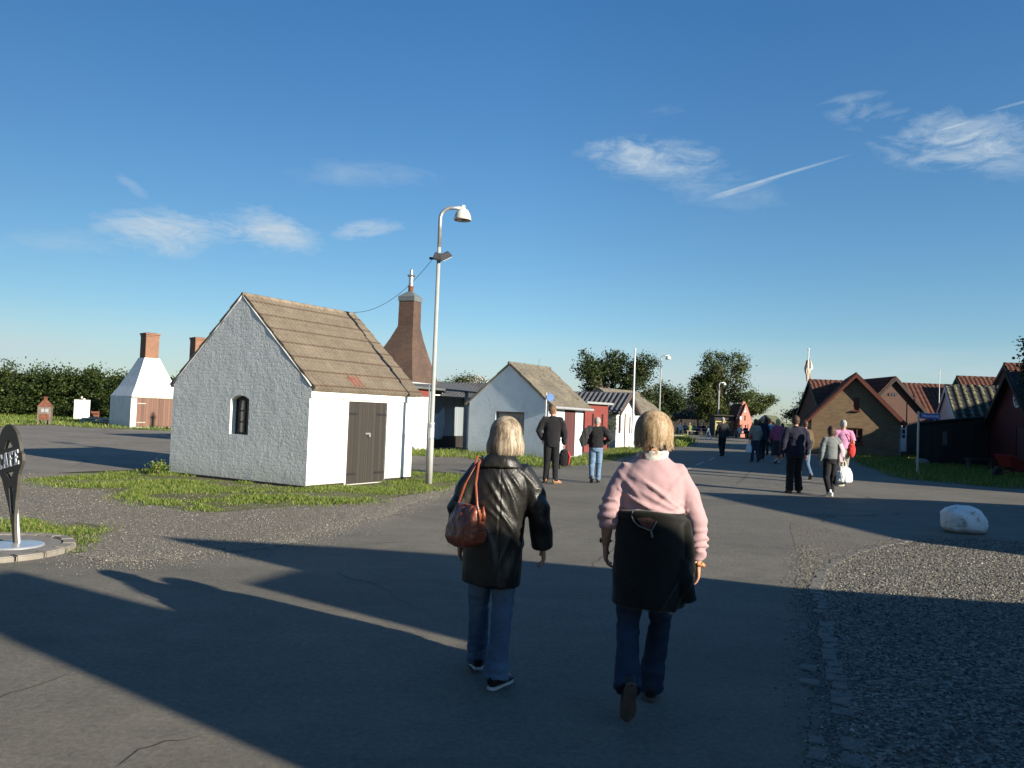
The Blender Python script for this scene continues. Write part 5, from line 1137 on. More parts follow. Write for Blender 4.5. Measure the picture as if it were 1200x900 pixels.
# bushes beyond the smokehouse roof
q = D(545, 446, 62); r_ = thing('bush', 'leafy bushes with pale blossom beyond the smokehouse roof', 'bush', (q.x, 62, 0)); mb = MB(); mb.tube([(0, 0, 0), (0, 0, 3)], [.2, .1], 8); mb.build('trunk', m_bark, r_)
lob = [(V((D(x, y, 62).x-q.x, 0, D(x, y, 62).z)), V((hw*62/950, .9, hh*62/950))) for x, y, hw, hh in ((530, 452, 12, 8), (545, 449, 12, 8), (558, 451, 12, 9), (540, 458, 25, 8))]
leaves('crown', m_leaf2, r_, lob, 5000, .17, 21)
lob = [(V((D(x, y, 62).x-q.x, -.5, D(x, y, 62).z)), V((hw*62/950, .4, hh*62/950))) for x, y, hw, hh in ((562, 446, 7, 5), (554, 449, 5, 4))]
leaves('blossom', island_mat('blossom', [(0, (.3, .3, .25)), (1, (.6, .58, .52))]), r_, lob, 500, .14, 22)
# tall hedge along the far side of the car park
r_ = thing('hedge', 'tall dark green shelter hedge behind the car park, left background', 'hedge', (0, 0, 0)); r = random.Random(5); lob = []
for i in range(60):
    x = -75+i*1.05; y = 63+r.uniform(-1, 1)+(.0); top = D(60, 428, 62).z*r.uniform(.86, 1.06)-.012*(x+40)
    lob += [(V((x, y, top*.72)), V((1.3, 1.5, top*.28))), (V((x+.4, y-.5, top*.80)), V((1.0, 1.0, top*.17))), (V((x+.5, y-.9, top*.42)), V((1.25, 1.3, top*.32))), (V((x, y-1.3, top*.18)), V((1.2, 1.2, top*.2)))]
mb = MB()
for i in range(60): mb.tube([(-75+i*1.05, 64, 0), (-75+i*1.05+r.uniform(-.3, .3), 64, 3.4)], [.12, .05], 6)
mb.build('stems', m_bark, r_)
leaves('foliage', m_leaf3, r_, lob, 95000, .21, 23, .5)
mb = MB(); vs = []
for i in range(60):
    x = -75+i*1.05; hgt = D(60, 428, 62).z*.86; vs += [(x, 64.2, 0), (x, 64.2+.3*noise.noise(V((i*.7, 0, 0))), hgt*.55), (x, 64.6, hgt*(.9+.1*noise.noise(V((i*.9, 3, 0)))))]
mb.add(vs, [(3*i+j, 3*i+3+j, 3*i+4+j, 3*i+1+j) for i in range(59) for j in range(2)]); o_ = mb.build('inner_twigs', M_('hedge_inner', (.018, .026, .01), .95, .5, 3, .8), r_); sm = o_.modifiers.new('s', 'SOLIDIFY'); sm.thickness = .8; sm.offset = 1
# weeds against the shed foot and low plants by the boat shed
def weed(label, loc, h, w, n, seed, m=m_leaf2, size=.05, grp=None):
    root = thing('weed', label, 'plant', loc, 0, grp); r = random.Random(seed); mb = MB(); lob = []
    for _ in range(6):
        a = r.uniform(0, 6.28); e = V((math.cos(a)*w*r.random(), math.sin(a)*w*r.random(), h*r.uniform(.6, 1))); mb.tube([(0, 0, 0), e*.5+V((0, 0, .05)), e], [.008, .006, .003], 5); lob.append((e*.8, V((w*.4, w*.4, h*.3))))
    mb.build('stem', m_bark, root); leaves('leaves', m, root, lob, n, size, seed, .2); return root
q = G(188, 556); weed('clump of tall grassy weeds at the left foot of the white shed', (q.x, q.y-.15, 0), .26, .18, 260, 31, m_grass, .05)
q = D(713, 524, 41); weed('climbing green plant at the grey side of the boat shed', (q.x, 41.0, 0), 1.7, .35, 600, 32, m_leaf2, .1)
# ------------------------------------------------------------------ people
m_skin = M_('skin', (.50, .27, .18), .5, .1, 14, .1, spec=.35); m_skin2 = M_('skin_ruddy', (.46, .22, .15), .5, .1, 14, .1, spec=.35)
def cloth_mat(name, col, var=.12, weave=260, rough=.9, bump=.25, sheen=.2):
    t = NT(name); o = t.coord(); f = t.noise(o, 5, 5, .6); w = t.noise(o, weave, 2, .6)
    c = t.ramp(f, [(.3, mul(col, 1-var)), (.5, col), (.75, mul(col, 1+var))]); c = t.mix(.25, c, t.mix(1, c, t.ramp(w, [(.3, .55), (.7, 1.4)]), 'MULTIPLY'))
    if sheen: t.b.inputs['Sheen Weight'].default_value = sheen
    return t.done(c, rough, t.bump(w, bump, .004), spec=.15)
def denim(name, col):
    t = NT(name); o = t.coord(); f = t.noise(o, 4, 5, .6); w = t.noise(t.scale(o, (1, 1, .15)), 300, 2, .6)
    c = t.ramp(f, [(.3, mul(col, .75)), (.5, col), (.72, mul(col, 1.5))]); c = t.mix(.35, c, t.mix(1, c, t.ramp(w, [(.3, .5), (.7, 1.5)]), 'MULTIPLY'))
    return t.done(c, .85, t.bump(w, .3, .003), spec=.15)
m_denim = denim('blue_denim', (.095, .145, .21)); m_denim2 = denim('dark_denim', (.028, .045, .078)); m_denim3 = denim('light_denim', (.13, .20, .30))
t = NT('black_leather'); o = t.coord(); f = t.noise(o, 8, 5, .6); f2 = t.noise(o, 130, 3, .6)
m_leather = t.done(t.ramp(f, [(.3, (.007, .007, .0065)), (.7, (.020, .019, .016))]), t.math('ADD', t.math('MULTIPLY', f, .25), .28), t.bump(t.math('ADD', f2, t.math('MULTIPLY', t.noise(t.scale(o, (1, 1, .5)), 26, 4, .65, .6), 3.0)), .30, .005), spec=.45)
t = NT('brown_leather'); o = t.coord(); f = t.noise(o, 10, 5, .6); f2 = t.noise(o, 120, 3, .6)
m_brownl = t.done(t.ramp(f, [(.25, (.15, .036, .018)), (.55, (.27, .07, .034)), (.8, (.40, .125, .06))]), .36, t.bump(f2, .3, .003), spec=.5)
m_pinkw = cloth_mat('pink_knit', (.44, .285, .295), .06, 200, .9, .3, .3); m_fleece = cloth_mat('black_fleece', (.012, .0125, .010), .2, 150, .95, .5, .25)
m_dark = cloth_mat('black_cloth', (.014, .014, .016), .2); m_navy = cloth_mat('navy_cloth', (.014, .015, .030), .2); m_char = cloth_mat('charcoal_cloth', (.03, .032, .034), .2)
m_greyc = cloth_mat('grey_knit', (.17, .185, .18), .15); m_beige = cloth_mat('beige_cloth', (.27, .25, .20), .15); m_mag = cloth_mat('magenta_knit', (.30, .07, .15), .15)
m_brownc = cloth_mat('brown_cloth', (.12, .085, .045), .2); m_lightp = cloth_mat('pink_shirt', (.55, .25, .40), .1); m_ltblue = cloth_mat('light_blue_cloth', (.12, .28, .38), .15)
m_redc = cloth_mat('red_cloth', (.55, .045, .04), .15); m_whitec = cloth_mat('white_cloth', (.68, .68, .64), .06); m_green = cloth_mat('green_cloth', (.06, .36, .12), .1); m_olive = cloth_mat('olive_cloth', (.20, .20, .08), .1); m_skirt = cloth_mat('dark_skirt', (.03, .025, .03), .2)
m_shoe = M_('black_shoe', (.018, .018, .02), .5, .2, 12); m_sole = M_('white_sole', (.62, .60, .56), .7, .1, 20); m_wshoe = M_('white_shoe', (.72, .72, .72), .6, .08); m_brshoe = M_('tan_shoe', (.30, .16, .08), .6, .2); m_dsole = M_('worn_brown_sole', (.13, .095, .075), .85, .35, 25, .6)
def hair_mat(name, a, b, c):
    t = NT(name); o = t.coord(); g = t.n('NewGeometry'); f = t.noise(t.scale(o, (60, 60, 5)), 1.0, 3, .6, .2); f2 = t.noise(t.scale(o, (16, 16, 3)), 1.0, 3, .5)
    v = t.math('ADD', t.math('ADD', t.math('MULTIPLY', f, .5), t.math('MULTIPLY', f2, .42)), t.math('MULTIPLY', g.outputs['Random Per Island'], .10))
    return t.done(t.ramp(v, [(.36, a), (.50, b), (.62, c), (.74, mul(c, 1.25))]), .50, spec=.38)
m_hblond = hair_mat('golden_hair', (.13, .08, .042), (.33, .225, .12), (.52, .395, .25)); m_hash = hair_mat('ash_blond_hair', (.08, .06, .04), (.25, .19, .125), (.52, .43, .31))
m_hgrey = M_('grey_hair', (.30, .29, .27), .7, .35, 40, .5); m_hwhite = M_('white_hair', (.36, .355, .33), .7, .2, 40, .5); m_hbrown = M_('brown_hair', (.075, .04, .022), .6, .4, 40, .5); m_hginger = M_('ginger_hair', (.15, .085, .042), .65, .35, 40, .5); m_hdark = M_('dark_hair', (.025, .02, .016), .6, .3, 40, .5); m_hfair = M_('fair_hair', (.45, .34, .18), .6, .3, 40, .5)

def remesh(mb, name, m, parent, vox, smooth=3, disp=None, sf=.5):
    me = mb.mesh(name+'_src'); ob = bpy.data.objects.new('src', me); COL.objects.link(ob)
    bm = bmesh.new(); bm.from_mesh(me); bmesh.ops.recalc_face_normals(bm, faces=bm.faces); bm.to_mesh(me); bm.free()
    md = ob.modifiers.new('r', 'REMESH'); md.mode = 'VOXEL'; md.voxel_size = vox
    if smooth: ms = ob.modifiers.new('s', 'SMOOTH'); ms.iterations = smooth; ms.factor = sf
    dg = bpy.context.evaluated_depsgraph_get(); dg.update()
    out = bpy.data.meshes.new_from_object(ob.evaluated_get(dg)); bpy.data.objects.remove(ob); bpy.data.meshes.remove(me)
    if disp:
        ns = [v.normal.copy() for v in out.vertices]
        for v, n_ in zip(out.vertices, ns): v.co += n_*disp(v.co, n_)
        out.update()
    out.polygons.foreach_set('use_smooth', [True]*len(out.polygons))
    return link(name, out, m, parent)

def hand(mb, w, d, s, n_, k, curl=.5, thumb=1.0):
    """w wrist, d along the hand, s towards the thumb side, n_ palm normal"""
    d, s, n_ = V(d).normalized(), V(s).normalized(), V(n_).normalized()
    L = .085*k
    mb.tube([w-d*.02*k, w+d*.02*k, w+d*L*.6, w+d*L, w+d*(L+.012*k)], [(.024*k, .020*k), (.030*k, .018*k), (.038*k, .017*k), (.040*k, .014*k), (.034*k, .010*k)], 12, side=s)
    for i, (o, fl) in enumerate(((.029, .072), (.010, .082), (-.010, .076), (-.028, .060))):
        b = w+d*(L-.008*k)+s*o*k; a = .25+curl*.45; pts = [b]; cd = d; tot = a*.5
        for j, seg in enumerate((.45, .32, .26)):
            ang = tot; dd = (d*math.cos(ang)+n_*math.sin(ang)+s*o*1.2).normalized(); pts.append(pts[-1]+dd*fl*seg*k*1.05); tot += a
        mb.tube(pts, [.0088*k, .0085*k, .0078*k, .006*k], 8)
    b = w+d*.025*k+s*.026*k; dd = (d*.75+s*.6+n_*.25).normalized()
    mb.tube([b, b+dd*.04*k, b+dd*.04*k+(d*.9+n_*.35+s*.15).normalized()*.035*k], [.013*k, .0105*k, .0075*k], 8)

def rotz(p, c, a):
    q = V(p)-V(c); return V(c)+V((q.x*math.cos(a)-q.y*math.sin(a), q.x*math.sin(a)+q.y*math.cos(a), q.z))
STAND = dict(
    hip=[(-.085, 0, .86), (.085, 0, .86)], knee=[(-.095, .02, .47), (.095, .02, .47)], ank=[(-.10, -.01, .085), (.10, -.01, .085)],
    foot=[(-.12, .99, 0), (.12, .99, 0)], sh=[(-.165, 0, 1.385), (.165, 0, 1.385)], el=[(-.235, -.03, 1.10), (.235, -.03, 1.10)], wr=[(-.245, .05, .86), (.245, .05, .86)],
    hd=[(0, .12, -1), (0, .12, -1)], head=(0, .02, 1.575), yaw=0.0, pit=0.0)
def walk(a=.22, side=1, **kw):
    """side=1: right foot ahead"""
    J = {k: (list(v) if isinstance(v, list) else v) for k, v in STAND.items()}
    f, b = (1, 0) if side > 0 else (0, 1); sx = lambda i: -1 if i == 0 else 1
    J['knee'][f] = (sx(f)*.085, .14*a/.22, .47); J['ank'][f] = (sx(f)*.08, a*.85, .09)
    J['knee'][b] = (sx(b)*.09, .03, .455); J['ank'][b] = (sx(b)*.09, -a*1.15, .15); J['foot'][b] = (sx(b)*.08, .80, -.5)
    J['el'][b] = (sx(b)*.235, .02, 1.10); J['wr'][b] = (sx(b)*.24, .17, .88); J['el'][f] = (sx(f)*.24, -.07, 1.11); J['wr'][f] = (sx(f)*.25, -.06, .86)
    J.update(kw); return J

def person(label, base, rz, H, J, vox, top, legs, shoe, hair, skin=m_skin, group=None, hem=.92, torso=None, sleeve=None, slv_end=(1.0, 1.0), leg_r=(.092, .085, .066, .064), shoes_sole=None, face=True, skirt=None, gl=False, wrinkle=.006, topname='jacket', collar=None, legname='trousers'):
    root = thing('person', label, 'person', base, rz, group); k = H/1.70
    P = lambda p: V(p)*k
    hc = P(J['head']); yaw = J['yaw']
    # ---- body: one continuous surface
    mb = MB(); near = vox < .01
    hd = MB(); hd.ball((0, 0, .012), (.074, .094, .108), 20, 14); hd.ball((0, .028, -.062), (.055, .062, .052), 16, 10); hd.ball((0, .05, -.03), (.052, .05, .06), 14, 10)
    hd.tube([(0, .09, .03), (0, .108, -.012), (0, .112, -.026), (0, .088, -.036)], [.009, .014, .017, .010], 8)
    hd.ball((0, .084, -.062), (.026, .016, .010), 10, 6); hd.ball((0, .075, -.098), (.024, .022, .018), 10, 6); hd.ball((0, .082, .04), (.055, .014, .010), 12, 6)
    for sx in (-1, 1): hd.ball((sx*.077, -.008, -.008), (.012, .022, .034), 10, 8); hd.ball((sx*.040, .064, -.028), (.024, .022, .022), 10, 6)
    pit = J.get('pit', 0)
    for p in hd.v:
        q = V((p.x, p.y*math.cos(pit)-p.z*math.sin(pit), p.y*math.sin(pit)+p.z*math.cos(pit))); q = rotz(q, (0, 0, 0), yaw); p[:] = hc+q*k
    mb.add(hd.v, hd.f)
    mb.tube([P((0, -.01, 1.36)), P((J['head'][0]*.5, -.005, 1.46)), hc+V((0, -.005, -.06))*k], [.066*k, .054*k, .054*k], 14)
    mb.tube([P(p) for p in ((0, 0, .82), (0, 0, .92), (0, 0, 1.06), (0, 0, 1.22), (0, 0, 1.34), (0, 0, 1.41), (0, 0, 1.44))], [(a*k*.93, b*k*.93) for a, b in ((.13, .09), (.15, .10), (.125, .088), (.15, .098), (.15, .082), (.09, .065), (.05, .05))], 18, side=(1, 0, 0))
    for i, sx in ((0, -1), (1, 1)):
        h, n_, a = P(J['hip'][i]), P(J['knee'][i]), P(J['ank'][i]); mb.tube([h, h.lerp(n_, .5), n_, n_.lerp(a, .35), n_.lerp(a, .75), a], [r*k for r in (.078, .068, .05, .052, .036, .034)], 12)
        f = V(J['foot'][i]).normalized(); mb.tube([a-f*.03*k, a+f*.09*k+V((0, 0, -.035*k)), a+f*.15*k+V((0, 0, -.05*k))], [.034*k, .028*k, .018*k], 8)
        s, e, w = P(J['sh'][i]), P(J['el'][i]), P(J['wr'][i]); mb.tube([s+V((-sx*.05*k, 0, 0)), s, s.lerp(e, .5), e, e.lerp(w, .35), w], [r*k for r in (.05, .048, .042, .036, .036, .023)], 12)
        d = V(J['hd'][i]).normalized(); pn = V((-sx, 0, 0)); pn = (pn-d*pn.dot(d)).normalized(); th = d.cross(pn)*(1 if sx > 0 else -1); th = th if th.y > 0 else -th
        hand(mb, w, d, th, pn, k, J.get('curl', .5))
    body = remesh(mb, 'body', skin, root, max(vox*.62, .0048) if near else vox*.75, 2 if near else 1)
    if face:
        b = MB()
        for sx in (-1, 1):
            q = V((sx*.030, .0865, .006)); q = V((q.x, q.y*math.cos(pit)-q.z*math.sin(pit), q.y*math.sin(pit)+q.z*math.cos(pit))); b.ball(hc+rotz(q, (0, 0, 0), yaw)*k, .011*k, 8, 6)
        b.build('eyes', m_shoe, body, smooth=True)
    # ---- legs clothing
    if legs is not None:
        mb = MB(); lr = leg_r
        mb.tube([P((0, -.005, .80)), P((0, -.005, .88)), P((0, 0, .98)), P((0, 0, 1.03))], [(.14*k, .11*k), (.172*k, .128*k), (.160*k, .115*k), (.145*k, .102*k)], 18, side=(1, 0, 0))
        for i in (0, 1):
            h, n_, a = P(J['hip'][i]), P(J['knee'][i]), P(J['ank'][i]); e = a+(a-n_).normalized()*.035*k
            mb.tube([h+V((0, -.01, .06))*k, h.lerp(n_, .3), h.lerp(n_, .65), n_, n_.lerp(e, .5), e], [r*k for r in (lr[0], lr[0], (lr[0]+lr[1])/2*.98, lr[1]*.92, lr[2], lr[3])], 16)
        def dl(p, n_):
            q = p/k; kn = math.exp(-((q.z-.47)/.09)**2)+math.exp(-((q.z-.14)/.10)**2)*1.2+.25; return k*wrinkle*(noise.noise(V((q.x*7+q.z*5, q.y*9, q.z*20)))*kn+.45*noise.noise(V((q.x*18, q.y*18, q.z*34)))*kn+.5*noise.noise(V((q.x*10, q.y*10, q.z*3))))
        lg = remesh(mb, legname, legs, root, vox, 3, dl)
    if skirt is not None:
        mb = MB(); mb.tube([P(p) for p in ((0, 0, skirt[1]), (0, 0, .6), (0, 0, .8), (0, 0, .95), (0, 0, 1.02))], [(a*k, b*k) for a, b in ((.24, .2), (.215, .17), (.19, .14), (.16, .11), (.14, .1))], 20, side=(1, 0, 0)); remesh(mb, 'skirt', skirt[0], root, vox, 2, lambda p, n_: .012*k*math.sin(math.atan2(p.y, p.x)*9+p.z*3)*max(0, .95-p.z))
    # ---- shoes
    for i in (0, 1):
        a = P(J['ank'][i]); f = V(J['foot'][i]).normalized(); s = V((f.y, -f.x, 0)).normalized(); u = s.cross(f); q = lambda t_, z: a+f*t_*k+u*z*k
        mb = MB(); mb.tube([q(-.075, -.035), q(-.06, -.03), q(-.02, -.03), q(.05, -.045), q(.11, -.055), q(.16, -.062), q(.178, -.068)], [(.022*k, .03*k), (.033*k, .045*k), (.036*k, .047*k), (.040*k, .034*k), (.043*k, .026*k), (.034*k, .019*k), (.014*k, .010*k)], 14, side=s)
        so_ = remesh(mb, 'shoe', shoe, root, min(vox, .009), 1)
        b = MB(); ol = [(-.080, 0), (-.07, .026), (-.03, .034), (.03, .034), (.10, .045), (.15, .038), (.182, .012)]; ol = ol+[(x, -y) for x, y in reversed(ol[1:])]
        M = Matrix(((f.x*k, s.x*k, u.x*k, (q(0, -.066)).x), (f.y*k, s.y*k, u.y*k, (q(0, -.066)).y), (f.z*k, s.z*k, u.z*k, (q(0, -.066)).z), (0, 0, 0, 1)))
        b.plate(ol, [], .017, M); b.build('sole', shoes_sole[i] if isinstance(shoes_sole, (list, tuple)) else (shoes_sole or m_shoe), so_, fixn=True)
    # ---- upper garment
    if top is not None:
        mb = MB(); T = torso or [(hem, .178, .132), (hem+.10, .178, .13), (1.08, .172, .125), (1.22, .190, .130), (1.32, .192, .122), (1.385, .158, .10), (1.425, .095, .078), (1.45, .066, .066)]
        mb.tube([P((r[3] if len(r) > 3 else 0, r[4] if len(r) > 4 else -.003, r[0])) for r in T], [(r[1]*k, r[2]*k) for r in T], 24, side=(1, 0, 0))
        sr = sleeve or (.078, .07, .062, .06, .052)
        for i, sx in ((0, -1), (1, 1)):
            s, e, w = P(J['sh'][i]), P(J['el'][i]), P(J['wr'][i]); en = e.lerp(w, slv_end[i]) if slv_end[i] > 0 else s.lerp(e, 1+slv_end[i])
            if slv_end[i] > 0: mb.tube([s+V((-sx*.10*k, 0, .012*k)), s+V((-sx*.03*k, 0, .004*k)), s.lerp(e, .45), e, e.lerp(en, .6), en], [r*k for r in (sr[0]*.70, sr[0]*.98, sr[1], sr[2], sr[3], sr[4])], 16)
            else: mb.tube([s+V((-sx*.06*k, 0, -.02*k)), s+V((0, 0, -.012*k)), s.lerp(en, .6), en], [r*k for r in (sr[0]*.95, sr[0], sr[1], sr[2])], 16)
        if collar: mb.tube([P((0, -.015, 1.40)), P((0, -.012, collar))], [(.085*k, .085*k), (.078*k, .078*k)], 18)
        def dt(p, n_):
            q = p/k; w1 = noise.noise(V((q.x*7+q.z*4, q.y*7, q.z*13-q.x*5))); w2 = noise.noise(V((q.x*17, q.y*17, q.z*24)))
            arm = 1.4 if abs(q.x) > .2 else 1.0
            return k*wrinkle*(w1*1.1+w2*.5)*arm
        tp = remesh(mb, topname, top, root, vox, 12 if near else 7, J.get('disp') or dt)
    # ---- hair
    style, hm = hair
    if style == 'short' or style == 'cap' or style == 'bobcap':
        b = MB(); b.ball((0, -.012, .03), (.083, .100, .104), 20, 14)
        if style == 'bobcap': b.tube([(0, -.03, .02), (0, -.035, -.05), (0, -.03, -.115)], [(.088, .085), (.092, .082), (.078, .066)], 18, side=(1, 0, 0))
        else: b.tube([(0, -.04, 0), (0, -.045, -.06)], [(.074, .062), (.058, .05)], 16, side=(1, 0, 0))
        vs = []
        for p in b.v: vs.append(hc+rotz(p, (0, 0, 0), yaw)*k)
        mb = MB(); mb.add(vs, b.f)
        hr = remesh(mb, 'hair', hm, root, max(vox*.7, .007), 1, lambda p, n_: .006*k*noise.noise(p*45)+.004*k*noise.noise(p*90)+(-.012*k if (rotz(p-hc, (0, 0, 0), -yaw).y > .055*k) else 0))
    elif style == 'strands':
        bob(root, hm, hc, yaw, k, **J['bob'])
    return root, body, P, k

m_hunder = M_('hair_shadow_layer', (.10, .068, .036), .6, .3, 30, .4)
def bob(root, hm, hc, yaw, k, zend=-.15, wide=1.0, n=1500, shag=.0, seed=1, flick=0.0, wd=.0045, lay=.014, part=.02, bulge=.06, tuck=.0):
    r = random.Random(seed); vs = []; fs = []; a_, b_, h_ = .090*wide, .106, .120
    ang0 = rad(56); zt = h_*math.cos(rad(96))
    def pt(th, t, off, ze):
        # th: azimuth from the back (0) to the face (pi); t 0..1 down the strand
        sx, sy = math.sin(th), -math.cos(th); ph = rad(4)+min(1, t/.55)*rad(92); R = math.sin(ph)+off*8*t
        z = h_*math.cos(ph); c = 1.0
        if t > .55:
            u = (t-.55)/.45; z = zt+(ze-zt)*u; c = 1+bulge*math.sin(min(1, u*1.3)*PI*.5)-tuck*u*u+flick*u**4
        return V((a_*sx*R*c, b_*sy*R*c*(1-.05*max(0, t-.55))-.012, z+.018))
    def emit(path, w):
        base = len(vs)
        for i, p in enumerate(path):
            tn = (path[min(i+1, len(path)-1)]-path[max(0, i-1)]).normalized(); out = V((p.x, p.y, p.z*.4)).normalized(); s = tn.cross(out).normalized(); ww = w*(1 if i < len(path)-2 else (.7 if i == len(path)-2 else .1))
            vs.append(p-s*ww*.5); vs.append(p+s*ww*.5)
        for i in range(len(path)-1): fs.append((base+2*i, base+2*i+1, base+2*i+3, base+2*i+2))
    m = 12
    for lock in range(n//14):                      # locks of strands that run together
        th0 = r.uniform(-1, 1)*PI; front = abs(th0) > PI-ang0; off0 = r.uniform(.0, 1)*lay*.11; ze0 = zend+r.gauss(0, .005+.014*shag)
        tm0 = r.uniform(.34, .48) if front else (r.uniform(.66, .94) if r.random() < shag else 1.0)
        ts0 = 0 if r.random() < .55 else r.uniform(0, .4); ph0 = r.uniform(0, 6.28); am = r.uniform(.01, .06)+shag*.05; tip = r.uniform(-.06, .06)*(1+2.2*shag)
        for s_ in range(14):
            th = th0+r.gauss(0, .055); off = off0+r.gauss(0, .0006+.0012*shag); tm = min(1.0, tm0*r.uniform(.96, 1.0)); path = []
            for j in range(m):
                t = ts0+(tm-ts0)*j/(m-1); cl = (th0-th)*.6*max(0, t-.5)
                q = pt(th+cl+am*math.sin(ph0+t*4.5)+tip*t*t+part*(1-t), t, off+.0009*math.sin(ph0*3+t*7), ze0+r.gauss(0, .001)); path.append(q+V((r.gauss(0, 1), r.gauss(0, 1), 0))*.0006)
            emit(path, wd*r.uniform(.6, 1.3))
    vs2 = [hc+rotz(p, (0, 0, 0), yaw)*k for p in vs]
    allm = MB(); allm.add(vs2, fs); hr = allm.build('hair', hm, root, smooth=True, uv=False)
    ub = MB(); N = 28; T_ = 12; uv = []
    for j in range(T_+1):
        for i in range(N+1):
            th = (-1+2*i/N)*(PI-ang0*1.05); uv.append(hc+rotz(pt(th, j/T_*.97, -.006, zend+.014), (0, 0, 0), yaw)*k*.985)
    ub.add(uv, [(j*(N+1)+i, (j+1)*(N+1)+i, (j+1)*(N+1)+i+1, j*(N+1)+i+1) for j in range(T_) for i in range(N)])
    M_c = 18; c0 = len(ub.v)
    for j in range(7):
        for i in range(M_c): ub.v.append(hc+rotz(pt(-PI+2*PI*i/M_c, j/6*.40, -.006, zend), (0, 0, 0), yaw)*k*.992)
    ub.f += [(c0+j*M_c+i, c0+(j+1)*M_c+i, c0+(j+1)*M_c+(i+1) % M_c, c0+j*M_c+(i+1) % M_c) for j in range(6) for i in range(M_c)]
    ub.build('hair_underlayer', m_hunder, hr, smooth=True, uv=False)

# ------------------------------------------------ woman in the pink sweater
B1 = V((.825, 4.68, 0)); Hp = D(767, 480, 4.68).z
J = {k: (list(v) if isinstance(v, list) else v) for k, v in STAND.items()}
J['hip'] = [(-.09, 0, .86), (.085, 0, .86)]; J['knee'] = [(-.112, .0, .46), (.082, .085, .465)]; J['ank'] = [(-.122, -.235, .205), (.052, .17, .09)]; J['foot'] = [(-.04, .42, -.90), (.10, .99, -.02)]
J['sh'] = [(-.158, 0, 1.335), (.158, 0, 1.335)]; J['el'] = [(-.246, -.045, 1.09), (.262, -.02, 1.075)]; J['wr'] = [(-.246, .07, .905), (.280, .03, .835)]; J['hd'] = [(.05, .25, -1), (.02, .10, -1)]
J['yaw'] = rad(22); J['head'] = (0, .015, 1.56); J['bob'] = dict(zend=-.098, wide=1.24, n=5600, shag=.75, seed=3, flick=.34, wd=.0030, lay=.034, bulge=.05, tuck=.30)
def dpink(p, n_):
    q = p; a = 0
    if abs(q.x) < .20 and q.y < .03:
        for (x0, z0, sl, w, am) in ((-.02, 1.155, -.35, .012, .013), (.03, 1.185, -.5, .012, .009), (-.06, 1.125, -.22, .012, .010), (.10, 1.16, .35, .014, .008), (.0, 1.10, -.1, .013, .010), (.11, 1.27, 1.1, .02, .006), (-.12, 1.25, -1.1, .02, .006), (.05, 1.22, -.75, .011, .010), (-.10, 1.19, -.6, .010, .008), (.13, 1.12, .25, .010, .009), (.02, 1.25, -.5, .011, .006)):
            d = (q.z-z0-(q.x-x0)*sl)/w; a += am*math.exp(-d*d)*math.exp(-((q.x-x0)/.11)**2)
    if q.x > .2 and q.z < 1.06: a += .0065*math.sin(q.z*150+q.y*25+3*noise.noise(q*12))*min(1, (1.06-q.z)/.08)*(1 if q.z > .9 else .25)
    if q.x < -.2 and q.z < 1.20: a += .005*math.sin(q.z*120+q.y*35+3*noise.noise(q*12))
    return a*1.3+.004*noise.noise(V((q.x*9, q.y*9, q.z*16)))+.003*noise.noise(V((q.x*20+q.z*9, q.y*20, q.z*28)))
J['disp'] = dpink
TP = [(.98, .190, .140), (1.08, .186, .138), (1.17, .190, .140), (1.24, .203, .142), (1.31, .200, .132), (1.365, .168, .112), (1.405, .118, .09), (1.44, .078, .072)]
pw, pbody, P, k = person('woman in a pink sweater with a dark jacket tied round her waist', B1, rad(-3), Hp, J, .0085, m_pinkw, m_denim2, m_shoe, ('strands', m_hblond), torso=TP, sleeve=(.076, .068, .060, .060, .047), slv_end=(.35, .92), leg_r=(.088, .070, .066, .080), shoes_sole=[m_dsole, m_dsole], hem=.98, wrinkle=.010, topname='sweater', legname='jeans')
mb = MB(); mb.tube([P((.0, -.012, z)) for z in (1.125, 1.07, .99, .90, .80, .70, .62, .59)], [(a*k, b*k) for a, b in ((.196, .150), (.198, .155), (.202, .165), (.206, .178), (.208, .185), (.210, .186), (.210, .184), (.208, .18))], 30, side=(1, 0, 0))
mb.tube([P((.165, -.09, .86)), P((.185, -.11, .74)), P((.228, -.115, .635))], [.04*k, .05*k, .035*k], 10)
for a in range(16):   # rolled waist of the knotted jacket
    a0, a1 = 2*PI*a/16, 2*PI*(a+1.1)/16; mb.tube([P((.198*math.cos(x), -.012+.148*math.sin(x), 1.105+.010*math.sin(3*x)-.018*math.cos(x))) for x in (a0, (a0+a1)/2, a1)], [.022*k]*3, 8)
mb.tube([P((.192, -.06, 1.08)), P((.207, -.07, .95)), P((.215, -.06, .85)), P((.225, -.05, .74))], [.03*k, .032*k, .03*k, .02*k], 10)
def dj(p, n_):
    q = p/k; a = 0
    for (x0, z0, sl, w, am) in ((-.07, .73, -.9, .022, .012), (.0, .70, .75, .02, .010), (.10, .70, 1.4, .02, .012), (-.10, .95, -.2, .02, .006), (.16, .66, 1.8, .02, .012), (.0, 1.03, .08, .014, .007)):
        d = (q.z-z0-(q.x-x0)*sl)/w; a += am*math.exp(-d*d)*math.exp(-((q.x-x0)/.10)**2)*(1 if q.y < 0 else 0)
    return k*(a+.010*noise.noise(V((q.x*6, q.y*6, q.z*5)))+.004*noise.noise(V((q.x*16, q.y*16, q.z*20))))
tj = remesh(mb, 'tied_jacket', m_fleece, pw, .0095, 3, dj)
def back(x, z, o=.012):
    f = min(1, max(0, (1.125-z)/.3)); a, b = .198+.008*f, .152+.03*f; return P((x, -.012-b*math.sqrt(max(.02, 1-(x/a)**2))-o, z))
zp = [(-.118, 1.130), (-.122, 1.10), (-.112, 1.075), (-.085, 1.052), (-.05, 1.040), (-.018, 1.030), (-.005, 1.052), (.012, 1.085)]
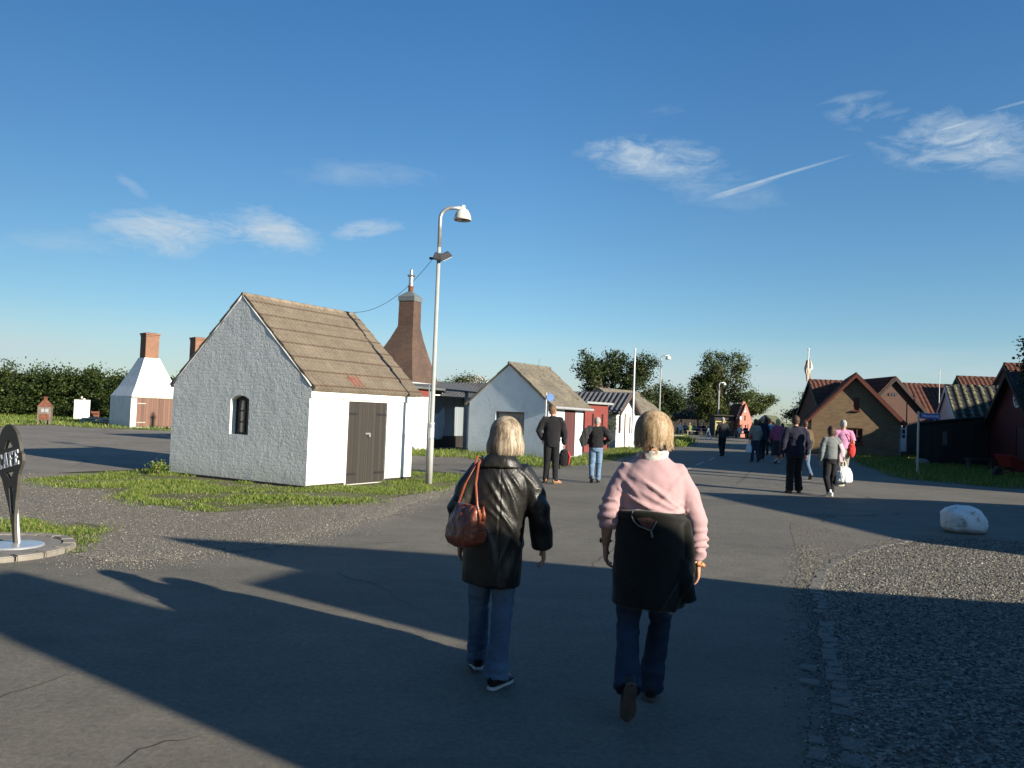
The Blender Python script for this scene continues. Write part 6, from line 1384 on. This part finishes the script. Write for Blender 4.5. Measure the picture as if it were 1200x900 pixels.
b = MB(); b.tube([back(x, z, .016) for x, z in zp], .0038*k, 8); b.tube([back(-.018, 1.03, .018), back(-.012, .995, .02)], [.005*k, .007*k], 8); b.build('zip', M_('tan_zip', (.20, .175, .145), .5, .1), tj, smooth=True)
b = MB(); n = 8; vs = []
for i in range(n+1):
    t_ = i/n; x = -.115+.125*t_; zt_ = 1.132-.045*t_; zb_ = 1.128-.10*math.sin(min(1, t_*1.15)*PI*.62) if t_ < .85 else 1.06+.02*t_
    for j in range(4): vs.append(back(x, zt_+(min(zb_, zt_-.004)-zt_)*j/3, .010+.003*math.sin(j*2+i)))
b.add(vs, [(4*i+j, 4*i+j+1, 4*i+5+j, 4*i+4+j) for i in range(n) for j in range(3)]); b.build('lining', M_('brown_lining', (.10, .045, .035), .8, .4, 40, .5), tj, smooth=True)
# scarf, glasses, bracelet, watch
mb = MB()
for j in range(3): mb.tube([P((.070*math.cos(a)*(1+.05*j), .0+.075*math.sin(a)*(1+.05*j), 1.415+.016*j+.012*math.sin(a+j)+.006*math.sin(a*5+j*2))) for a in [2*PI*i/20 for i in range(21)]], .017*k, 8)
t = NT('flowered_scarf'); o = t.coord(); vo = t.n('TexVoronoi'); vo.inputs['Scale'].default_value = 60; t.l(o, vo.inputs['Vector']); sp_ = t.n('SeparateXYZ'); t.l(vo.outputs['Color'], sp_.inputs[0])
remesh(mb, 'scarf', t.done(t.ramp(sp_.outputs[0], [(.0, (.55, .50, .44)), (.55, (.62, .58, .52)), (.62, (.42, .10, .10)), (.75, (.30, .28, .18)), (.85, (.65, .62, .57))]), .9), pw, .008, 1, lambda p, n_: .004*noise.noise(p*40))
hc = P(J['head']); b = MB()
def hp(x, y, z): return hc+rotz(V((x, y, z)), (0, 0, 0), J['yaw'])*k
for sx in (-1, 1):
    b.tube([hp(sx*.034+.024*math.cos(a), .108, .004+.017*math.sin(a)) for a in [2*PI*i/14 for i in range(15)]], .0022*k, 6); b.tube([hp(sx*.058, .105, .008), hp(sx*.084, .05, .008), hp(sx*.084, -.005, .004)], .0025*k, 6)
b.tube([hp(-.012, .11, .006), hp(.012, .11, .006)], .002*k, 6); b.build('glasses', m_shoe, pw)
w = P(J['wr'][1])+V((0, .002, -.006)); b = MB()
for i in range(15): a = 2*PI*i/15; b.ball(w+V((.034*math.cos(a), .032*math.sin(a), -.012*math.cos(a)+.003*math.sin(i*2)))*k, (.0085+.002*(i % 3))*k, 10, 7)
b.build('bracelet', island_mat('amber_beads', [(0, (.45, .10, .05)), (.5, (.55, .28, .12)), (1, (.65, .50, .38))], .25), pw, smooth=True)
w = P(J['wr'][0])+V((0, 0, .022)); b = MB(); b.tube([w+V((.029*math.cos(a), .028*math.sin(a), 0))*k for a in [2*PI*i/18 for i in range(19)]], .0075*k, 8); b.ball(w+V((-.03, 0, 0)), (.007, .016, .016), 10, 6); b.build('wristwatch', m_shoe, pw, smooth=True)

# ------------------------------------------------ woman in the black leather coat
B2 = V((-.050, 5.02, 0)); Hl = D(604, 488, 5.02).z
J = {k_: (list(v) if isinstance(v, list) else v) for k_, v in STAND.items()}
J['hip'] = [(-.10, 0, .87), (.055, 0, .87)]; J['knee'] = [(-.105, .13, .47), (.045, -.01, .47)]; J['ank'] = [(-.098, .24, .10), (.022, -.10, .088)]; J['foot'] = [(-.10, .98, -.12), (.55, .84, 0)]
J['sh'] = [(-.160, 0, 1.335), (.160, 0, 1.335)]; J['el'] = [(-.262, -.02, 1.10), (.255, -.01, 1.10)]; J['wr'] = [(-.242, .06, .875), (.292, .05, .865)]; J['hd'] = [(0, .2, -1), (.15, .25, -1)]
J['yaw'] = rad(-20); J['head'] = (.03, .015, 1.565); J['bob'] = dict(zend=-.128, wide=1.16, n=5600, shag=.14, seed=5, flick=-.02, wd=.0030, lay=.022, bulge=.20, tuck=.06)
def dlea(p, n_):
    q = p; a = 0
    if q.y < .04:
        for (x0, z0, sl, w, am, ln) in ((-.02, 1.15, -1.6, .013, .009, .09), (.055, 1.18, -2.0, .012, .010, .10), (.02, 1.03, -1.2, .013, .008, .09), (.10, 1.05, -2.4, .014, .008, .08), (.00, 1.22, -1.9, .012, .007, .06), (.085, 1.24, -1.4, .012, .008, .06), (-.07, .92, -2.5, .02, .006, .12), (.05, .86, 2.6, .025, .007, .12), (.10, .74, 3.0, .03, .008, .12), (-.02, .72, -3.5, .03, .007, .12), (.14, 1.28, -1.1, .012, .007, .06), (-.10, 1.12, .8, .014, .006, .06), (-.05, 1.05, -.9, .012, .006, .07), (.06, .97, -1.6, .014, .007, .07)):
            d = (q.z-z0-(q.x-x0)*sl)/(w*math.sqrt(1+sl*sl)); a += am*math.exp(-d*d)*math.exp(-((q.z-z0)/ln)**2)
    if abs(q.x) > .22 and q.z < 1.2: a += .0028*math.sin(q.z*55+q.y*30+2*noise.noise(q*9))*(1 if q.z > .95 else .6)
    a += -.004*math.exp(-(q.x/.005)**2)*(1 if q.y < 0 and q.z < 1.30 else 0)       # centre seam
    return a*1.25+.006*noise.noise(V((q.x*6, q.y*6, q.z*3.2)))+.004*noise.noise(V((q.x*14+q.z*5, q.y*14, q.z*9)))
J['disp'] = dlea
TL = [(.630, .190, .155, -.035, .0), (.70, .192, .155, -.03), (.85, .188, .150, -.03), (1.0, .186, .146, -.02), (1.14, .192, .142, -.01), (1.25, .203, .140), (1.31, .196, .128), (1.37, .165, .108), (1.41, .112, .09), (1.44, .085, .08)]
lw, lbody, P, k = person('woman in a black leather coat carrying a reddish brown shoulder bag', B2, rad(2), Hl, J, .0065, m_leather, m_denim, m_shoe, ('strands', m_hash), torso=TL, sleeve=(.080, .078, .075, .073, .070), slv_end=(1.0, 1.02), leg_r=(.084, .072, .066, .078), shoes_sole=[m_sole, m_sole], wrinkle=.010, topname='coat', legname='jeans')
mb = MB(); mb.tube([P((0, -.010, 1.395)), P((0, -.012, 1.43)), P((0, -.010, 1.468))], [(.100*k, .100*k), (.086*k, .088*k), (.080*k, .082*k)], 22)
mb.tube([P((0, -.03, 1.445)), P((0, -.045, 1.405)), P((0, -.05, 1.365))], [(.095*k, .075*k), (.125*k, .085*k), (.150*k, .085*k)], 24, side=(1, 0, 0))
remesh(mb, 'collar', m_leather, lw, .008, 3, lambda p, n_: .003*noise.noise(p*25)+.003*math.sin(p.x*40))
# her bag
bagc = V(B2)+V((-.190, -.175, 1.025*k)); u = V((-.60, .80, 0)).normalized(); v_ = V((-u.y, u.x, 0)); root = thing('shoulder_bag', 'reddish brown leather bag hanging under the left arm of the woman in leather', 'bag', bagc)
def sq(c, w, h, tl, n=22):
    out = []
    for i in range(n):
        a = 2*PI*i/n; x, y = math.cos(a), math.sin(a); x = math.copysign(abs(x)**.5, x); y = math.copysign(abs(y)**.5, y); ww = w*(1-.48*max(0, y+.35))*1.12; out.append(c*.92+v_*(x*ww*.92)+V((0, 0, y*h*.80+tl)))
    return out
mb = MB(); R_ = [sq(u*s_, w, h, tl) for s_, w, h, tl in ((-.140, .04, .07, .0), (-.130, .066, .125, .0), (-.09, .080, .150, -.004), (0, .088, .160, -.01), (.09, .084, .150, -.014), (.140, .066, .120, -.02), (.152, .03, .06, -.02))]; n = 22
mb.add([p for r0 in R_ for p in r0], [(i*n+j, i*n+(j+1) % n, (i+1)*n+(j+1) % n, (i+1)*n+j) for i in range(6) for j in range(n)]+[tuple(range(n-1, -1, -1)), tuple(6*n+j for j in range(n))])
remesh(mb, 'body', m_brownl, root, .007, 2, lambda p, n_: .007*noise.noise(V((p.x*22, p.y*22, p.z*9)))+.004*noise.noise(p*40)-.005*math.exp(-((p.dot(u)+.085)/.004)**2)-.004*math.exp(-((p.dot(u)-.09)/.004)**2))
shp = V(B2)+P((-.135, -.045, 1.425))-bagc
b = MB()
for s_, sd in ((-.11, -.02), (.10, .02)):
    a = u*s_+V((0, 0, .10)); m_ = a.lerp(shp, .5)+V((-.015, -.045, 0)); pts = [a-V((0, 0, .05)), a, a.lerp(m_, .6), m_, m_.lerp(shp, .7)+V((-.0, -.02, .01)), shp+v_*sd+V((0, .02, .012)), shp+V((.01, .09, -.01))]
    b.tube(pts, [(.0075, .004)]*7, 8)
st_ = b.build('strap', m_brownl, root, smooth=True)
b = MB()
for s_ in (-.11, .10):
    c_ = u*s_+V((0, 0, .09))-v_*.0; b.tube([c_+V((.014*math.cos(a), 0, .014*math.sin(a))) for a in [2*PI*i/12 for i in range(13)]], .003, 6)
b.build('ring', m_zinc, root, smooth=True)
b = MB(); b.tube([u*-.155+V((0, -.0, -.03))+v_*t_ for t_ in (-.055, 0, .055)], [.004]*3, 6); c_ = u*-.12+V((.03, -.03, .12)); b.tube([c_, c_+V((.004, -.004, -.05)), c_+V((.004, -.004, -.085))], [(.004, .004), (.012, .006), (.014, .006)], 8); b.build('tassel', m_brownl, root, smooth=True)
b = MB(); b.tube([u*s_+V((0, 0, .112-.02*abs(s_)*8*abs(s_))) for s_ in (-.12, -.06, 0, .06, .12)], .005, 6); b.build('zip', m_zinc, root)
# ------------------------------------------------ the other walkers
GW = 'people walking along the street'
def at(px, py): return G(px, py)
def hgt(px, py, b): return D(px, py, b.y).z
TJ = [(.90, .185, .140), (1.0, .188, .14), (1.12, .190, .138), (1.26, .21, .142), (1.34, .212, .130), (1.39, .175, .108), (1.43, .105, .082), (1.455, .07, .07)]
b1 = at(645, 566.5); J = walk(.10, -1); J['sh'] = [(-.185, 0, 1.39), (.185, 0, 1.39)]; J['el'] = [(-.30, -.06, 1.13), (.265, -.03, 1.10)]; J['wr'] = [(-.20, .06, .96), (.275, .05, .86)]; J['yaw'] = rad(-35); J['foot'] = [(-.15, .95, 0), (.75, .6, 0)]; J['ank'][0] = (-.11, .05, .09); J['ank'][1] = (.10, -.08, .09)
m1, _, P, k = person('tall man in a black jacket and dark trousers standing by the bluish shed', b1, rad(0), hgt(643, 475, b1), J, .012, m_dark, m_dark, m_brshoe, ('short', m_hginger), m_skin2, GW, torso=TJ, sleeve=(.088, .078, .068, .064, .056), shoes_sole=m_dsole, collar=1.47)
bp = V(b1)+P((.285, .06, .60)); r_ = thing('backpack', 'black and red backpack hanging from the right hand of the tall man by the shed', 'bag', bp)
mb = MB(); mb.tube([(0, 0, -.24), (0, 0, -.20), (.0, 0, 0), (0, 0, .12), (.01, 0, .18)], [(.07, .05), (.12, .085), (.13, .09), (.10, .07), (.04, .03)], 16, side=(1, 0, 0)); bd = remesh(mb, 'body', m_dark, r_, .012, 2, lambda p, n_: .01*noise.noise(p*18))
b = MB(); b.tube([(.10, -.06, -.2), (.13, -.06, 0), (.08, -.05, .12)], [(.02, .012)]*3, 8); b.build('side_strip', m_redc, bd, smooth=True); b = MB(); b.tube([(-.02, 0, .16), (-.02, 0, .24), (.04, 0, .24), (.04, 0, .16)], .010, 6); b.tube([(-.08, .03, .1), (-.14, .02, -.1), (-.10, 0, -.32)], [(.015, .004)]*3, 6); b.build('strap', m_dark, bd)
b2 = at(697, 566); J = walk(.12, 1); J['sh'] = [(-.185, 0, 1.39), (.185, 0, 1.39)]; J['el'] = [(-.33, -.09, 1.14), (.34, -.08, 1.13)]; J['wr'] = [(-.20, .06, 1.03), (.19, .07, 1.02)]; J['hd'] = [(.6, .5, -.4), (-.6, .5, -.4)]; J['yaw'] = rad(-20); J['head'] = (.02, .03, 1.56)
m2, _, P, k = person('grey haired man in black jacket and light blue jeans with hands on hips', b2, rad(-4), hgt(697, 488, b2), J, .012, m_dark, m_denim3, m_shoe, ('short', m_hgrey), m_skin2, GW, torso=TJ, sleeve=(.092, .088, .080, .07, .06), wrinkle=.012)
mb = MB(); mb.tube([(-.15, -.10, 1.37), (-.27, -.14, 1.25), (-.34, -.13, 1.05), (-.30, -.12, .90)], [(.06, .03), (.10, .035), (.11, .03), (.07, .02)], 14, side=(1, 0, 0)); r_ = thing('coat', 'dark coat slung over the left shoulder of the grey haired man in jeans', 'coat', b2); o_ = remesh(mb, 'cloth', m_char, r_, .012, 2, lambda p, n_: .015*noise.noise(V((p.x*16, p.y*8, p.z*4))))
b3 = at(846, 534.5); person('lone elderly man in a dark coat walking toward the cafe, under the farthest lamp', b3, 0, hgt(847, 489, b3), walk(.16, 1), .02, m_char, m_dark, m_shoe, ('cap', m_hgrey), m_skin, GW, hem=.80)
b4 = at(884.5, 541); wl_, _, P, k = person('woman in a beige jacket and jeans with a brown shoulder bag', b4, rad(5), hgt(884, 491, b4), walk(.10, -1), .018, m_beige, m_denim2, m_shoe, ('bobcap', m_hbrown), m_skin, GW, hem=.84)
r_ = thing('shoulder_bag', 'brown shoulder bag carried by the woman in the beige jacket', 'bag', V(b4)+P((-.23, -.10, 1.02))); mb = MB(); mb.ball((0, 0, 0), (.08, .13, .15), 14, 9); remesh(mb, 'body', m_brownl, r_, .016, 1); b = MB(); b.tube([(0, 0, .12), (.06, .0, .3), (.09, .02, .36)], .012, 6); b.build('strap', m_brownl, r_)
def carrier(label, loc, w, h, m, seed, handle=.14):
    r_ = thing('carrier_bag', label, 'bag', loc); mb = MB(); mb.tube([(0, 0, -h), (0, 0, -h*.92), (0, 0, -h*.4), (0, 0, -.06), (0, 0, -.02)], [(w*.35, w*.22), (w*.5, w*.3), (w*.48, w*.28), (w*.30, w*.16), (w*.10, w*.06)], 16, side=(1, 0, 0))
    remesh(mb, 'body', m, r_, .013, 1, lambda p, n_: .014*noise.noise(V((p.x*14+seed, p.y*14, p.z*8)))+.006*noise.noise(p*35)); b = MB(); b.tube([(-w*.10, 0, -.05), (-.03, 0, handle*.6), (0, 0, handle), (.03, 0, handle*.6), (w*.10, 0, -.05)], [(.012, .004)]*5, 6); b.build('handle', m, r_); return r_
m_plastic = M_('white_plastic', (.75, .75, .73), .4, .06, 8, .2)
carrier('white carrier bag hanging from the left hand of the woman in the beige jacket', V(b4)+P((-.26, -.02, .74)), .26, .42, m_plastic, 3, .12)
b5 = at(892.5, 538.5); person('white haired man in a dark navy coat walking in the group', b5, rad(-3), hgt(895, 488, b5), walk(.14, 1), .02, m_navy, m_dark, m_shoe, ('short', m_hwhite), m_skin, GW, hem=.78)
b6 = V((D(903, 492, 41).x, 41, 0)); person('person in a light blue jacket in the middle of the group', b6, 0, hgt(903, 491, b6), walk(.14, -1), .02, m_ltblue, m_char, m_shoe, ('short', m_hbrown), m_skin, GW, hem=.82)
b7 = at(910.5, 543); person('fair haired woman in a magenta cardigan and long dark skirt', b7, rad(4), hgt(911, 491, b7), walk(.10, 1), .018, m_mag, None, m_sole, ('bobcap', m_hfair), m_skin, GW, hem=.86, skirt=(m_skirt, .32), topname='cardigan')
b8 = V((D(917, 500, 39).x, 39, 0)); person('short dark haired person in black beside the woman in magenta', b8, 0, hgt(916, 496, b8), walk(.12, 1), .02, m_dark, m_dark, m_shoe, ('bobcap', m_hdark), m_skin, GW)
b9 = at(930.5, 578); J = walk(.06, 1); J['sh'] = [(-.195, 0, 1.385), (.195, 0, 1.385)]; J['el'] = [(-.275, -.03, 1.10), (.275, -.03, 1.10)]; J['wr'] = [(-.28, .05, .86), (.28, .05, .86)]; J['ank'] = [(-.11, -.02, .09), (.12, .06, .09)]; J['foot'] = [(-.1, .99, 0), (.5, .86, 0)]
TN = [(.78, .205, .155), (.92, .208, .155), (1.1, .208, .15), (1.26, .22, .150), (1.33, .218, .135), (1.385, .18, .11), (1.43, .11, .085), (1.46, .075, .072)]
person('broad man in a long navy jacket and black trousers, largest walker on the right', b9, rad(3), hgt(931, 487, b9), J, .012, m_navy, m_dark, m_dsole, ('short', m_hbrown), m_skin2, GW, torso=TN, sleeve=(.092, .082, .074, .07, .062), leg_r=(.10, .09, .085, .085), wrinkle=.011, collar=1.47)
b10 = at(942, 561.5); J = walk(.20, -1); bm_, _, P, k = person('man in a brown jacket and jeans walking behind the navy jacket man', b10, rad(4), hgt(943, 493, b10), J, .015, m_brownc, m_denim, m_shoe, ('short', m_hbrown), m_skin2, GW, hem=.82, torso=TJ)
r_ = thing('backpack', 'red backpack on the left shoulder of the man in the brown jacket', 'bag', V(b10)+P((-.14, -.19, 1.20))); mb = MB(); mb.ball((0, 0, 0), (.10, .085, .20), 14, 10); remesh(mb, 'body', m_redc, r_, .014, 1, lambda p, n_: .008*noise.noise(p*20)); b = MB(); b.tube([(-.02, .03, .15), (-.02, .12, .24), (-.02, .2, .18)], [(.02, .008)]*3, 6); b.build('strap', m_dark, r_)
b12 = V(at(990, 571)); b12 = V((D(988, 520, 22.6).x, 22.6, 0)); J = walk(.14, 1); J['wr'][1] = (.26, .12, .92); pm_, _, P, k = person('white haired man in a pink shirt walking beside the woman in grey', b12, rad(-6), hgt(984, 492, b12), J, .013, m_lightp, m_beige, m_shoe, ('short', m_hwhite), m_skin2, GW, hem=.95, slv_end=(-.15, -.15), sleeve=(.092, .088, .085, .06, .06), topname='shirt')
r_ = thing('shoulder_bag', 'red bag at the right hip of the man in the pink shirt', 'bag', V(b12)+P((.18, -.12, .92))); mb = MB(); mb.ball((0, 0, 0), (.11, .07, .20), 14, 9); remesh(mb, 'body', m_redc, r_, .014, 1, lambda p, n_: .01*noise.noise(p*16)); b = MB(); b.tube([(0, 0, .16), (-.06, -.05, .34), (-.16, -.02, .46)], .012, 6); b.build('strap', m_redc, r_)
b11 = at(972.5, 582); J = walk(.13, 1); J['sh'] = [(-.165, 0, 1.375), (.165, 0, 1.375)]; J['el'] = [(-.235, -.03, 1.09), (.27, -.03, 1.10)]; J['wr'] = [(-.24, .04, .85), (.315, .03, .88)]; J['yaw'] = rad(12)
gw_, _, P, k = person('brown haired woman in a grey top and black trousers with white trainers', b11, rad(2), hgt(971, 499, b11), J, .012, m_greyc, m_dark, m_wshoe, ('bobcap', m_hbrown), m_skin, GW, hem=.90, slv_end=(1.0, .98), shoes_sole=m_sole, topname='sweater')
carrier('bulging white carrier bag hanging from the right hand of the woman in grey', V(b11)+P((.34, .02, .76)), .40, .40, m_plastic, 7, .12)
carrier('smaller cream bag held behind the bulging white carrier bag', V(b11)+P((.26, .10, .76)), .24, .50, M_('cream_plastic', (.60, .57, .48), .5, .08, 8, .2), 9, .12)
r_ = thing('scarf', 'long pale pink scarf hanging from the right arm of the woman in grey', 'scarf', b11)
mb = MB()
for q_ in (((.17, -.11, 1.28), (.22, -.12, 1.12), (.19, -.11, .95), (.20, -.10, .84)), ((.19, -.10, 1.26), (.26, -.11, 1.1), (.24, -.12, .97))): mb.tube([P(p) for p in q_], [(.05*k, .02*k)]*len(q_), 10, side=(1, 0, 0))
remesh(mb, 'cloth', cloth_mat('pale_pink_scarf', (.62, .44, .48), .1), r_, .012, 2, lambda p, n_: .012*noise.noise(V((p.x*20, p.y*10, p.z*7))))

# ------------------------------------------------ guests sitting at the cafe
def sitter(label, loc, rz, m, hm, seed):
    root = thing('person', label, 'person', loc, rz, 'guests seated at the cafe'); mb = MB(); mb.ball((0, .02, 1.22), (.085, .10, .12), 12, 8); mb.tube([(0, 0, 1.0), (0, .01, 1.15)], .05, 8); mb.tube([(0, 0, .45), (0, 0, .7), (0, 0, .95), (0, 0, 1.04)], [(.16, .11), (.15, .10), (.17, .10), (.08, .06)], 12, side=(1, 0, 0))
    for s in (-1, 1):
        mb.tube([(s*.09, 0, .50), (s*.11, .42, .50), (s*.11, .44, .08), (s*.11, .56, .04)], [.075, .06, .045, .035], 8); mb.tube([(s*.17, 0, .98), (s*.24, .08, .76), (s*.16, .30, .74)], [.05, .042, .03], 8); hand(mb, V((s*.16, .30, .74)), (-s*.2, 1, -.1), (-s, 0, .1), (0, 0, -1), 1)
    remesh(mb, 'body', m_skin, root, .022, 1); mb = MB(); mb.tube([(0, 0, .46), (0, 0, .7), (0, 0, .95), (0, 0, 1.05)], [(.18, .13), (.17, .12), (.19, .12), (.08, .07)], 12, side=(1, 0, 0))
    for s in (-1, 1): mb.tube([(s*.12, 0, .98), (s*.18, 0, .97), (s*.245, .08, .76), (s*.18, .22, .745)], [.06, .065, .055, .045], 8)
    remesh(mb, 'shirt', m, root, .022, 1); mb = MB()
    for s in (-1, 1): mb.tube([(s*.08, -.02, .50), (s*.11, .42, .51), (s*.11, .45, .12)], [.095, .078, .06], 8)
    remesh(mb, 'trousers', m_dark, root, .022, 1); mb = MB(); mb.ball((0, -.005, 1.255), (.095, .105, .105), 12, 8); remesh(mb, 'hair', hm, root, .02, 0)
def cafe_table(label, loc):
    r = thing('cafe_table', label, 'table', loc, 0, 'tables at the cafe'); b = MB(); b.box((0, 0, .73), (1.5, .75, .05)); b.build('tabletop', m_palewood, r)
    for x in (-.6, .6): b = MB(); b.box((x, 0, .35), (.08, .6, .7)); b.build('leg', m_darkwood, r)
    for y in (-.62, .62): b = MB(); b.box((0, y, .43), (1.5, .26, .05)); b.box((-.6, y, .2), (.06, .2, .41)); b.box((.6, y, .2), (.06, .2, .41)); b.build('bench_seat', m_palewood, r)
for px, Y, lab, sit in ((800, 92, 'leftmost long table before the cafe pavilion', ((-.4, 'white shirted guest at the leftmost cafe table', m_whitec, m_hbrown), (.4, 'grey shirted guest at the leftmost cafe table', m_greyc, m_hgrey))),
                        (811, 90, 'second long table from the left at the cafe, between the olive and green shirted guests', ((-.4, 'olive shirted guest at the cafe', m_olive, m_hfair), (.35, 'guest in a bright green shirt at the cafe', m_green, m_hbrown))),
                        (822, 93, 'long cafe table just left of the A frame board', ((-.4, 'guest in a dark red jumper left of the A frame board', m_mag, m_hfair), (.4, 'guest in black left of the A frame board', m_dark, m_hdark))),
                        (834, 91, 'long cafe table just right of the A frame board', ((-.3, 'cream shirted guest right of the A frame board', m_beige, m_hbrown), (.4, 'blue jacketed guest right of the A frame board', m_ltblue, m_hdark))),
                        (870, 84.5, 'long table before the coral red house', ((-.4, 'guest in a white shirt before the coral red house', m_whitec, m_hbrown), (.5, 'guest in black before the coral red house', m_dark, m_hdark)))):
    q = D(px, 500, Y); cafe_table(lab, (q.x, Y, 0))
    for i, (dx, l, m, h) in enumerate(sit): sitter(l, (q.x+dx, Y-.62 if i == 0 else Y+.62, 0), 0 if i == 0 else PI, m, h, i)
